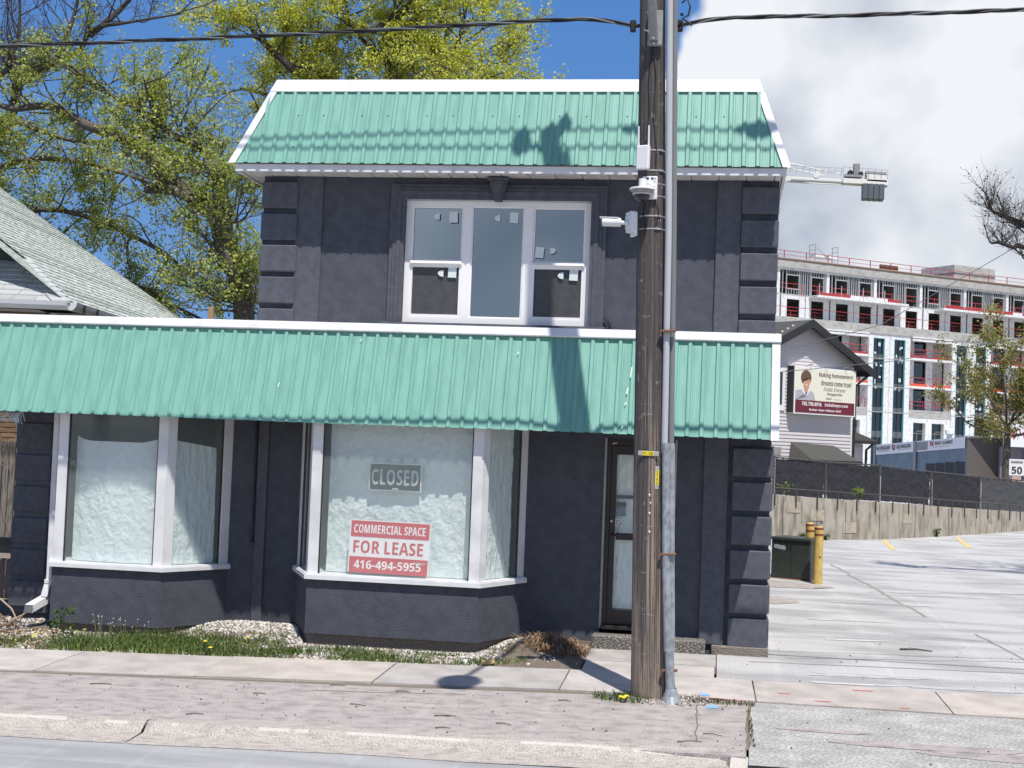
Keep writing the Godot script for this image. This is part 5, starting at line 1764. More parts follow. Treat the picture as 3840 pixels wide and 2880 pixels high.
func retaining() -> void:
	# the higher plot behind the wall
	var b := MB.new()
	for i in wall_line.size() - 1:
		var a: Vector2 = wall_line[i]
		var e: Vector2 = wall_line[i + 1]
		b.quad(Vector3(a.x, wall_top(a.x) - 0.06, a.y - 0.2), Vector3(e.x, wall_top(e.x) - 0.06, e.y - 0.2), Vector3(e.x + 4, plot_y(e.x + 4), e.y - 10), Vector3(a.x + (0 if i == 0 else 4), plot_y(a.x + 4), a.y - 10), Vector3.UP)
	b.quad(Vector3(-6, 1.2, -26), Vector3(18, plot_y(18), -42.4), Vector3(60, 0.2, -160), Vector3(-40, 0.6, -160), Vector3.UP)
	struct("upper_plot", b, M.lot)
	var wl := thing("retaining_wall", "stained concrete retaining wall along the back of the parking lot", "wall", Vector3(2.4, 0, -17.9))
	b = MB.new()
	for i in wall_line.size() - 1:
		var a: Vector2 = wall_line[i]
		var e: Vector2 = wall_line[i + 1]
		var o := (e - a).normalized().orthogonal() * 0.28
		if o.y > 0:
			o = -o
		var p := [Vector3(a.x, -0.2, a.y), Vector3(e.x, -0.2, e.y), Vector3(e.x, wall_top(e.x), e.y), Vector3(a.x, wall_top(a.x), a.y)]
		b.quad(p[0], p[1], p[2], p[3], Vector3(0, 0, 1))
		b.quad(p[3], p[2], p[2] + Vector3(o.x, 0, o.y), p[3] + Vector3(o.x, 0, o.y), Vector3.UP)
	var ws := obj("wall_face", b, M.retaining, wl)
	b = MB.new()
	for s in [[1.65, 0.9], [2.2, 0.75], [4.55, 0.8], [6.6, 0.55], [7.2, 0.65], [3.0, 0.5]]:
		var q := wall_point(s[0])
		var d: Vector2 = q[1]
		var w := rng.randf_range(0.25, 0.5)
		var y: float = wall_top(s[0]) - (1.0 - s[1]) - 0.03
		var p0 := Vector3(q[0].x, y, q[0].y + 0.012)
		var p1 := Vector3(q[0].x + d.x * w, y, q[0].y + d.y * w + 0.012)
		b.quad(p0, p1, p1 - Vector3(0, 0.26, 0), p0 - Vector3(0, 0.26, 0), Vector3(0, 0, 1))
	obj("repair_patch", b, M.retaining_pale, ws)
	b = MB.new()
	for s in [1.55, 2.35, 3.05, 3.9, 4.9, 5.9, 6.8, 7.7]:
		var q := wall_point(s)
		b.box(Vector3(q[0].x, wall_top(s) * 0.5, q[0].y), Vector3(0.012, wall_top(s) * 1.0 - 0.1, 0.03))
	obj("formwork_joint", b, M.joint, ws)
	# low rail on the wall
	var rl := thing("wall_railing", "low dark pipe railing bolted along the top of the retaining wall", "railing", Vector3(2, 1.2, -17.6))
	var prev := Vector3.ZERO
	b = MB.new()
	var x := 1.35
	while x < 12.0:
		var q := wall_point(x)
		var top := Vector3(q[0].x, wall_top(x) + 0.17, q[0].y + 0.02)
		var pb := MB.new()
		pb.tube([top - Vector3(0, 0.42, -0.01), top], 0.017, 6)
		obj("rail_post", pb, M.rail_dark, rl)
		if prev != Vector3.ZERO:
			b.tube([prev, top], 0.015, 6)
		prev = top
		x += 0.50 * lerpf(1.0, 0.78, clampf((x - 2.0) / 5.0, 0.0, 1.0))
	obj("top_rail", b, M.rail_dark, rl)
	# fence with dark cloth
	var fp := [Vector3(-1.5, 1.30, -19.0), Vector3(1.43, 1.10, -20.9), Vector3(2.83, 1.0, -22.0), Vector3(4.35, 0.97, -23.2), Vector3(5.94, 0.87, -24.7), Vector3(7.56, 0.77, -26.4), Vector3(9.38, 0.65, -28.4), Vector3(11.4, 0.55, -30.6)]
	var fh := [1.0, 1.01, 1.03, 1.02, 0.98, 0.98, 1.0, 1.0]
	var fe := thing("cloth_fence", "black post fence hung with dark windscreen cloth panels on the plot above the retaining wall", "fence", fp[1])
	for i in fp.size():
		b = MB.new()
		b.tube([fp[i] - Vector3(0, 0.12, 0), fp[i] + Vector3(0, fh[i] + 0.03, 0)], 0.035, 8)
		obj("fence_post", b, M.rail_dark, fe)
	for i in fp.size() - 1:
		var a: Vector3 = fp[i]
		var e: Vector3 = fp[i + 1]
		b = MB.new()
		b.tube([a + Vector3(0, fh[i], 0), e + Vector3(0, fh[i + 1], 0)], 0.02, 6)
		for k in 9:
			var p := a.lerp(e, (k + 0.5) / 9.0) + Vector3(0, lerpf(fh[i], fh[i + 1], (k + 0.5) / 9.0) - 0.01, 0.01)
			b.cbox(p, Vector3(0.05, 0.06, 0.03), 0.01)
		obj("fence_rail", b, M.rail_dark, fe)
		b = MB.new()
		var m := 22
		var nn := 12
		var f := FastNoiseLite.new()
		f.seed = 100 + i
		f.frequency = 1.4
		var pt := func(u: float, w: float) -> Vector3:
			var uu := clampf(u, 0.03, 0.985)
			if u > 0.9 and i in [1, 3]:
				uu -= 0.05 * absf(f.get_noise_1d(w * 9.0)) * 2.0 + 0.06 * maxf(0.0, 0.35 - w)
			var p := a.lerp(e, uu)
			var hh := lerpf(fh[i], fh[i + 1], uu)
			var sagy := -0.02 * sin(u * PI * 9.0) * sin(u * PI * 9.0) * (1.0 if w > 0.5 else 0.4)
			p.y += lerpf(0.06 + 0.02 * f.get_noise_1d(u * 4.0 + 30.0), hh - 0.03, w) + sagy
			p.z += 0.03 * f.get_noise_2d(u * 3.0, w * 2.0)
			return p
		for s in m:
			for t in nn:
				b.quad(pt.call(float(s) / m, float(t) / nn), pt.call(float(s + 1) / m, float(t) / nn), pt.call(float(s + 1) / m, float(t + 1) / nn), pt.call(float(s) / m, float(t + 1) / nn), Vector3(0, 0, 1))
		var cl := obj("cloth_panel", b, M.windscreen if i < 5 else M.windscreen_faded, fe)
		if i in [1, 3]:
			cl.set_meta("label", "cloth panel torn along its right edge")
	# plants on and below the wall
	for s in [[3.36, 0.30, 0.20, 110, "leafy yellow green shrub growing on top of the retaining wall", 0.07], [1.62, 0.32, 0.28, 60, "thin straggly weed at the left end of the wall top", 0.05]]:
		var q := wall_point(s[0])
		b = MB.new()
		plant(b, Vector3(q[0].x, wall_top(s[0]) - 0.02, q[0].y - 0.1), s[1], s[2], s[3], s[5], [Color(0.20, 0.27, 0.05), Color(0.14, 0.20, 0.04), Color(0.28, 0.32, 0.08)])
		one("wall_shrub", s[4], "shrub", b, M.vleaf)
	for s in [[2.02, 0.13, 0.16, "low weed tuft at the foot of the retaining wall behind the bollard"], [2.55, 0.12, 0.14, "small weed tuft at the wall foot, right of the one behind the bollard"], [5.55, 0.22, 0.16, "larger dark weed at the foot of the wall near the second yellow stripe"]]:
		var q := wall_point(s[0])
		b = MB.new()
		plant(b, gp(q[0].x, q[0].y + 0.08), s[1], s[2], 50, 0.06, [Color(0.08, 0.13, 0.03), Color(0.06, 0.09, 0.025)])
		one("wall_weed", s[3], "weed", b, M.vleaf)

func wall_point(x: float) -> Array:
	for i in wall_line.size() - 1:
		if x <= wall_line[i + 1].x:
			var a: Vector2 = wall_line[i]
			var e: Vector2 = wall_line[i + 1]
			return [a.lerp(e, (x - a.x) / (e.x - a.x)), (e - a).normalized()]
	return [wall_line[-1], Vector2(0.7, -0.7)]

# ---------------------------------------------------------------- grey house with the billboard
func grey_house() -> void:
	# own axes: x along the gable wall, y up from the apex, z out of the wall towards the viewer
	var xf := Transform3D(Basis(Vector3(0.688, 0, -0.725), Vector3.UP, Vector3(0.725, 0, 0.688)), Vector3(2.845, 6.946, -34.4))
	var h := thing("grey_house", "grey vinyl sided gable house with black trim behind the cloth fence", "house", xf * Vector3(0.7, -6.0, 0))
	var b := MB.new()
	b.xf = xf
	var wl := -2.2
	var wr := 2.82
	# lapped siding boards, each with its own lip
	var y := -0.20
	while y > -6.3:
		var y2 := y - 0.125
		var slope_r := 0.452
		var slope_l := 0.452
		var x0 := maxf(wl, (y2 + 0.05) / slope_l)
		var x1 := minf(wr, -(y2 + 0.05) / slope_r)
		if x1 > x0:
			var sb2 := MB.new()
			sb2.xf = xf
			sb2.quad(Vector3(x0, y, 0.0), Vector3(x1, y, 0.0), Vector3(x1, y2, 0.022), Vector3(x0, y2, 0.022), Vector3.BACK)
			sb2.quad(Vector3(x0, y2, 0.022), Vector3(x1, y2, 0.022), Vector3(x1, y2, 0.0), Vector3(x0, y2, 0.0), Vector3.DOWN)
			obj("siding_board", sb2, M.siding_grey, h)
		y = y2
	b.poly([Vector3(wl, -6.4, -0.02), Vector3(wr, -6.4, -0.02), Vector3(wr, -1.35, -0.02), Vector3(0, -0.1, -0.02), Vector3(wl, -1.1, -0.02)], Vector3.BACK)
	b.quad(Vector3(wl, -6.4, 0), Vector3(wl, -6.4, -9), Vector3(wl, -0.9, -9), Vector3(wl, -0.9, 0), Vector3.LEFT)
	b.quad(Vector3(wr, -6.4, 0), Vector3(wr, -6.4, -9), Vector3(wr, -1.2, -9), Vector3(wr, -1.2, 0), Vector3.RIGHT)
	obj("wall", b, M.siding_grey, h)
	b = MB.new()
	b.xf = xf
	for s in [[3.568, -1.609], [-2.9, -1.31]]:
		b.quad(Vector3(0, 0, 0.45), Vector3(s[0], s[1], 0.45), Vector3(s[0], s[1], -9), Vector3(0, 0, -9), Vector3.UP)
		b.quad(Vector3(0, -0.05, 0.44), Vector3(s[0], s[1] - 0.05, 0.44), Vector3(s[0], s[1] - 0.05, -9), Vector3(0, -0.05, -9), Vector3.DOWN)
	var rf := obj("roof", b, M.shingle_dark, h)
	b = MB.new()
	b.xf = xf
	for s in [[3.568, -1.609], [-2.9, -1.31]]:
		var e := Vector3(s[0], s[1], 0)
		var nn := Vector3(-e.y * signf(s[0]), absf(e.x), 0).normalized()
		b.sweep([Vector3(0, 0.02, 0.455), e + Vector3(0, 0.02, 0.455), e + Vector3(0, -0.26, 0.455), Vector3(0, -0.27, 0.455)], Vector3(0, 0, -0.06))
	b.bb(Vector3(3.45, -1.80, -9), Vector3(3.60, -1.62, 0.46))
	b.tube([Vector3(3.3, -1.80, 0.3), Vector3(3.0, -2.0, 0.25), Vector3(2.88, -2.2, 0.1), Vector3(2.88, -5.5, 0.06)], 0.05, 6)
	obj("black_fascia", b, M.black_trim, h)
	b = MB.new()
	b.xf = xf
	b.lathe(Vector3(-1.35, -0.55, -1.5), [Vector2(0.20, 0.0), Vector2(0.20, 0.3), Vector2(0.30, 0.35), Vector2(0.36, 0.5), Vector2(0.30, 0.65), Vector2(0.0, 0.72)], 14)
	obj("roof_vent", b, M.black_trim, rf)
	# corner boards and window
	b = MB.new()
	b.xf = xf
	b.bb(Vector3(wr - 0.05, -6.3, -0.03), Vector3(wr + 0.02, -1.5, 0.035))
	obj("corner_board", b, M.sign_white, h)
	b = MB.new()
	b.xf = xf
	b.bb(Vector3(-1.45, -3.25, 0.0), Vector3(-0.92, -1.75, 0.05))
	var wf := obj("window_frame", b, M.sign_white, h)
	b = MB.new()
	b.xf = xf
	b.bb(Vector3(-1.37, -3.05, 0.045), Vector3(-1.08, -1.9, 0.056))
	obj("pane", b, M.far_glass, wf)
	# pent roof over the lower window
	b = MB.new()
	b.xf = xf
	var p0 := Vector3(-0.50, -4.34, 0.02)
	var p1 := Vector3(1.85, -4.40, 0.02)
	var q0 := Vector3(-0.45, -4.92, 0.95)
	var q1 := Vector3(2.25, -4.96, 0.95)
	b.quad(p0, p1, q1, q0, Vector3(0, 1, 1))
	b.tri(p1, q1, Vector3(2.25, -4.96, 0.02), Vector3(1, 0.5, 0))
	b.tri(p0, q0, Vector3(-0.6, -4.92, 0.02), Vector3(-1, 0.5, 0))
	obj("pent_roof", b, M.shingle_dark, h)
	b = MB.new()
	b.xf = xf
	b.bb(Vector3(-0.47, -5.05, 0.90), Vector3(2.28, -4.93, 0.99))
	b.bb(Vector3(-0.45, -5.6, 0.02), Vector3(2.2, -5.05, 0.8))
	obj("black_gutter", b, M.black_trim, h)
	# side wing
	b = MB.new()
	b.xf = xf
	b.quad(Vector3(2.8, -3.6, -0.6), Vector3(4.4, -3.6, -2.5), Vector3(4.75, -4.16, -0.25), Vector3(2.8, -4.16, -0.25), Vector3(0, 1, 0.4))
	b.quad(Vector3(2.8, -3.6, -0.6), Vector3(2.8, -4.16, -0.25), Vector3(2.8, -4.16, -3), Vector3(2.8, -3.6, -3), Vector3.LEFT)
	b.tri(Vector3(4.4, -3.6, -2.5), Vector3(4.75, -4.16, -0.25), Vector3(4.75, -4.16, -4.5), Vector3.RIGHT)
	obj("wing_roof", b, M.shingle_dark, h)
	b = MB.new()
	b.xf = xf
	b.bb(Vector3(2.8, -4.28, -0.30), Vector3(4.78, -4.16, -0.20))
	b.tube([Vector3(4.55, -4.25, -0.3), Vector3(4.38, -4.5, -0.5), Vector3(4.36, -6.2, -0.5)], 0.05, 6)
	obj("wing_gutter", b, M.black_trim, h)
	y = -4.28
	while y > -6.3:
		var sb3 := MB.new()
		sb3.xf = xf
		sb3.quad(Vector3(2.84, y, -0.62), Vector3(4.32, y, -0.62), Vector3(4.32, y - 0.125, -0.60), Vector3(2.84, y - 0.125, -0.60), Vector3.BACK)
		sb3.quad(Vector3(2.84, y - 0.125, -0.60), Vector3(4.32, y - 0.125, -0.60), Vector3(4.32, y - 0.125, -0.62), Vector3(2.84, y - 0.125, -0.62), Vector3.DOWN)
		obj("siding_board", sb3, M.siding_grey, h)
		y -= 0.125
	# ---- billboard
	var bd := thing("billboard", "framed mortgage broker billboard with a woman's portrait on the gable wall of the grey house", "billboard", xf * Vector3(0.95, -2.5, 0.2))
	b = MB.new()
	b.xf = xf
	b.bb(Vector3(-0.74, -3.33, 0.02), Vector3(2.63, -1.655, 0.30))
	obj("frame", b, M.sign_white, bd)
	b = MB.new()
	b.xf = xf
	b.bb(Vector3(-0.80, -3.30, 0.02), Vector3(-0.735, -1.66, 0.28))
	obj("frame_side", b, M.black_trim, bd)
	b = MB.new()
	b.xf = xf
	b.bb(Vector3(-0.68, -3.28, 0.30), Vector3(2.57, -1.70, 0.306))
	var face := obj("face_panel", b, M.billboard_cream, bd)
	b = MB.new()
	b.xf = xf
	b.bb(Vector3(-0.68, -3.28, 0.306), Vector3(2.57, -2.84, 0.309))
	obj("maroon_band", b, M.maroon, face)
	for s in [[0.05, 0.0], [0.9, 0.0], [2.0, 0.0]]:
		b = MB.new()
		b.xf = xf
		b.tube([Vector3(s[0], -1.66, 0.1), Vector3(s[0], -1.58, 0.3), Vector3(s[0] + 0.03, -1.56, 0.42)], 0.02, 5)
		obj("lamp_stub", b, M.lamp_grey, bd)
	# flat printed portrait, drawn as simple shapes
	var prt := func(called: String, pts: Array, m: Material, z: float) -> void:
		var q := MB.new()
		q.xf = xf
		var pp := []
		for p in pts:
			pp.append(Vector3(p.x, p.y, z))
		q.poly(pp, Vector3.BACK)
		obj(called, q, m, face)
	var ov := func(cx: float, cy: float, rx: float, ry: float, a0 := 0.0, a1 := TAU) -> Array:
		var o := []
		for k in 20:
			var a := lerpf(a0, a1, k / 19.0)
			o.append(Vector2(cx + cos(a) * rx, cy + sin(a) * ry))
		return o
	prt.call("printed_hair", ov.call(-0.13, -2.05, 0.285, 0.27), M.hair, 0.3075)
	prt.call("printed_neck", [Vector2(-0.26, -2.30), Vector2(0.02, -2.30), Vector2(0.08, -2.66), Vector2(-0.30, -2.66)], M.skin, 0.3078)
	prt.call("printed_sweater", [Vector2(-0.68, -2.84), Vector2(-0.68, -2.52), Vector2(-0.34, -2.46), Vector2(-0.12, -2.74), Vector2(0.08, -2.48), Vector2(0.28, -2.56), Vector2(0.40, -2.84)], M.sweater, 0.3081)
	prt.call("printed_collar", [Vector2(-0.40, -2.44), Vector2(-0.27, -2.40), Vector2(-0.12, -2.72)], M.sign_white, 0.3084)
	prt.call("printed_collar", [Vector2(0.02, -2.40), Vector2(0.14, -2.46), Vector2(-0.10, -2.72)], M.sign_white, 0.3084)
	prt.call("printed_face", ov.call(-0.11, -2.17, 0.20, 0.235), M.skin, 0.3087)
	prt.call("printed_fringe", [Vector2(-0.36, -2.22), Vector2(-0.33, -2.0), Vector2(-0.16, -1.90), Vector2(0.06, -1.94), Vector2(0.11, -2.08), Vector2(-0.05, -2.06), Vector2(-0.24, -2.08), Vector2(-0.31, -2.26)], M.hair, 0.309)
	for ex in [-0.18, -0.03]:
		prt.call("printed_eye", ov.call(ex, -2.155, 0.028, 0.011), M.ink, 0.3093)
	prt.call("printed_mouth", ov.call(-0.10, -2.285, 0.07, 0.028, PI, TAU), M.sign_white, 0.3093)
	var wb := xf.basis
	words("lettering", "Making homeowners'", 0.21, 1.92, xf * Vector3(1.52, -1.92, 0.309), M.text_brown, face, wb)
	words("lettering", "dreams come true!", 0.19, 1.68, xf * Vector3(1.53, -2.18, 0.309), M.text_brown, face, wb)
	words("lettering", "Della Dwyer", 0.17, 1.22, xf * Vector3(1.44, -2.42, 0.309), M.text_grey, face, wb, false, "Droid Serif", 0.35)
	words("lettering", "Mortgage Broker", 0.12, 0.84, xf * Vector3(1.46, -2.58, 0.309), M.text_grey, face, wb)
	words("lettering", "jmsia", 0.10, 0.30, xf * Vector3(1.12, -2.74, 0.309), M.text_grey, face, wb)
	words("lettering", "financial group", 0.06, 0.45, xf * Vector3(1.62, -2.75, 0.309), M.text_pale, face, wb, false)
	words("lettering", "705.790.8916", 0.135, 1.06, xf * Vector3(0.20, -2.965, 0.311), M.letter_white, face, wb)
	words("lettering", "DellaDwyer.com", 0.15, 1.28, xf * Vector3(1.56, -2.975, 0.311), M.letter_white, face, wb)
	words("lettering", "Purchase • Renew • Refinance • Relief", 0.085, 1.75, xf * Vector3(0.95, -3.16, 0.311), M.letter_white, face, wb)

# ---------------------------------------------------------------- apartment block under construction
func midrise() -> void:
	var xf := Transform3D(Basis(Vector3(0.812, 0, -0.583), Vector3.UP, Vector3(0.583, 0, 0.812)), Vector3(5.626, 22.827, -134.4))
	var h := thing("unfinished_apartment_block", "concrete apartment block under construction with white sheathing and red guard rails", "building", xf * Vector3(15, -20, 0))
	var T := func() -> MB:
		var q := MB.new()
		q.xf = xf
		return q
	var A0 := -14.0
	var A1 := 58.0
	# floor plates, back wall and parapet
	var b: MB = T.call()
	b.bb(Vector3(A0, -0.78, -14), Vector3(A1, 0.02, 0.25))
	var par := obj("roof_slab", b, M.concrete, h)
	b = T.call()
	b.bb(Vector3(A0, 0.021, -0.2), Vector3(A1, 0.16, 0.30))
	obj("plywood_edge", b, M.plywood, par)
	b = T.call()
	b.bb(Vector3(A0, -0.99, -0.2), Vector3(A1, -0.781, 0.10))
	obj("track_channel", b, M.sheathing, par)
	b = T.call()
	b.bb(Vector3(A0, 0.15, -0.35), Vector3(A1, 0.30, -0.05))
	obj("deck_board", b, M.pinkish_deck, par)
	b = T.call()
	b.bb(Vector3(A0, -3.75, -14), Vector3(A1, -3.57, 0.0))
	b.bb(Vector3(A0, -7.15, -14), Vector3(A1, -6.22, 1.6))
	for y in [-9.62, -12.78, -15.45]:
		b.bb(Vector3(A0, y - 0.12, -14), Vector3(A1, y + 0.10, 0.0))
	obj("floor_slab", b, M.concrete, h)
	b = T.call()
	b.bb(Vector3(A0, -22, -6.2), Vector3(A1, -0.8, -6.0))
	obj("inner_wall", b, M.room_wall, h)
	# guard rail on the roof
	b = T.call()
	b.bb(Vector3(A0, 1.05, -0.25), Vector3(A1, 1.11, -0.19))
	b.bb(Vector3(A0, 0.62, -0.25), Vector3(A1, 0.66, -0.21))
	var rr := obj("roof_guard_rail", b, M.safety_red, h)
	for k in 24:
		b = T.call()
		b.bb(Vector3(A0 + 3.0 * k, 0.1, -0.26), Vector3(A0 + 3.0 * k + 0.07, 1.1, -0.18))
		obj("rail_post", b, M.safety_red, rr)
	# top floor: columns, studs, openings
	for k in range(-2, 8):
		var a := 0.0 + 6.75 * k
		b = T.call()
		b.bb(Vector3(a + 0.02, -3.57, -0.55), Vector3(a + 0.42, -0.99, -0.02))
		obj("column", b, M.sheathing, h)
		for o in [1.25, 4.62]:
			# framed opening
			b = T.call()
			var x0: float = a + o
			for xx in [x0, x0 + 1.72]:
				b.bb(Vector3(xx, -3.57, -0.14), Vector3(xx + 0.09, -0.99, -0.01))
			b.bb(Vector3(x0, -1.55, -0.14), Vector3(x0 + 1.8, -1.46, -0.012))
			for s in range(1, 5):
				b.bb(Vector3(x0 + s * 0.36, -1.46, -0.14), Vector3(x0 + s * 0.36 + 0.05, -0.99, -0.013))
			if k in [0, 3] and o < 2.0:
				b.bb(Vector3(x0, -3.05, -0.14), Vector3(x0 + 1.8, -2.97, -0.012))
				for s in range(1, 5):
					b.bb(Vector3(x0 + s * 0.36, -3.57, -0.14), Vector3(x0 + s * 0.36 + 0.05, -3.05, -0.013))
			obj("steel_framing", b, M.steel_stud, h)
		b = T.call()
		for s in 5:
			b.bb(Vector3(a + 3.20 + s * 0.31, -3.57, -0.14), Vector3(a + 3.20 + s * 0.31 + 0.075, -0.99, -0.015))
		b.bb(Vector3(a + 0.75, -3.57, -0.14), Vector3(a + 0.82, -0.99, -0.015))
		b.bb(Vector3(a + 6.55, -3.57, -0.14), Vector3(a + 6.62, -0.99, -0.015))
		obj("steel_stud_row", b, M.steel_stud, h)
		b = T.call()
		b.bb(Vector3(a + 4.0, -3.57, -5.9), Vector3(a + 4.15, -0.8, -0.5))
		b.bb(Vector3(a + 6.9, -3.57, -5.9), Vector3(a + 7.05, -0.8, -0.5))
		obj("partition", b, M.room_wall, h)
	# top floor guard rail with red netting
	b = T.call()
	for y in [-2.45, -2.95]:
		b.bb(Vector3(A0, y, -0.24), Vector3(A1, y + 0.07, -0.17))
	for k in 34:
		b.bb(Vector3(A0 + 0.4 + 2.13 * k, -3.57, -0.24), Vector3(A0 + 0.47 + 2.13 * k, -2.4, -0.17))
	obj("guard_rail", b, M.safety_red, h)
	# cantilevered balcony slabs below the top floor
	for s in [[4.3, 17.2], [22.4, 41.0], [-14.0, -3.0]]:
		b = T.call()
		b.bb(Vector3(s[0], -3.82, -0.5), Vector3(s[1], -3.58, 1.55))
		var bs := obj("balcony_slab", b, M.sheathing, h)
		var x: float = s[0] + 0.3
		while x < s[1] - 1.3:
			b = T.call()
			var w := rng.randf_range(0.9, 2.3)
			b.bb(Vector3(x, -3.57, 1.42), Vector3(minf(x + w, s[1]), -3.22 + rng.randf_range(-0.05, 0.02), 1.47))
			obj("toe_board", b, M.safety_red if rng.randf() < 0.8 else M.sheathing, bs)
			x += w + 0.05
		b = T.call()
		x = s[0] + 0.2
		while x < s[1]:
			b.bb(Vector3(x, -3.58, 1.46), Vector3(x + 0.07, -2.35, 1.53))
			x += 3.05
		obj("stanchion", b, M.steel_stud, bs)
	# fifth floor wall: sheathing panels round window openings
	for k in range(-2, 8):
		var a := 6.75 * k
		for s in [[1.35, 1.72, 3.1], [4.66, 1.72, 0.2]]:
			var x0: float = a + s[0]
			b = T.call()
			b.bb(Vector3(x0 - 0.75, -6.22, -0.05), Vector3(x0, -3.75, 0.05))
			b.bb(Vector3(x0 + s[1], -6.22, -0.05), Vector3(x0 + s[1] + 0.75, -3.75, 0.05))
			b.bb(Vector3(x0, -4.12, -0.05), Vector3(x0 + s[1], -3.75, 0.048))
			obj("sheathing_panel", b, M.sheathing, h)
			b = T.call()
			b.bb(Vector3(x0 - 0.02, -5.35, -0.32), Vector3(x0 + s[1] + 0.02, -5.27, -0.26))
			b.bb(Vector3(x0 + s[1] * 0.45, -6.2, -0.32), Vector3(x0 + s[1] * 0.45 + 0.06, -5.3, -0.26))
			b.bb(Vector3(x0 - 0.02, -5.78, -0.32), Vector3(x0 + s[1] + 0.02, -5.73, -0.26))
			obj("guard_rail", b, M.safety_red, h)
		b = T.call()
		b.bb(Vector3(a + 3.84, -6.22, -0.05), Vector3(a + 3.9, -3.75, 0.02))
		b.bb(Vector3(a + 7.0 - 6.75, -6.22, -0.3), Vector3(a + 7.35 - 6.75, -3.75, -0.02))
		obj("wall_joint", b, M.spandrel, h)
	b = T.call()
	b.bb(Vector3(A0, -5.2, 1.45), Vector3(A1, -5.15, 1.5))
	obj("terrace_rail", b, M.safety_red, h)
	# lower zone: pairs of tall glazed strips between balcony bays, period 12.3
	for k in range(-2, 5):
		var a := 11.65 + 12.3 * k
		for s in [[a + 0.62, 1.65], [a + 3.62, 1.65]]:
			b = T.call()
			for r in [[s[0] - 0.62, s[0]], [s[0] + s[1], s[0] + s[1] + 0.72]]:
				b.bb(Vector3(r[0], -22, 0.2), Vector3(r[1], -7.15, 1.5))
			b.bb(Vector3(s[0], -7.62, 0.2), Vector3(s[0] + s[1], -7.15, 1.49))
			obj("sheathing_pier", b, M.sheathing, h)
			var gb: MB = T.call()
			gb.bb(Vector3(s[0] + 0.05, -22, 1.20), Vector3(s[0] + s[1] - 0.05, -7.67, 1.25))
			var gs := obj("glazed_strip", gb, M.far_glass, h)
			gb = T.call()
			for y in [-9.7, -12.85, -15.5, -18.2]:
				gb.bb(Vector3(s[0] + 0.05, y - 0.35, 1.25), Vector3(s[0] + s[1] - 0.05, y + 0.35, 1.275))
			obj("spandrel_panel", gb, M.spandrel, gs)
			gb = T.call()
			gb.bb(Vector3(s[0] + s[1] * 0.5 - 0.03, -22, 1.25), Vector3(s[0] + s[1] * 0.5 + 0.03, -7.67, 1.30))
			for y in [-9.35, -10.05, -11.4, -12.5, -13.2, -15.15, -15.85]:
				gb.bb(Vector3(s[0] + 0.05, y - 0.03, 1.276), Vector3(s[0] + s[1] - 0.05, y + 0.03, 1.305))
			obj("mullion", gb, M.black_trim, gs)
			gb = T.call()
			gb.bb(Vector3(s[0], -22, 1.3), Vector3(s[0] + 0.05, -7.62, 1.505))
			gb.bb(Vector3(s[0] + s[1] - 0.05, -22, 1.3), Vector3(s[0] + s[1], -7.62, 1.505))
			gb.bb(Vector3(s[0], -7.67, 1.3), Vector3(s[0] + s[1], -7.62, 1.506))
			obj("blue_tape", gb, M.blue_tape, gs)
			gb = T.call()
			for q in 9:
				var y := -8.2 - rng.randf() * 7.5
				var x: float = s[0] + 0.2 + rng.randf() * 1.1
				gb.bb(Vector3(x, y, 1.25), Vector3(x + rng.randf_range(0.12, 0.34), y + rng.randf_range(0.14, 0.5), 1.31))
			obj("glass_label", gb, M.sticker, gs)
		b = T.call()
		for y in [-9.9, -13.0, -15.8]:
			b.bb(Vector3(a - 0.02, y, 1.4), Vector3(a + 6.0, y + 0.07, 1.512))
		b.bb(Vector3(a + 2.97, -22, 1.4), Vector3(a + 3.03, -7.15, 1.511))
		obj("panel_joint", b, M.concrete, h)
		# balcony bay to the right of the pair
		var c := a + 6.02
		for i in 3:
			var y: float = [-9.62, -12.78, -15.45][i]
			b = T.call()
			b.bb(Vector3(c, y - 0.12, -0.2), Vector3(c + 6.26, y + 0.12, 1.45))
			if i == 2:
				b.bb(Vector3(c, y - 0.75, 1.2), Vector3(c + 6.26, y - 0.12, 1.44))
			var bs := obj("balcony_slab", b, M.sheathing if i < 2 else M.concrete, h)
			b = T.call()
			b.bb(Vector3(c + 0.15, y + 1.05, 1.32), Vector3(c + 6.1, y + 1.12, 1.38))
			b.bb(Vector3(c + 0.15, y + 0.6, 1.32), Vector3(c + 6.1, y + 0.65, 1.38))
			for s in 4:
				b.bb(Vector3(c + 0.15 + s * 1.96, y, 1.32), Vector3(c + 0.22 + s * 1.96, y + 1.1, 1.38))
			obj("guard_rail", b, M.safety_red, bs)
			if i < 2:
				b = T.call()
				b.bb(Vector3(c + 0.1, y + 0.12, 1.38), Vector3(c + 2.6, y + 0.42, 1.43))
				b.bb(Vector3(c + 3.1, y + 0.12, 1.38), Vector3(c + 6.2, y + 0.36, 1.43))
				obj("toe_board", b, M.safety_orange if i == 1 else M.safety_red, bs)
			b = T.call()
			var top: float = [-7.15, -9.74, -12.9][i]
			b.bb(Vector3(c + 1.25, y, -0.1), Vector3(c + 1.9, top, 0.05))
			b.bb(Vector3(c + 3.75, y, -0.1), Vector3(c + 4.7, top, 0.05))
			obj("sheathing_panel", b, M.sheathing, h)
			b = T.call()
			b.bb(Vector3(c + 4.7, y, -0.1), Vector3(c + 6.26, top, 0.0))
			obj("block_wall", b, M.concrete, h)
			for s in [[0.1, 1.2], [1.95, 3.7]]:
				b = T.call()
				b.bb(Vector3(c + s[0], y + 0.12, -0.30), Vector3(c + s[1], top - 0.15, -0.25))
				obj("window", b, M.far_glass, h)
		# ground floor of the bay
		b = T.call()
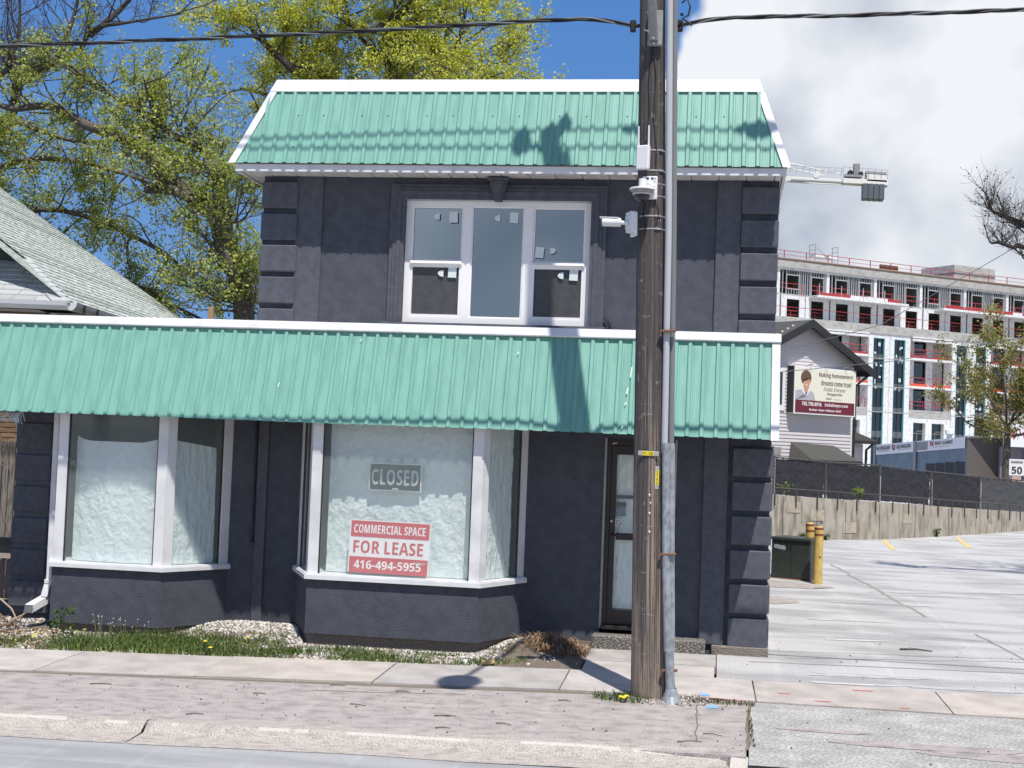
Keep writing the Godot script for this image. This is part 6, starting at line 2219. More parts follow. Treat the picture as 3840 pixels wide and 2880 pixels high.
		for r in [[0.0, 0.75], [2.55, 3.5], [5.35, 6.26]]:
			b.bb(Vector3(c + r[0], -22, 0.2), Vector3(c + r[1], -16.2, 1.42))
		b.bb(Vector3(c + 0.75, -16.75, 0.2), Vector3(c + 5.35, -16.2, 1.41))
		obj("sheathing_panel", b, M.sheathing, h)
		for s in [[0.78, 2.52], [3.53, 5.32]]:
			b = T.call()
			b.bb(Vector3(c + s[0], -22, 0.9), Vector3(c + s[1], -16.78, 0.95))
			var wn := obj("window", b, M.far_glass, h)
			b = T.call()
			b.bb(Vector3(c + s[0] + 0.85, -22, 0.95), Vector3(c + s[0] + 0.93, -17.6, 1.0))
			b.bb(Vector3(c + s[0] + 0.85, -17.7, 0.95), Vector3(c + s[1], -17.6, 1.0))
			b.bb(Vector3(c + s[0], -17.95, 0.95), Vector3(c + s[1], -17.87, 1.0))
			obj("window_bar", b, M.room_wall, wn)
		# shutter housing over the bay
		b = T.call()
		b.bb(Vector3(c + 0.1, -7.62, 0.9), Vector3(c + 6.1, -7.36, 1.7))
		b.bb(Vector3(c + 0.1, -7.30, 0.9), Vector3(c + 6.1, -7.16, 1.75))
		obj("shade_beam", b, M.sheathing, h)
	# stair tower on the roof
	b = T.call()
	b.bb(Vector3(28.9, 0.0, -9.0), Vector3(35.5, 2.45, -3.5))
	var tw := obj("stair_tower", b, M.concrete, h)
	b = T.call()
	b.bb(Vector3(28.88, 1.35, -9.02), Vector3(35.52, 1.55, -3.48))
	obj("tower_band", b, M.spandrel, tw)
	b = T.call()
	b.bb(Vector3(28.87, 0.1, -6.6), Vector3(28.9, 0.95, -5.2))
	obj("tower_opening", b, M.sheathing, tw)
	b = T.call()
	b.bb(Vector3(-1.5, 0.0, -7.0), Vector3(1.3, 1.6, -3.5))
	obj("stair_tower", b, M.concrete, h)
	b = T.call()
	b.bb(Vector3(14.6, 0.1, -0.5), Vector3(17.2, 0.85, -0.3))
	obj("plywood_sheet", b, M.plywood, h)
	# scaffold on the roof
	var sc := thing("roof_scaffold", "thin metal scaffold frame with a plank standing on the unfinished block's roof", "scaffold", xf * Vector3(8.3, 0.3, -2))
	b = T.call()
	for xx in [6.7, 9.9]:
		for zz in [-2.0, -3.0]:
			b.tube([Vector3(xx, 0.1, zz), Vector3(xx, 2.5, zz)], 0.035, 5)
		b.tube([Vector3(xx, 2.5, -2.0), Vector3(xx, 2.5, -3.0)], 0.03, 5)
		b.tube([Vector3(xx, 1.9, -2.0), Vector3(xx, 1.9, -3.0)], 0.03, 5)
		b.tube([Vector3(xx - 0.8, 2.15, -2.0), Vector3(xx, 2.5, -2.0)], 0.03, 5)
		b.tube([Vector3(xx - 0.8, 0.1, -2.0), Vector3(xx - 0.8, 2.15, -2.0)], 0.03, 5)
	b.tube([Vector3(6.7, 0.4, -2.0), Vector3(9.9, 2.2, -2.0)], 0.025, 5)
	b.tube([Vector3(9.9, 0.4, -2.0), Vector3(6.7, 2.2, -2.0)], 0.025, 5)
	obj("frame", b, M.lamp_grey, sc)
	b = T.call()
	b.bb(Vector3(6.8, 1.15, -3.0), Vector3(9.8, 1.45, -2.05))
	obj("plank", b, M.sign_white, sc)

# ---------------------------------------------------------------- crane
func crane() -> void:
	var z := -174.4
	var c := thing("tower_crane", "white tower crane jib end with dark counterweights sticking out behind the upper roof", "crane", Vector3(8, 38, z))
	var b := MB.new()
	var p := Vector3(-6.0, 40.15, z)
	var q := Vector3(15.4, 39.25, z)
	for o in [[0.0, 0.55], [0.0, -0.55]]:
		b.sweep([p + Vector3(0, 0.0, o[1] - 0.15), p + Vector3(0, 0.0, o[1] + 0.15), p + Vector3(0, -0.62, o[1] + 0.15), p + Vector3(0, -0.62, o[1] - 0.15)], q - p)
	obj("jib_beam", b, M.crane_white, c)
	b = MB.new()
	p = Vector3(15.4, 39.35, z)
	b.sweep([p + Vector3(0, 0, -0.9), p + Vector3(0, 0, 0.9), p + Vector3(0, -0.65, 0.9), p + Vector3(0, -0.65, -0.9)], Vector3(5.9, -0.30, 0))
	obj("counter_platform", b, M.crane_white, c)
	b = MB.new()
	b.sweep([Vector3(15.6, 39.55, z + 0.95), Vector3(17.9, 39.45, z + 0.95), Vector3(17.9, 39.75, z + 0.95), Vector3(15.6, 39.85, z + 0.95)], Vector3(0, 0, -1.9))
	b.sweep([Vector3(18.4, 38.95, z + 0.7), Vector3(21.1, 38.80, z + 0.7), Vector3(21.1, 40.2, z + 0.7), Vector3(18.4, 40.35, z + 0.7)], Vector3(0, 0, -1.5))
	b.cbox(Vector3(12.0, 38.9, z + 0.6), Vector3(7.0, 0.3, 0.3), 0.05, Basis(Vector3.BACK, -0.045))
	obj("machine_deck", b, M.crane_grey, c)
	b = MB.new()
	b.sweep([Vector3(18.55, 38.98, z + 0.9), Vector3(21.12, 38.82, z + 0.9), Vector3(21.15, 39.72, z + 0.9), Vector3(18.55, 39.92, z + 0.9)], Vector3(0, 0, -0.15))
	obj("sign_plate", b, M.crane_white, c)
	b = MB.new()
	b.cbox(Vector3(17.2, 40.65, z), Vector3(0.85, 1.55, 1.0), 0.08)
	obj("electrical_cabinet", b, M.lamp_grey, c)
	b = MB.new()
	for s in [[16.35, 40.1, 0.36], [17.75, 39.95, 0.33]]:
		b.tube([Vector3(s[0], s[1], z - 0.7), Vector3(s[0], s[1], z + 0.7)], s[2], 12)
	obj("winch_drum", b, M.black_rubber, c)
	for k in 4:
		b = MB.new()
		b.cbox(Vector3(18.35 + k * 0.72, 37.62 - k * 0.03, z), Vector3(0.69, 2.1, 1.9), 0.06)
		obj("counterweight", b, M.spandrel, c)
	b = MB.new()
	b.tube([Vector3(-2.0, 44.0, z + 0.5), Vector3(7.8, 41.45, z + 0.5), Vector3(15.35, 39.85, z + 0.5)], 0.085, 6)
	b.tube([Vector3(-2.0, 43.0, z - 0.5), Vector3(7.8, 41.0, z - 0.5), Vector3(13.0, 39.9, z - 0.5)], 0.07, 6)
	obj("tie_bar", b, M.crane_white, c)
	b = MB.new()
	var pts := []
	for k in 9:
		var x := 8.4 + k * 0.85
		b.tube([Vector3(x, 40.1 - k * 0.04, z + 0.8), Vector3(x, 41.0 - k * 0.04, z + 0.8)], 0.025, 4)
	b.tube([Vector3(8.2, 41.0, z + 0.8), Vector3(15.4, 40.65, z + 0.8)], 0.025, 4)
	b.tube([Vector3(8.2, 40.6, z + 0.8), Vector3(15.4, 40.25, z + 0.8)], 0.02, 4)
	for k in 8:
		var x := 15.4 + k * 0.83
		b.tube([Vector3(x, 39.5 - k * 0.03, z + 0.95), Vector3(x, 40.85 - k * 0.06, z + 0.95)], 0.025, 4)
	b.tube([Vector3(15.3, 40.85, z + 0.95), Vector3(21.3, 40.42, z + 0.95)], 0.025, 4)
	obj("walkway_rail", b, M.lamp_grey, c)
	b = MB.new()
	b.lathe(Vector3(11.9, 39.75, z + 0.72), [Vector2(0.0, 0.06), Vector2(0.42, 0.05), Vector2(0.46, 0.0)], 12, Basis(Vector3.RIGHT, PI / 2))
	obj("round_plate", b, M.crane_white, c)
	b = MB.new()
	b.sweep([Vector3(-7.2, -1, z - 0.8), Vector3(-5.6, -1, z - 0.8), Vector3(-5.6, -1, z + 0.8), Vector3(-7.2, -1, z + 0.8)], Vector3(0, 45.5, 0))
	obj("mast", b, M.crane_white, c)

# ---------------------------------------------------------------- low shops, signs beyond the fence
func commercial() -> void:
	var n0 := Vector3(15.70, 0, -76.4)
	var n1 := Vector3(11.07, 0, -86.4)
	var d := (n0 - n1).normalized()
	var out := Vector3(-d.z, 0, d.x)
	if out.x > 0:
		out = -out
	var L := n0.distance_to(n1)
	# own axes: x from the far end to the near end, z out of the facade
	var up_of := func(x: float) -> float:
		return lerpf(2.98, 3.66, x / L)
	var at := func(x: float, y: float, o: float) -> Vector3:
		return n1 + d * x + out * o + Vector3(0, y, 0)
	var s := thing("strip_shops", "low grey shop row with white sign band and dark brick end wall", "building", n0)
	var b := MB.new()
	var bk := Vector3(14, 0, 5)
	b.quad(at.call(0, -1, 0), at.call(L, -1, 0), at.call(L, up_of.call(L), 0), at.call(0, up_of.call(0), 0), out)
	b.quad(at.call(0, up_of.call(0), 0), at.call(L, up_of.call(L), 0), at.call(L, 3.9, 0) + bk, at.call(0, 2.9, 0) + bk, Vector3.UP)
	obj("facade", b, M.blue_panel, s)
	b = MB.new()
	for k in 40:
		var y := -0.6 + k * 0.115
		if y < 3.5:
			b.quad(n0 + Vector3(0.02, y, 0.0), n0 + Vector3(3.2, y + 0.02, -0.4), n0 + Vector3(3.2, y + 0.12, -0.4), n0 + Vector3(0.02, y + 0.10, 0.0), Vector3(0.1, 0, 1))
	b.quad(n0 + Vector3(0, -1, -0.02), n0 + Vector3(3.25, -1, -0.42), n0 + Vector3(3.25, 3.9, -0.42), n0 + Vector3(0, 3.6, -0.02), Vector3(0.1, 0, 1))
	obj("brick_end_wall", b, M.brick_brown, s)
	b = MB.new()
	b.bb(n0 + Vector3(0, 3.60, -0.5), n0 + Vector3(2.9, 3.75, 0.03))
	b.bb(n0 + Vector3(2.2, 2.9, -0.2), n0 + Vector3(2.6, 4.1, 0.15))
	obj("parapet_cap", b, M.lamp_grey, s)
	for r in [[0.3, 5.05, 0.0], [5.45, 10.95, 0.0]]:
		b = MB.new()
		var a := []
		for q in [[r[0], -0.70], [r[1], -0.70], [r[1], 0.02], [r[0], 0.02]]:
			a.append(at.call(q[0], up_of.call(q[0]) + q[1], 0.08))
		b.quad(a[0], a[1], a[2], a[3], out)
		b.quad(a[3], a[2], a[2] - out * 0.1, a[3] - out * 0.1, Vector3.UP)
		obj("sign_band", b, M.sign_white, s)
	b = MB.new()
	for q in [[0.0, 0.25], [5.08, 5.42]]:
		b.quad(at.call(q[0], -1, 0.12), at.call(q[1], -1, 0.12), at.call(q[1], up_of.call(q[1]) + 0.05, 0.12), at.call(q[0], up_of.call(q[0]) + 0.05, 0.12), out)
	obj("facade_pier", b, M.lamp_grey, s)
	b = MB.new()
	for k in 4:
		var x := 6.5 + k * 1.12
		b.quad(at.call(x, 0.2, 0.03), at.call(x + 1.0, 0.2, 0.03), at.call(x + 1.0, up_of.call(x) - 1.52, 0.03), at.call(x, up_of.call(x) - 1.52, 0.03), out)
	obj("shop_window", b, M.black_trim, s)
	b = MB.new()
	var gq := [[5.5, -0.62], [6.75, -0.62], [6.75, -0.06], [5.5, -0.06]]
	b.quad(at.call(gq[0][0], up_of.call(5.5) + gq[0][1], 0.09), at.call(gq[1][0], up_of.call(6.7) + gq[1][1], 0.09), at.call(gq[2][0], up_of.call(6.7) + gq[2][1], 0.09), at.call(gq[3][0], up_of.call(5.5) + gq[3][1], 0.09), out)
	obj("blank_sign", b, M.lamp_grey, s)
	var tb := Basis(d, Vector3.UP, d.cross(Vector3.UP)).orthonormalized()
	tb = Basis(Vector3.UP, 0.0) * tb
	var sl := Basis(d.lerp(Vector3.UP, 0.06).normalized(), Vector3.UP, out)
	words("lettering", "GEORGIAN", 0.26, 1.75, at.call(1.25, up_of.call(1.25) - 0.25, 0.1), M.text_grey, s, sl)
	words("lettering", "GEORGIAN", 0.26, 1.75, at.call(3.85, up_of.call(3.85) - 0.25, 0.1), M.text_grey, s, sl)
	words("lettering", "Orthodontics", 0.13, 1.5, at.call(1.3, up_of.call(1.3) - 0.46, 0.1), M.text_pale, s, sl, false)
	words("lettering", "Surgical Services", 0.13, 1.6, at.call(3.9, up_of.call(3.9) - 0.46, 0.1), M.text_pale, s, sl, false)
	words("lettering", "W", 0.34, 0.55, at.call(7.25, up_of.call(7.25) - 0.25, 0.1), M.far_red, s, sl, true, "Droid Serif")
	words("lettering", "RIGHT CLEANERS", 0.22, 2.0, at.call(8.6, up_of.call(8.6) - 0.24, 0.1), M.text_grey, s, sl)
	words("lettering", "one of the cleanest cleaners", 0.09, 1.9, at.call(8.3, up_of.call(8.3) - 0.48, 0.1), M.text_pale, s, sl, false)
	b = MB.new()
	var rp := []
	for k in 13:
		rp.append(at.call(2.62 + cos(TAU * k / 12.0) * 0.16, up_of.call(2.6) - 0.27 + sin(TAU * k / 12.0) * 0.17, 0.11))
	b.tube(rp, 0.035, 5, false)
	obj("logo_ring", b, M.maroon, s)
	b = MB.new()
	b.lathe(at.call(7.9, up_of.call(7.9) + 0.05, -0.8), [Vector2(0.18, 0.0), Vector2(0.18, 0.25), Vector2(0.3, 0.35), Vector2(0.28, 0.6), Vector2(0.0, 0.72)], 12)
	obj("roof_cowl", b, M.crane_white, s)
	# white sign with a red W on the taller corner
	var ws := thing("red_letter_sign", "white sign board with a big red W beyond the brick end wall", "sign", Vector3(18.3, 3.1, -74.4))
	b = MB.new()
	b.bb(Vector3(17.6, 3.12, -74.7), Vector3(21.0, 4.3, -74.45))
	obj("board", b, M.sign_white, ws)
	words("lettering", "W", 0.62, 0.75, Vector3(18.05, 3.92, -74.43), M.far_red, ws, Basis(), true, "Droid Serif")
	words("lettering", "WRIGHT", 0.4, 1.8, Vector3(19.6, 3.9, -74.43), M.far_red, ws)
	b = MB.new()
	b.bb(Vector3(18.9, 1.0, -75.0), Vector3(24, 3.0, -74.8))
	b.bb(Vector3(17.5, 1.0, -75.4), Vector3(18.9, 3.1, -75.0))
	obj("corner_wall", b, M.purple, ws)
	# speed limit sign
	var sp := thing("speed_sign", "white MAXIMUM 50 speed sign on a post above the cloth fence at the right edge", "sign", Vector3(11.25, 0.6, -39.5))
	b = MB.new()
	b.tube([Vector3(11.25, 0.2, -39.5), Vector3(11.25, 2.3, -39.5)], 0.03, 6)
	obj("post", b, M.lamp_grey, sp)
	boxof("sign_plate", Vector3(10.97, 1.70, -39.46), Vector3(11.53, 2.32, -39.44), M.sign_white, sp)
	boxof("lower_plate", Vector3(11.09, 1.48, -39.46), Vector3(11.41, 1.68, -39.44), M.pinkish_deck, sp)
	words("lettering", "50", 0.27, 0.38, Vector3(11.25, 1.90, -39.43), M.ink, sp)
	words("lettering", "MAXIMUM", 0.08, 0.42, Vector3(11.25, 2.21, -39.43), M.ink, sp)
	# far street wires strung before the unfinished block
	for s2 in [[Vector3(2.2, 5.6, -30), Vector3(4.9, 6.35, -29), Vector3(9.5, 9.2, -27), "thin far wire rising to the right before the unfinished block's top floors"], [Vector3(2.0, 4.9, -31), Vector3(5.5, 5.3, -30), Vector3(9.5, 6.1, -28), "thin far wire crossing before the balconies of the unfinished block"]]:
		b = MB.new()
		b.tube([s2[0], s2[1], s2[2]], 0.012, 5)
		one("far_wire", s2[3], "wire", b, M.cable_grey)

# ---------------------------------------------------------------- brick house on the left
func left_house() -> void:
	var c1 := Vector3(-9.621, 4.083, -3.70)
	var aw := Vector3(-0.149, 0, -0.989)
	var lf := Vector3(-0.989, 0, 0.149)
	var sl := 0.74
	var L := 12.0
	var h := thing("brick_house", "tan brick bungalow with pale mossy shingle roof and white gutters, left of the shop", "house", c1 + Vector3(-2, -4, -3))
	var P := func(a: float, t: float, up: float) -> Vector3:   # a leftwards, t away from the street
		return c1 + lf * a + aw * t + Vector3(0, up, 0)
	var tt := 0.927
	# right-hand slope, course by course
	var step := 0.116
	var mats := [M.shingle_moss, M.shingle_moss2, M.shingle_moss, M.shingle_moss]
	for k in 46:
		var a0 := k * step - 0.04
		var a1 := a0 + step + 0.012
		var b := MB.new()
		var f0 := clampf(a0, -0.04, tt)
		var f1 := clampf(a1, 0.0, tt)
		var lift := 0.022
		var sag := -0.05 * sin(PI * clampf(a0 / 5.4, 0.0, 1.0))
		b.quad(P.call(a0, f0, a0 * sl + lift + sag), P.call(a0, L - a0, a0 * sl + lift + sag), P.call(a1, L - a1, a1 * sl + sag), P.call(a1, f1, a1 * sl + sag), Vector3(1, 1, 0))
		b.quad(P.call(a0, f0, a0 * sl + lift + sag), P.call(a0, L - a0, a0 * sl + lift + sag), P.call(a0, L - a0, a0 * sl - 0.01 + sag), P.call(a0, f0, a0 * sl - 0.01 + sag), Vector3(1, -0.2, 0))
		obj("shingle_course", b, mats[rng.randi() % 4], h)
	var b := MB.new()
	b.quad(P.call(0, 0, -0.03), P.call(0, L, -0.03), P.call(5.4, L - 5.4, 5.4 * sl - 0.12), P.call(5.4, tt, 5.4 * sl - 0.12), Vector3(1, 1, 0))
	b.quad(P.call(10.8, 0, -0.03), P.call(10.8, L, -0.03), P.call(5.4, L - 5.4, 5.4 * sl - 0.12), P.call(5.4, tt, 5.4 * sl - 0.12), Vector3(-1, 1, 0))
	b.tri(P.call(0, L, -0.03), P.call(10.8, L, -0.03), P.call(5.4, L - 5.4, 5.4 * sl - 0.12), Vector3(0, 1, -1))
	obj("roof_deck", b, M.shingle_moss2, h)
	# gable above the front skirt
	b = MB.new()
	b.tri(P.call(tt, tt + 0.02, tt * sl - 0.05), P.call(10.8 - tt, tt + 0.02, tt * sl - 0.05), P.call(5.4, tt + 0.02, 5.4 * sl), lf.cross(Vector3.UP) * -1.0)
	obj("gable", b, M.dark_green_paint, h)
	# front skirt: separate shingles where they are near
	for k in 8:
		var t0 := k * step - 0.03
		var t1 := minf(t0 + step + 0.012, tt)
		var a := t0 + 0.02
		var first := true
		while a < 1.9:
			var w := 0.34
			if first:
				w = fposmod(0.17 * k + 0.11, 0.34) + 0.05
				first = false
			b = MB.new()
			var e := 0.003
			b.quad(P.call(a + e, t0, t0 * sl + 0.018), P.call(a + w - e, t0, t0 * sl + 0.018), P.call(a + w - e, t1, t1 * sl), P.call(a + e + (step if a < t1 else 0.0), t1, t1 * sl), Vector3(0, 1, 1))
			b.quad(P.call(a + e, t0, t0 * sl + 0.018), P.call(a + w - e, t0, t0 * sl + 0.018), P.call(a + w - e, t0, t0 * sl - 0.005), P.call(a + e, t0, t0 * sl - 0.005), Vector3(0, -0.2, 1))
			obj("shingle", b, M.shingle_pale if rng.randf() < 0.6 else M.shingle_pale2, h)
			a += w
	b = MB.new()
	b.quad(P.call(0, 0, -0.02), P.call(10.8, 0, -0.02), P.call(10.8 - tt, tt, tt * sl - 0.012), P.call(tt, tt, tt * sl - 0.012), Vector3(0, 1, 1))
	b.quad(P.call(1.9, -0.03, 0.0), P.call(10.8, -0.03, 0.0), P.call(10.8 - tt, tt, tt * sl), P.call(1.9, tt, tt * sl), Vector3(0, 1, 1))
	obj("front_skirt", b, M.shingle_pale2, h)
	for k in 9:
		var t0 := -0.04 + k * 0.108
		var t1 := t0 + 0.13
		b = MB.new()
		var u := 0.035
		b.quad(P.call(t0, t0, t0 * sl + u), P.call(t0 + 0.26, t0 - 0.02, t0 * sl + u - 0.008), P.call(t1 + 0.26, t1 - 0.02, t1 * sl + 0.010), P.call(t1, t1, t1 * sl + 0.016), Vector3(0, 1, 1))
		b.quad(P.call(t0, t0, t0 * sl + u), P.call(t0 - 0.03, t0 + 0.17, t0 * sl + u - 0.015), P.call(t1 - 0.03, t1 + 0.17, t1 * sl + 0.005), P.call(t1, t1, t1 * sl + 0.016), Vector3(1, 1, 0))
		b.quad(P.call(t0, t0, t0 * sl + u), P.call(t0 + 0.26, t0 - 0.02, t0 * sl + u - 0.008), P.call(t0 + 0.26, t0 - 0.02, t0 * sl), P.call(t0, t0, t0 * sl), Vector3(0.3, -0.3, 1))
		obj("hip_shingle", b, M.shingle_pale, h)
	# gutters
	b = MB.new()
	var gprof := func(p: Vector3, o: Vector3) -> Array:
		return [p + Vector3(0, 0.0, 0), p + o * 0.12 + Vector3(0, 0.01, 0), p + o * 0.11 + Vector3(0, -0.05, 0), p + o * 0.06 + Vector3(0, -0.11, 0), p + Vector3(0, -0.11, 0)]
	b.sweep(gprof.call(P.call(-0.02, -0.02, -0.03), -aw), lf * 9.0)
	b.sweep(gprof.call(P.call(-0.02, -0.02, -0.03), -lf), aw * 11.0)
	var gt := obj("gutter", b, M.gutter, h)
	b = MB.new()
	b.quad(P.call(0, 0, -0.15), P.call(9, 0, -0.15), P.call(9, 0.45, -0.15), P.call(0, 0.45, -0.15), Vector3.DOWN)
	b.quad(P.call(0, 0, -0.15), P.call(0, 11, -0.15), P.call(0.45, 11, -0.15), P.call(0.45, 0, -0.15), Vector3.DOWN)
	obj("eave_soffit", b, M.soffit, h)
	for s in [0.35, 1.02]:
		b = MB.new()
		var p: Vector3 = P.call(-0.14, s, -0.09)
		b.box(p, Vector3(0.03, 0.13, 0.04))
		obj("gutter_joint", b, M.dark_alu, gt)
	b = MB.new()
	b.cbox(P.call(0.40, 0.62, -0.9), Vector3(0.10, 1.6, 0.08), 0.01)
	obj("downpipe", b, M.gutter, h)
	# brick walls
	b = MB.new()
	var wa := 0.50
	b.quad(P.call(wa, 0.50, -4.2), P.call(10, 0.50, -4.2), P.call(10, 0.50, -0.14), P.call(wa, 0.50, -0.14), -aw)
	b.quad(P.call(wa, 0.50, -4.2), P.call(wa, 11.5, -4.2), P.call(wa, 11.5, -0.14), P.call(wa, 0.50, -0.14), -lf)
	obj("mortar_wall", b, M.mortar, h)
	var wall_b := Basis(lf, Vector3.UP, lf.cross(Vector3.UP)).orthonormalized()
	for zone in [[-0.42, -0.17, 0.52, 2.0], [-2.45, -1.55, 0.52, 1.75]]:
		var row := 0
		var y: float = zone[0]
		while y < zone[1]:
			var a: float = zone[2] + (0.11 if row % 2 else 0.0)
			while a < zone[3]:
				b = MB.new()
				b.cbox(P.call(a + 0.105, 0.497, y + 0.033), Vector3(0.208, 0.062, 0.02), 0.004, wall_b)
				obj("brick", b, M.brick_tan if rng.randf() < 0.55 else M.brick_tan2, h)
				a += 0.222
			y += 0.077
			row += 1
	for zone in [[-2.45, -1.55]]:   # return side of the corner
		var y: float = zone[0]
		while y < zone[1]:
			for k in 3:
				b = MB.new()
				b.cbox(P.call(wa - 0.003, 0.62 + k * 0.222, y + 0.033), Vector3(0.02, 0.062, 0.208), 0.004, Basis(lf, Vector3.UP, -aw))
				obj("brick", b, M.brick_tan if rng.randf() < 0.55 else M.brick_tan2, h)
			y += 0.077
	b = MB.new()
	b.sweep([Vector3(-9.60, 2.50, -1.9), Vector3(-9.18, 2.50, -1.9), Vector3(-9.12, 2.42, -1.9), Vector3(-9.15, 2.12, -1.9), Vector3(-9.30, 2.12, -1.9), Vector3(-9.42, 2.36, -1.9)], Vector3(0, 0, -0.1))
	obj("porch_bracket", b, M.gutter, h)
	b = MB.new()
	b.bb(Vector3(-12.0, 2.50, -3.6), Vector3(-8.95, 2.60, -1.7))
	obj("porch_roof", b, M.shingle_pale2, h)
	b = MB.new()
	b.bb(Vector3(-13.0, -0.3, -3.9), Vector3(-8.9, 0.42, -1.6))
	obj("foundation", b, M.foundation, h)
	# board fence in the gap
	var bf := thing("board_fence", "short grey weathered board fence in the gap between the brick house and the shop", "fence", Vector3(-9.2, 0, -1.2))
	for k in 12:
		b = MB.new()
		var x := -9.95 + k * 0.092
		b.cbox(Vector3(x, 1.37 + rng.randf_range(-0.02, 0.02), -1.2 + rng.randf_range(-0.015, 0.015)), Vector3(0.075, 1.25, 0.02), 0.004, Basis(Vector3.BACK, rng.randf_range(-0.012, 0.012)))
		obj("board", b, M.board_grey, bf)
	b = MB.new()
	for y in [0.95, 1.8]:
		b.bb(Vector3(-10.0, y, -1.25), Vector3(-8.88, y + 0.07, -1.212))
	obj("fence_rail", b, M.board_grey, bf)

# ---------------------------------------------------------------- trees
func curve_pts(pts: Array, m: int) -> Array:
	var out := []
	var n := pts.size()
	for i in n - 1:
		for k in m:
			var t := float(k) / m
			out.append(pts[i].cubic_interpolate(pts[i + 1], pts[maxi(i - 1, 0)], pts[mini(i + 2, n - 1)], t))
	out.append(pts[n - 1])
	return out

func limb(b: MB, pts: Array, r0: float, r1: float, sides := 8) -> Array:
	var cp := curve_pts(pts, 4)
	var rad := []
	for i in cp.size():
		rad.append(lerpf(r0, r1, float(i) / (cp.size() - 1)) * rng.randf_range(0.92, 1.1))
	b.tube(cp, rad, sides)
	return cp

func branch(b: MB, lb: MB, p: Vector3, d: Vector3, length: float, r: float, lvl: int, cfg: Dictionary) -> void:
	var pts := [p]
	var q := p
	var seg := 4
	for k in seg:
		d = (d + Vector3(rng.randf_range(-1, 1), rng.randf_range(-1, 1), rng.randf_range(-1, 1)) * cfg.wander + Vector3(0, cfg.up, 0)).normalized()
		q += d * length / seg
		pts.append(q)
	b.tube(pts, [r, r * 0.85, r * 0.7, r * 0.55, r * 0.35], 5 if lvl > 1 else 3, false)
	if lvl > 0:
		for k in int(cfg.kids):
			var t := rng.randf_range(0.25, 1.0)
			var at: Vector3 = pts[int(t * 3.99)].lerp(pts[int(t * 3.99) + 1], fposmod(t * 3.99, 1.0))
			var side := Vector3(rng.randf_range(-1, 1), rng.randf_range(-0.7, 0.9), rng.randf_range(-1, 1)).normalized()
			branch(b, lb, at, (d + side * 1.1).normalized(), length * rng.randf_range(0.42, 0.68), r * 0.5, lvl - 1, cfg)
	if lvl <= 1:
		var m := int(cfg.leaves)
		for k in m:
			var t := rng.randf_range(0.2, 1.0)
			var at: Vector3 = pts[int(t * 3.99)].lerp(pts[int(t * 3.99) + 1], fposmod(t * 3.99, 1.0))
			at += Vector3(rng.randf_range(-1, 1), rng.randf_range(-1, 1), rng.randf_range(-1, 1)) * cfg.spread
			var cl: Color = cfg.cols[rng.randi() % cfg.cols.size()]
			lb.col = cl * rng.randf_range(0.75, 1.2)
			leaf_at(lb, at, cfg.leaf * rng.randf_range(0.6, 1.25))

func dress(b: MB, lb: MB, cp: Array, every: float, lmin: float, lmax: float, r: float, lvl: int, cfg: Dictionary, from := 0.0) -> void:
	var acc := 0.0
	for i in cp.size() - 1:
		var a: Vector3 = cp[i]
		var e: Vector3 = cp[i + 1]
		acc += a.distance_to(e)
		if float(i) / cp.size() < from:
			continue
		while acc > every:
			acc -= every
			var dir := (e - a).normalized()
			var side := Vector3(rng.randf_range(-1, 1), rng.randf_range(cfg.get("side_lo", -0.5), cfg.get("side_hi", 1.0)), rng.randf_range(-1, 1)).normalized()
			branch(b, lb, a.lerp(e, rng.randf()), (dir * 0.35 + side).normalized(), rng.randf_range(lmin, lmax), r, lvl, cfg)

func finish_tree(called: String, label: String, base: Vector3, b: MB, lb: MB, bark: Material) -> void:
	var t := thing(called, label, "tree", base, "")
	obj("trunk", b, bark, t)
	if lb.v.size():
		obj("crown", lb, M.vleaf, t)

func V(a: Array, z: float) -> Array:   # flat list of x, y pairs in a plane, with some depth wander
	var out := []
	for i in a.size() / 2:
		out.append(Vector3(a[2 * i], a[2 * i + 1], z + sin(i * 1.9 + a[0]) * 0.25))
	return out

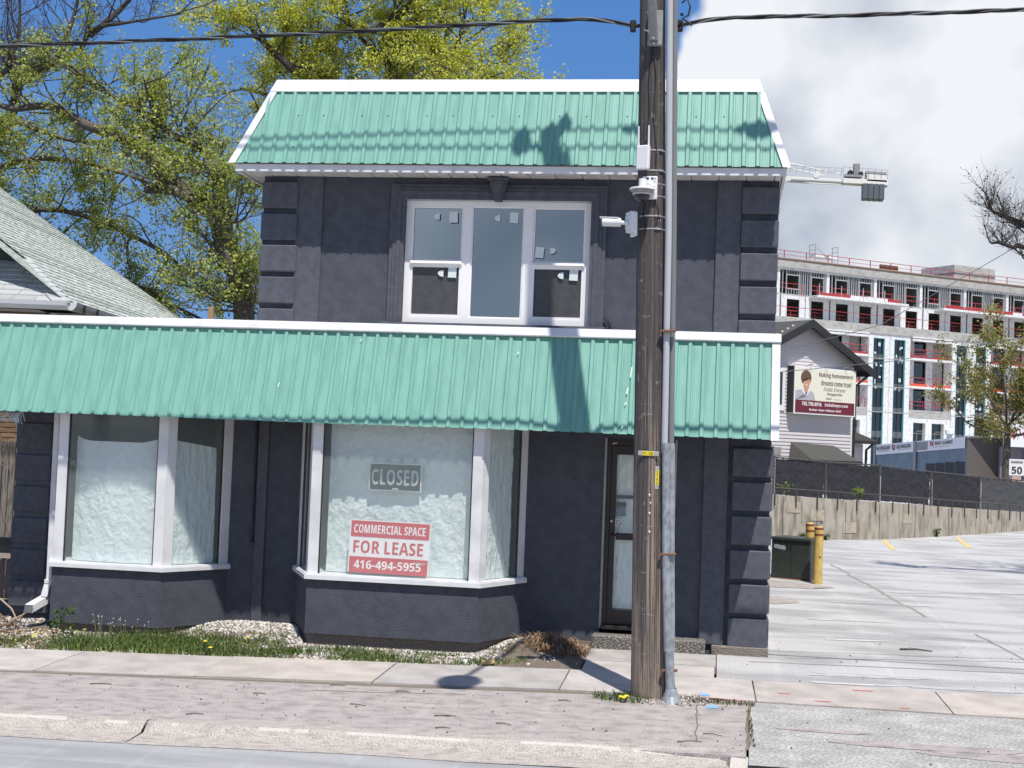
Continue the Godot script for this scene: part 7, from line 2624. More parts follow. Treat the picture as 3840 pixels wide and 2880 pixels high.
func trees() -> void:
	var greens := [Color(0.40, 0.46, 0.10), Color(0.46, 0.50, 0.13), Color(0.34, 0.41, 0.12), Color(0.48, 0.46, 0.19), Color(0.42, 0.49, 0.22)]
	# leaning tree behind the brick house
	var b := MB.new()
	var lb := MB.new()
	var cfg := {"wander": 0.32, "up": 0.10, "kids": 4, "leaves": 14, "spread": 0.12, "leaf": 0.075, "cols": greens}
	var main := [limb(b, V([-10.6, -0.2, -10.7, 3.0, -10.81, 5.37, -11.11, 6.21, -11.48, 7.12, -12.05, 7.5, -12.44, 7.82, -13.03, 8.35, -13.49, 8.7, -14.04, 8.99, -14.57, 9.13, -15.24, 9.45, -15.82, 9.67, -16.43, 9.52, -17.3, 9.81], -14.4), 0.26, 0.06),
		limb(b, V([-10.9, 5.6, -11.35, 6.62, -11.50, 7.54, -11.6, 7.98, -11.88, 8.44, -12.13, 8.8, -12.66, 9.01, -13.25, 9.45, -13.84, 9.77, -14.62, 10.14, -15.31, 10.65], -14.8), 0.16, 0.03),
		limb(b, V([-11.93, 7.45, -12.38, 7.62, -12.72, 7.69, -13.08, 7.65], -14.1), 0.13, 0.09),
		limb(b, V([-12.76, 7.74, -12.85, 8.02, -13.02, 8.49, -13.06, 9.2, -13.2, 10.2], -14.2), 0.07, 0.02)]
	for cp in main:
		dress(b, lb, cp, 0.27, 0.7, 1.9, 0.028, 2, cfg, 0.12)
	for s in [[-10.7, 4.6], [-11.0, 5.6], [-11.2, 6.4], [-10.5, 5.0], [-10.9, 6.8]]:
		branch(b, lb, Vector3(s[0], s[1], -14.3), Vector3(rng.randf_range(-0.2, 1.0), 0.3, rng.randf_range(-1, 1)).normalized(), 1.3, 0.03, 2, cfg)
	finish_tree("leaning_tree", "leaning tree with a dark forked trunk and fresh green leaves behind the brick house", Vector3(-10.6, 0, -14.4), b, lb, M.bark)
	# thicket of hanging shoots lower left
	b = MB.new()
	lb = MB.new()
	cfg = {"wander": 0.30, "up": -0.10, "kids": 4, "leaves": 13, "spread": 0.14, "leaf": 0.075, "cols": greens, "side_lo": -0.9, "side_hi": 0.6}
	for s in [[-21.0, 7.0, -19.0, 8.4, -17.0, 8.9, -15.0, 8.6, -13.2, 7.9], [-20.5, 6.0, -18.5, 7.3, -16.5, 7.6, -14.4, 6.9, -13.0, 6.0], [-19.5, 4.5, -17.0, 6.2, -14.8, 5.8, -12.6, 4.9], [-20.0, 9.5, -18.2, 9.9, -16.4, 9.4, -14.8, 9.5]]:
		var cp := limb(b, V(s, -17.0), 0.10, 0.03, 6)
		dress(b, lb, cp, 0.27, 0.8, 1.9, 0.025, 2, cfg)
	limb(b, [Vector3(-22.5, -0.2, -17), Vector3(-21.8, 3.5, -17), Vector3(-20.7, 7.0, -17), Vector3(-20.0, 9.5, -17)], 0.3, 0.12)
	finish_tree("drooping_tree", "broad tree with drooping leafy shoots filling the lower left behind the brick house", Vector3(-22.5, 0, -17), b, lb, M.bark)
	# nearly bare tree top left
	b = MB.new()
	lb = MB.new()
	cfg = {"wander": 0.25, "up": 0.10, "kids": 4, "leaves": 2, "spread": 0.05, "leaf": 0.05, "cols": [Color(0.16, 0.08, 0.06), Color(0.20, 0.13, 0.07), Color(0.14, 0.10, 0.08)], "side_lo": -0.1}
	for s in [[-20.6, -0.2, -20.2, 4.0, -19.68, 7.11, -19.16, 9.12, -18.52, 10.57, -18.25, 11.05, -17.68, 11.53, -16.86, 12.01, -16.34, 12.45, -15.35, 12.68, -14.12, 12.99], [-19.57, 10.16, -18.91, 10.99, -18.56, 11.82, -18.59, 13.06, -18.53, 14.31], [-17.22, 11.75, -17.13, 12.48, -16.97, 13.3, -16.68, 14.31], [-16.4, 12.3, -15.8, 13.1, -15.2, 13.6, -14.6, 14.2]]:
		var cp := limb(b, V(s, -17.9), 0.22 if s.size() > 12 else 0.09, 0.02, 7)
		dress(b, lb, cp, 0.33, 0.8, 1.9, 0.022, 2, cfg, 0.45 if s.size() > 12 else 0.1)
	finish_tree("bare_tree", "tall almost bare tree with reddish buds at the top left corner", Vector3(-20.6, 0, -17.9), b, lb, M.bark_dark)
	# yellow green maple behind the upper roof
	b = MB.new()
	lb = MB.new()
	var yel := [Color(0.62, 0.60, 0.08), Color(0.68, 0.64, 0.10), Color(0.54, 0.57, 0.13), Color(0.58, 0.60, 0.22), Color(0.50, 0.53, 0.14)]
	cfg = {"wander": 0.26, "up": 0.06, "kids": 5, "leaves": 22, "spread": 0.15, "leaf": 0.09, "cols": yel, "side_lo": -0.5}
	limb(b, [Vector3(-11.2, -0.3, -26.6), Vector3(-11.0, 5.0, -26.5), Vector3(-10.7, 10.0, -26.4), Vector3(-10.46, 12.56, -26.4)], 0.42, 0.26)
	for s in [[-10.46, 12.4, -10.55, 13.44, -10.68, 14.03, -11.45, 14.63, -11.94, 15.52, -12.11, 17.0], [-10.3, 13.0, -9.44, 13.37, -8.88, 13.94, -8.44, 14.94, -8.3, 16.1], [-10.6, 13.68, -10.67, 14.67, -10.63, 15.91, -10.78, 17.16], [-10.4, 12.3, -9.42, 12.54, -8.6, 12.7, -7.7, 12.91, -7.1, 13.05, -6.5, 13.12], [-10.9, 10.6, -11.9, 11.4, -12.9, 12.3, -13.4, 13.5, -13.6, 14.6, -13.7, 15.6], [-12.5, 12.0, -13.6, 12.7, -14.8, 13.2, -15.8, 13.4], [-13.3, 13.4, -14.4, 14.4, -15.0, 15.2], [-10.8, 14.5, -9.9, 15.2, -9.5, 16.3]]:
		var cp := limb(b, V(s, -26.0 + rng.randf_range(-1.2, 1.2)), 0.13, 0.03, 7)
		dress(b, lb, cp, 0.26, 1.0, 2.3, 0.03, 2, cfg, 0.05)
	finish_tree("maple_tree", "large yellow green flowering maple behind the upper storey roof", Vector3(-11.2, 0, -26.6), b, lb, M.bark_dark)
	# bare tree reaching in from the right
	b = MB.new()
	lb = MB.new()
	cfg = {"wander": 0.24, "up": 0.10, "kids": 4, "leaves": 1, "spread": 0.02, "leaf": 0.035, "cols": [Color(0.10, 0.07, 0.05)], "side_lo": 0.0}
	limb(b, [Vector3(8.7, -0.1, -10.4), Vector3(8.6, 2.0, -10.3), Vector3(8.4, 4.4, -10.1)], 0.24, 0.17)
	for s in [[8.4, 4.3, 7.4, 5.2, 6.4, 5.8, 5.27, 6.25, 4.88, 6.5, 4.66, 6.65, 4.49, 6.83, 4.37, 7.05], [6.0, 5.95, 5.3, 6.3, 4.69, 6.61, 4.57, 6.69, 4.44, 6.73], [7.6, 5.0, 6.4, 5.6, 5.34, 6.1, 5.19, 6.15, 4.93, 6.38, 4.78, 6.48, 4.54, 6.72], [8.2, 4.6, 6.6, 5.4, 5.22, 5.99, 4.95, 5.94, 4.74, 6.06, 4.63, 6.1, 4.46, 6.34], [7.4, 5.1, 6.2, 5.5, 5.29, 5.79, 5.12, 5.84, 4.97, 5.93], [8.4, 4.3, 8.2, 6.0, 8.0, 7.6, 7.7, 9.0], [8.4, 4.3, 9.4, 5.8, 10.2, 7.2], [8.3, 5.2, 7.4, 6.6, 6.9, 7.6], [8.3, 4.9, 7.6, 6.0, 7.2, 6.9], [8.5, 5.4, 9.2, 7.0, 9.6, 8.4]]:
		var cp := limb(b, V(s, -9.5), 0.03 if s[0] < 8.1 else 0.07, 0.004, 6)
		dress(b, lb, cp, 0.15, 0.25, 0.7, 0.006, 1, cfg, 0.55 if cp[-1].x < 5.2 else 0.9)
		dress(b, lb, cp, 0.20, 0.8, 1.5, 0.016, 2, cfg.merged({"leaves": 0}, true), 0.0 if cp[-1].x > 5.2 else 2.0)
	finish_tree("leafless_tree", "leafless tree whose thin branches reach in from the right edge above the parking lot", Vector3(8.7, 0, -10.4), b, lb, M.bark_dark)
	# leafing tree by the speed sign
	b = MB.new()
	lb = MB.new()
	cfg = {"wander": 0.34, "up": 0.07, "kids": 4, "leaves": 12, "spread": 0.18, "leaf": 0.10, "cols": [Color(0.32, 0.30, 0.11), Color(0.38, 0.33, 0.13), Color(0.27, 0.28, 0.10), Color(0.32, 0.24, 0.15)], "side_lo": -0.5}
	limb(b, [Vector3(11.35, 0.2, -42.2), Vector3(11.4, 2.0, -42.2), Vector3(11.45, 3.6, -42.3)], 0.17, 0.13)
	for s in [[11.4, 3.4, 10.6, 3.5, 9.8, 3.7, 9.2, 4.6], [11.4, 3.5, 10.7, 4.6, 10.0, 5.4, 9.3, 6.2], [11.45, 3.6, 11.3, 5.0, 11.0, 6.4, 10.8, 7.4], [11.45, 3.6, 12.4, 4.6, 13.2, 5.4], [11.5, 3.5, 12.2, 5.6, 12.6, 7.2], [11.4, 3.2, 12.6, 3.5, 13.6, 4.0]]:
		var cp := limb(b, V(s, -42.2 + rng.randf_range(-0.5, 0.5)), 0.06, 0.015, 6)
		dress(b, lb, cp, 0.30, 0.6, 1.4, 0.016, 2, cfg, 0.12)
	finish_tree("budding_tree", "small budding tree with sparse olive leaves behind the speed sign at the right edge", Vector3(11.35, 0.2, -42.2), b, lb, M.bark)

# ---------------------------------------------------------------- strip of garden in front of the bays
func bed_y(x: float, z: float) -> float:
	var y := g(x, z) + 0.0
	y += 0.10 * exp(-pow((x + 5.35) / 0.75, 2.0) - pow((z - 0.15) / 0.45, 2.0))
	y += 0.13 * exp(-pow((x + 1.92) / 0.40, 2.0) - pow((z - 0.42) / 0.42, 2.0))
	y += 0.05 * exp(-pow((x + 4.6) / 0.4, 2.0) - pow((z - 0.3) / 0.4, 2.0))
	return y - 0.01

func in_bay(x: float, z: float) -> bool:
	if x > -7.72 and x < -5.66:
		var zz := 0.79
		if x > -6.115:
			zz = 0.79 * (x + 5.63) / (-6.115 + 5.63)
		if z < zz:
			return true
	if x > -4.76 and x < -2.16:
		var zz := 0.87
		if x > -2.5:
			zz = 0.87 * (x + 2.135) / (-2.5 + 2.135)
		if x < -4.41:
			zz = 0.87 * (x + 4.79) / (-4.41 + 4.79)
		if z < zz:
			return true
	return z < 0.04 and x > -8.3

func garden() -> void:
	var b := MB.new()
	var nx := 90
	var nz := 16
	var f := FastNoiseLite.new()
	f.seed = 8
	f.frequency = 1.3
	f.fractal_octaves = 3
	var pt := func(i: int, j: int) -> Vector3:
		var x := lerpf(-16.0, -1.325, float(i) / nx)
		var z := lerpf(-2.5 if x < -8.4 else -0.3, swf(x) - 0.006, float(j) / nz)
		return Vector3(x, bed_y(x, z) + 0.018 * f.get_noise_2d(x * 2.0, z * 2.0) * (0.0 if j == nz else 1.0), z)
	for i in nx:
		for j in nz:
			b.quad(pt.call(i, j), pt.call(i + 1, j), pt.call(i + 1, j + 1), pt.call(i, j + 1), Vector3.UP)
	struct("soil_bed", b, M.soil)
	# gravel, denser along the walls
	var sm := MB.new()
	var ico := [Vector3(0, 0.7, 0), Vector3(1.0, 0.05, 0.1), Vector3(0.3, -0.1, 0.85), Vector3(-0.8, 0.1, 0.55), Vector3(-0.75, 0.0, -0.6), Vector3(0.35, 0.12, -0.9), Vector3(0, -0.6, 0)]
	for k in 5:
		var p: Vector3 = ico[1 + k]
		var q: Vector3 = ico[1 + (k + 1) % 5]
		for apex in [ico[0], ico[6]]:
			sm.tri(p, q, apex, ((p + q + apex) / 3.0).normalized())
	var xs := []
	var cs := []
	var tries := 0
	while xs.size() < 7500 and tries < 120000:
		tries += 1
		var x := rng.randf_range(-10.0, -1.36)
		var z := rng.randf_range(0.02, 1.0) * swf(x)
		if in_bay(x, z):
			continue
		var dens := 0.30 + 0.5 * f.get_noise_2d(x * 1.1 + 30, z * 1.6)
		var wall_near := 1.0 if in_bay(x, z - 0.32) or z < 0.55 else 0.0
		dens += 0.75 * wall_near
		if x < -7.2:
			dens = 0.35
		if x > -2.2:
			dens -= 0.35
		if rng.randf() > dens:
			continue
		var s := rng.randf_range(0.008, 0.021) * (1.3 if rng.randf() < 0.08 else 1.0)
		xs.append(Transform3D(Basis.from_euler(Vector3(rng.randf() * 0.6, rng.randf() * TAU, rng.randf() * 0.6)) * Basis.from_scale(Vector3(s * 1.2, s, s)), Vector3(x, bed_y(x, z) + s * 0.3, z)))
		var w := rng.randf_range(0.36, 0.80)
		cs.append(Color(w, w * rng.randf_range(0.92, 0.99), w * rng.randf_range(0.82, 0.95)))
	for k in 420:   # ring of stones round the pole foot
		var a := rng.randf() * TAU
		var r := rng.randf_range(0.15, 0.36)
		var x := -0.47 + cos(a) * r * 1.35
		var z := PZ + 0.06 + sin(a) * r * 0.8
		var s := rng.randf_range(0.006, 0.017)
		xs.append(Transform3D(Basis.from_euler(Vector3(rng.randf(), rng.randf() * TAU, rng.randf())) * Basis.from_scale(Vector3(s * 1.2, s, s)), gp(x, z, 0.012 + s * 0.3)))
		var w := rng.randf_range(0.22, 0.60)
		cs.append(Color(w, w * 0.95, w * 0.88))
	var mm := MultiMesh.new()
	mm.transform_format = MultiMesh.TRANSFORM_3D
	mm.use_colors = true
	mm.mesh = sm.mesh()
	mm.instance_count = xs.size()
	for i in xs.size():
		mm.set_instance_transform(i, xs[i])
		mm.set_instance_color(i, cs[i])
	var mi := MultiMeshInstance3D.new()
	mi.name = "gravel"
	mi.multimesh = mm
	mi.material_override = M.vstone
	add_child(mi)
	tag(mi, "pale gravel scattered along the foot of the bay windows and round the pole", "gravel")
	stuff(mi)
	# grass
	b = MB.new()
	var made := 0
	tries = 0
	while made < 15000 and tries < 220000:
		tries += 1
		var x := rng.randf_range(-7.6, -1.9)
		var z := rng.randf_range(0.55, swf(x) - 0.01)
		if in_bay(x, z - 0.12):
			continue
		var fz := z / swf(x)
		var d := f.get_noise_2d(x * 0.8, z * 1.5) + 0.62 - 1.7 * absf(fz - 0.78) * (1.0 if fz < 0.8 else 0.7)
		d += 0.35 * exp(-pow((x + 5.9) / 1.0, 2.0))
		if x > -2.9:
			d -= 0.35
		if x < -7.0:
			d -= 0.4
		if d < rng.randf() * 0.8:
			continue
		var hgt := rng.randf_range(0.03, 0.085) * (1.0 + 0.7 * exp(-pow((x + 5.9) / 0.7, 2.0)))
		blade(b, Vector3(x, bed_y(x, z) - 0.005, z), hgt, [Color(0.12, 0.20, 0.035), Color(0.16, 0.26, 0.05), Color(0.10, 0.17, 0.03), Color(0.26, 0.28, 0.09)])
		made += 1
	for k in 420:
		var a := rng.randf() * TAU
		var r := rng.randf_range(0.0, 0.26)
		blade(b, gp(-0.80 + cos(a) * r * 1.1, 2.86 + sin(a) * r * 0.6, 0.0), rng.randf_range(0.03, 0.09), [Color(0.075, 0.14, 0.022), Color(0.10, 0.17, 0.03)])
	for k in 320:
		var x := rng.randf_range(-0.25, 0.40)
		blade(b, gp(x, 2.70 + rng.randf_range(-0.03, 0.10), 0.0), rng.randf_range(0.02, 0.05), [Color(0.10, 0.13, 0.03), Color(0.16, 0.15, 0.06)])
	for k in 120:
		blade(b, gp(0.34 + rng.randf_range(-0.02, 0.02), rng.randf_range(3.0, 4.4), 0.0), rng.randf_range(0.015, 0.04), [Color(0.10, 0.14, 0.03), Color(0.18, 0.17, 0.07)])
	var gr := obj("grass", b, M.vgrass)
	tag(gr, "short rough grass growing in the bed and in the sidewalk cracks round the pole", "grass")
	stuff(gr)
	# tall seed heads by the left bay
	b = MB.new()
	for k in 22:
		var p := Vector3(-6.55 + rng.randf_range(-0.35, 0.35), 0, 0.95 + rng.randf_range(-0.08, 0.08))
		p.y = bed_y(p.x, p.z)
		var q := p + Vector3(rng.randf_range(-0.06, 0.06), rng.randf_range(0.12, 0.24), 0.0)
		b.col = Color(0.22, 0.24, 0.10)
		b.tube([p, p.lerp(q, 0.6) + Vector3(0.01, 0, 0), q], 0.002, 3, false)
		b.col = Color(0.66, 0.64, 0.58)
		b.lathe(q, [Vector2(0.0, 0.010), Vector2(0.006, 0.0), Vector2(0.0, -0.008)], 5)
	one("seed_stalks", "thin stalks with tiny pale seed heads before the left bay window", "weed", b, M.straw)
	# maple seedling
	b = MB.new()
	var p0 := Vector3(-7.05, bed_y(-7.05, 1.18), 1.18)
	for k in 90:
		var a := rng.randf() * TAU
		var t := rng.randf()
		var q := p0 + Vector3(cos(a) * (0.05 + 0.09 * (1.0 - absf(t - 0.45))), 0.03 + 0.30 * t, sin(a) * 0.09)
		b.col = [Color(0.07, 0.14, 0.03), Color(0.11, 0.19, 0.04), Color(0.05, 0.10, 0.025)][rng.randi() % 3]
		leaf_at(b, q, rng.randf_range(0.03, 0.065))
	b.col = Color(0.12, 0.10, 0.05)
	b.tube([p0, p0 + Vector3(0.01, 0.15, 0), p0 + Vector3(0.0, 0.32, 0.01)], 0.005, 4)
	one("maple_seedling", "leafy green seedling growing at the left corner of the left bay window", "seedling", b, M.vleaf)
	# dandelions
	for s in [[-5.16, 1.70, "single dandelion flower in the grass before the left bay, nearer the sidewalk"], [-5.35, 1.35, "dandelion flower in thick grass before the left bay window"], [-5.0, 0.98, "dandelion flower close to the gravel between the two bays"], [-0.80, 2.98, "bright dandelion flower at the foot of the utility pole"]]:
		b = MB.new()
		var on_bed: bool = s[0] < -1.3
		var p := Vector3(s[0], (bed_y(s[0], s[1]) if on_bed else g(s[0], s[1])) + (0.07 if on_bed else 0.05), s[1])
		b.lathe(p, [Vector2(0.0, 0.012), Vector2(0.014, 0.010), Vector2(0.024, 0.002), Vector2(0.010, -0.01)], 9)
		if not on_bed:
			b.lathe(p + Vector3(0.05, 0.01, 0.01), [Vector2(0.0, 0.012), Vector2(0.014, 0.010), Vector2(0.026, 0.002), Vector2(0.010, -0.01)], 9)
			b.lathe(p + Vector3(0.03, 0.0, 0.03), [Vector2(0.0, 0.012), Vector2(0.014, 0.010), Vector2(0.024, 0.002), Vector2(0.010, -0.01)], 9)
		one("dandelion", s[2], "flower", b, M.dandelion)
	# dead grass clump
	b = MB.new()
	for k in 1100:
		var a := rng.randf() * TAU
		var r := pow(rng.randf(), 0.6) * 0.30
		var o := Vector3(-1.66 + cos(a) * r * 1.1, 0, 0.58 + sin(a) * r * 0.9)
		o.y = bed_y(o.x, o.z) + 0.10 * (1.0 - r / 0.30) * rng.randf()
		var h2 := rng.randf() * TAU
		var d := Vector3(cos(a) + cos(h2) * 1.1, 0, sin(a) + sin(h2) * 1.1).normalized() * rng.randf_range(0.08, 0.22)
		var hh := rng.randf_range(0.0, 0.07)
		b.col = [Color(0.34, 0.22, 0.13), Color(0.24, 0.14, 0.08), Color(0.46, 0.34, 0.22), Color(0.14, 0.085, 0.05)][rng.randi() % 4] * rng.randf_range(0.7, 1.2)
		var m := o + d * 0.5 + Vector3(0, hh + 0.015, 0)
		var e := o + d + Vector3(0, hh * rng.randf_range(-0.6, 0.8), 0)
		var w := Vector3(-d.z, 0, d.x).normalized() * rng.randf_range(0.002, 0.005)
		b.quad(o - w, o + w, m + w * 0.8, m - w * 0.8)
		b.tri(m - w * 0.8, m + w * 0.8, e, (d + Vector3(0, 0.5, 0)).normalized())
	for k in 40:
		var o := Vector3(-2.0 + rng.randf_range(-0.3, 0.3), 0, 0.5 + rng.randf_range(-0.3, 0.4))
		o.y = bed_y(o.x, o.z) + 0.01
		var a := rng.randf() * TAU
		b.col = [Color(0.42, 0.34, 0.25), Color(0.26, 0.18, 0.12)][rng.randi() % 2]
		b.tube([o, o + Vector3(cos(a), rng.randf_range(0.0, 0.5), sin(a)) * rng.randf_range(0.06, 0.16)], [0.004, 0.002], 3, false)
	one("dead_grass_clump", "collapsed clump of dead brown ornamental grass on a soil mound left of the door step", "plant", b, M.straw)
	# twig heap and leaf litter at the left end
	b = MB.new()
	for k in 46:
		var p := Vector3(rng.randf_range(-8.6, -7.75), 0, rng.randf_range(0.55, 1.25))
		p.y = bed_y(p.x, p.z) + rng.randf_range(0.0, 0.14)
		var d := Vector3(rng.randf_range(-1, 1), rng.randf_range(-0.15, 0.35), rng.randf_range(-0.5, 0.5)).normalized() * rng.randf_range(0.12, 0.40)
		b.col = [Color(0.24, 0.17, 0.12), Color(0.34, 0.27, 0.20), Color(0.14, 0.09, 0.06)][rng.randi() % 3]
		b.tube([p, p + d * 0.5 + Vector3(0, rng.randf_range(-0.03, 0.05), 0), p + d], [0.009, 0.007, 0.004], 4, false)
	b.col = Color(0.36, 0.29, 0.22)
	b.tube([Vector3(-8.05, 0.28, 0.95), Vector3(-7.9, 0.27, 1.0), Vector3(-7.75, 0.17, 1.02), Vector3(-7.66, 0.05, 1.05)], [0.012, 0.012, 0.011, 0.008], 5)
	one("twig_heap", "heap of broken brown twigs below the downspout at the left end of the shop", "twig heap", b, M.straw)
	b = MB.new()
	for k in 1300:
		var x := rng.randf_range(-9.6, -7.0)
		var z := rng.randf_range(0.6, swf(x) - 0.01)
		if in_bay(x, z):
			continue
		var w := rng.randf()
		b.col = (Color(0.42, 0.35, 0.10) if w < 0.35 else (Color(0.36, 0.28, 0.18) if w < 0.75 else Color(0.22, 0.15, 0.10))) * rng.randf_range(0.7, 1.2)
		var q := Vector3(x, bed_y(x, z) + rng.randf_range(0.004, 0.04), z)
		var s := rng.randf_range(0.015, 0.04)
		var bs := Basis.from_euler(Vector3(rng.randf_range(-0.7, 0.7), rng.randf() * TAU, rng.randf_range(-0.7, 0.7)))
		b.quad(q, q + bs * Vector3(s, 0, s * 0.5), q + bs * Vector3(s * 1.2, 0.004, s * 1.3), q + bs * Vector3(0.1 * s, 0, s), Vector3.UP)
	var ll := obj("leaf_litter", b, M.straw)
	tag(ll, "yellow and brown leaf litter at the left end of the bed", "leaf litter")
	stuff(ll)

func blade(b: MB, p: Vector3, hgt: float, cols: Array) -> void:
	var a := rng.randf() * TAU
	var d := Vector3(cos(a), 0, sin(a))
	var w := Vector3(-sin(a), 0, cos(a)) * rng.randf_range(0.002, 0.0042)
	b.col = cols[rng.randi() % cols.size()] * rng.randf_range(0.75, 1.25)
	var m := p + d * hgt * 0.22 + Vector3(0, hgt * 0.62, 0)
	var e := p + d * hgt * rng.randf_range(0.4, 0.9) + Vector3(0, hgt * rng.randf_range(0.8, 1.0), 0)
	var nn := (d + Vector3(0, 0.8, 0)).normalized()
	b.tri(p - w, p + w, m + w * 0.8, nn)
	b.tri(p - w, m + w * 0.8, m - w * 0.8, nn)
	b.tri(m - w * 0.8, m + w * 0.8, e, nn)

# ---------------------------------------------------------------- litter on the ground
func litter() -> void:
	var spots := [[-5.6, 3.55, "dark twig on the boulevard, leftmost, below the left bay window"], [-4.05, 3.55, "longer twig on the boulevard nearest the sidewalk below the gap between the bays"], [-3.1, 3.75, "dark twig on the boulevard below the left edge of the right bay"], [-2.3, 4.02, "forked twig on the boulevard below the middle of the right bay"], [-1.75, 4.16, "twig close to the kerb right of the lamp's shadow"], [-3.5, 3.0, "thin twig lying along the sidewalk edge below the gap between the bays"], [-2.85, 3.1, "thin twig lying along the sidewalk edge left of the lamp's shadow"], [-1.35, 3.1, "pale curved twig on the boulevard left of the pole foot"], [-0.05, 4.05, "dark twig on the boulevard near the driveway corner below the pole"], [-0.25, 4.40, "straight dark twig by the kerb below the pole"], [-2.2, 4.46, "flat dark twig against the kerb below the right bay"], [-4.3, 4.52, "dark twig against the kerb just right of the kerb's broken joint"]]
	for s in spots:
		var b := MB.new()
		var p := gp(s[0], s[1], 0.008)
		var a := rng.randf_range(-0.4, 0.4)
		var L := rng.randf_range(0.10, 0.22)
		var d := Vector3(cos(a), 0, sin(a)) * L
		b.tube([p, p + d * 0.5 + Vector3(0, 0.006, rng.randf_range(-0.02, 0.02)), p + d], [0.005, 0.004, 0.003], 4, false)
		if "forked" in s[2]:
			b.tube([p + d * 0.5, p + d * 0.75 + Vector3(0, 0.004, 0.03)], [0.003, 0.002], 3, false)
		one("fallen_twig", s[2], "twig", b, M.bark, "twigs fallen on the boulevard")
	for s in [[2.15, -1.05, "dark stick lying on the parking lot in the open middle"], [3.2, 1.15, "short dark twig on the parking lot beside the sidewalk"]]:
		var b := MB.new()
		var p := gp(s[0], s[1], 0.012)
		b.tube([p, p + Vector3(0.18, 0.01, 0.0), p + Vector3(0.36, 0.0, 0.03)], [0.012, 0.011, 0.007], 5)
		one("fallen_stick", s[2], "stick", b, M.bark)
	var b := MB.new()
	for k in 260:
		var x := rng.randf_range(-6.0, 5.0)
		var z := rng.randf_range(2.7, 4.6) if x < 0.3 else rng.randf_range(-4.0, 4.6)
		if z > 1.4 and z < 2.7:
			continue
		var w := rng.randf_range(0.08, 0.5)
		b.col = Color(w, w * 0.93, w * 0.85)
		var s := rng.randf_range(0.004, 0.012)
		b.box(gp(x, z, s * 0.5), Vector3(s * 1.6, s, s), Basis(Vector3.UP, rng.randf() * TAU))
	var gt := obj("grit", b, M.vstone)
	tag(gt, "scattered grit and crumbs lying on the boulevard and parking lot", "grit")
	stuff(gt)
	b = MB.new()
	b.cbox(Vector3(-2.26, g(-2.26, 1.48) + 0.025, 1.47), Vector3(0.14, 0.012, 0.09), 0.004, Basis.from_euler(Vector3(0.35, 0.5, 0.1)))
	one("cardboard_scrap", "flat brown cardboard scrap at the edge of the bed near the clump", "cardboard", b, M.cardboard)
	for s in [[-4.28, 1.22, 0.045, "white stone, largest of the pale stones, in the bed before the right bay"], [-5.95, 1.84, 0.035, "white stone at the sidewalk edge before the left bay"], [-2.52, 1.38, 0.035, "white stone in the gravel left of the cardboard scrap"]]:
		b = MB.new()
		var p := Vector3(s[0], bed_y(s[0], s[1]) + 0.012, s[1])
		b.lathe(p, [Vector2(0.0, s[2] * 0.5), Vector2(s[2] * 0.7, s[2] * 0.35), Vector2(s[2], 0.0), Vector2(s[2] * 0.6, -s[2] * 0.4)], 7, Basis.from_euler(Vector3(0.3, 0.6, 0.2)) * Basis.from_scale(Vector3(1.3, 1, 0.8)))
		one("white_stone", s[3], "stone", b, M.sign_white)

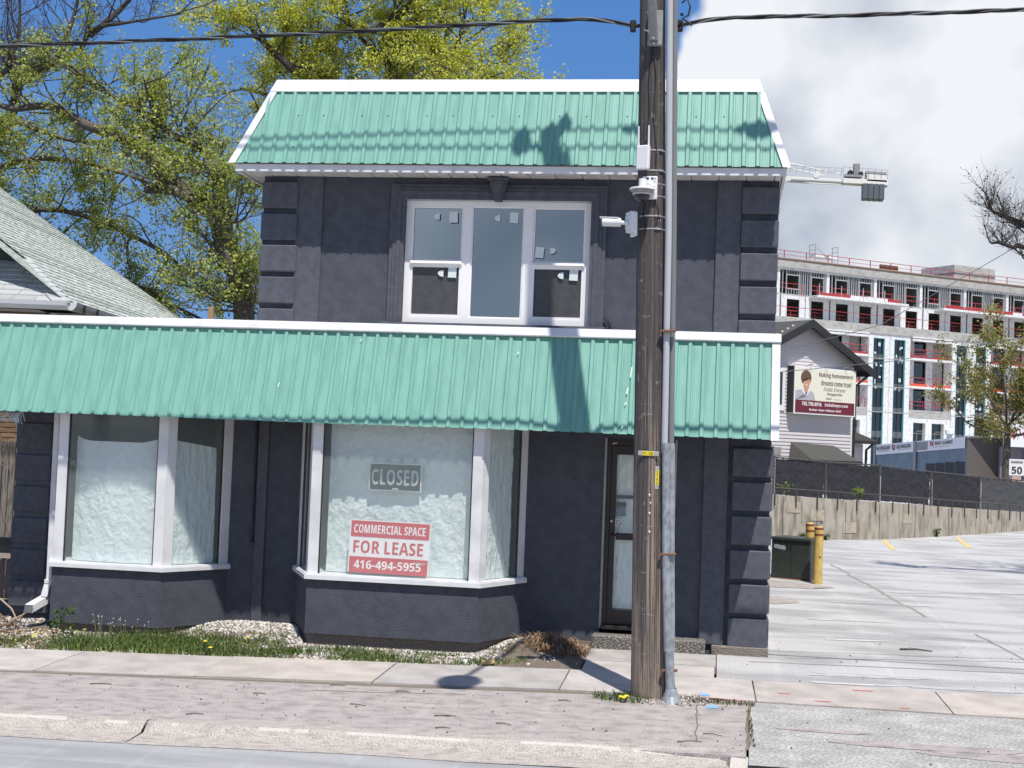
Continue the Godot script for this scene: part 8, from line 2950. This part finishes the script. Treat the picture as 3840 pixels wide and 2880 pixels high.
# ---------------------------------------------------------------- what the shop windows mirror
func across_the_street() -> void:
	for s in [[-11.5, 29.5, 11.0, 4.2, "dark brick house across the street behind the viewer, facing the right bay window", "brick_brown"], [3.0, 31.0, 9.0, 4.6, "second dark brick house across the street behind the viewer, facing the shop door", "brick_tan2"]]:
		var o := thing("opposite_house", s[4], "house", Vector3(s[0], -0.6, s[1]))
		var b := MB.new()
		b.bb(Vector3(s[0] - s[2] * 0.5, -0.8, s[1]), Vector3(s[0] + s[2] * 0.5, s[3], s[1] + 8.0))
		obj("wall", b, M[s[5]], o)
		b = MB.new()
		var e := 0.5
		var x0: float = s[0] - s[2] * 0.5 - e
		var x1: float = s[0] + s[2] * 0.5 + e
		var y: float = s[3]
		var z0: float = s[1] - e
		b.quad(Vector3(x0, y, z0), Vector3(x1, y, z0), Vector3(x1 - 3, y + 2.2, z0 + 4.5), Vector3(x0 + 3, y + 2.2, z0 + 4.5), Vector3(0, 1, -1))
		b.quad(Vector3(x0, y, z0 + 9), Vector3(x1, y, z0 + 9), Vector3(x1 - 3, y + 2.2, z0 + 4.5), Vector3(x0 + 3, y + 2.2, z0 + 4.5), Vector3(0, 1, 1))
		b.tri(Vector3(x0, y, z0), Vector3(x0, y, z0 + 9), Vector3(x0 + 3, y + 2.2, z0 + 4.5), Vector3(-1, 1, 0))
		b.tri(Vector3(x1, y, z0), Vector3(x1, y, z0 + 9), Vector3(x1 - 3, y + 2.2, z0 + 4.5), Vector3(1, 1, 0))
		b.quad(Vector3(x0, y, z0), Vector3(x1, y, z0), Vector3(x1, y, z0 + 9), Vector3(x0, y, z0 + 9), Vector3.DOWN)
		obj("roof", b, M.shingle_dark, o)
		for k in [-0.3, 0.0, 0.3]:
			var wx: float = s[0] + k * float(s[2])
			var wn := boxof("window", Vector3(wx - 0.5, 1.0, s[1] - 0.06), Vector3(wx + 0.5, 2.4, s[1] - 0.01), M.white_vinyl, o)
			boxof("pane", Vector3(wx - 0.44, 1.06, s[1] - 0.07), Vector3(wx + 0.44, 2.34, s[1] - 0.062), M.far_glass, wn)
	var cfg := {"wander": 0.28, "up": 0.12, "kids": 4, "leaves": 3, "spread": 0.08, "leaf": 0.09, "cols": [Color(0.20, 0.22, 0.06), Color(0.16, 0.15, 0.06)], "side_lo": 0.0}
	for s in [[-19.0, 26.5, "bare street tree across the street, mirrored in the left bay window"], [-24.0, 29.0, "second bare street tree across the street, farther left than the mirrored one"]]:
		var b := MB.new()
		var lb := MB.new()
		limb(b, [Vector3(s[0], -0.7, s[1]), Vector3(s[0] + 0.1, 1.5, s[1]), Vector3(s[0], 3.0, s[1])], 0.28, 0.2)
		for k in 6:
			var a := TAU * k / 6.0
			var p := Vector3(s[0], 2.8, s[1])
			var cp := limb(b, [p, p + Vector3(cos(a) * 0.8, 1.4, sin(a) * 0.8), p + Vector3(cos(a) * 2.0, 3.0, sin(a) * 2.0), p + Vector3(cos(a) * 2.6, 4.6, sin(a) * 2.6)], 0.12, 0.02, 6)
			dress(b, lb, cp, 0.5, 0.9, 1.8, 0.025, 2, cfg, 0.1)
		finish_tree("street_tree", s[2], Vector3(s[0], -0.7, s[1]), b, lb, M.bark_dark)
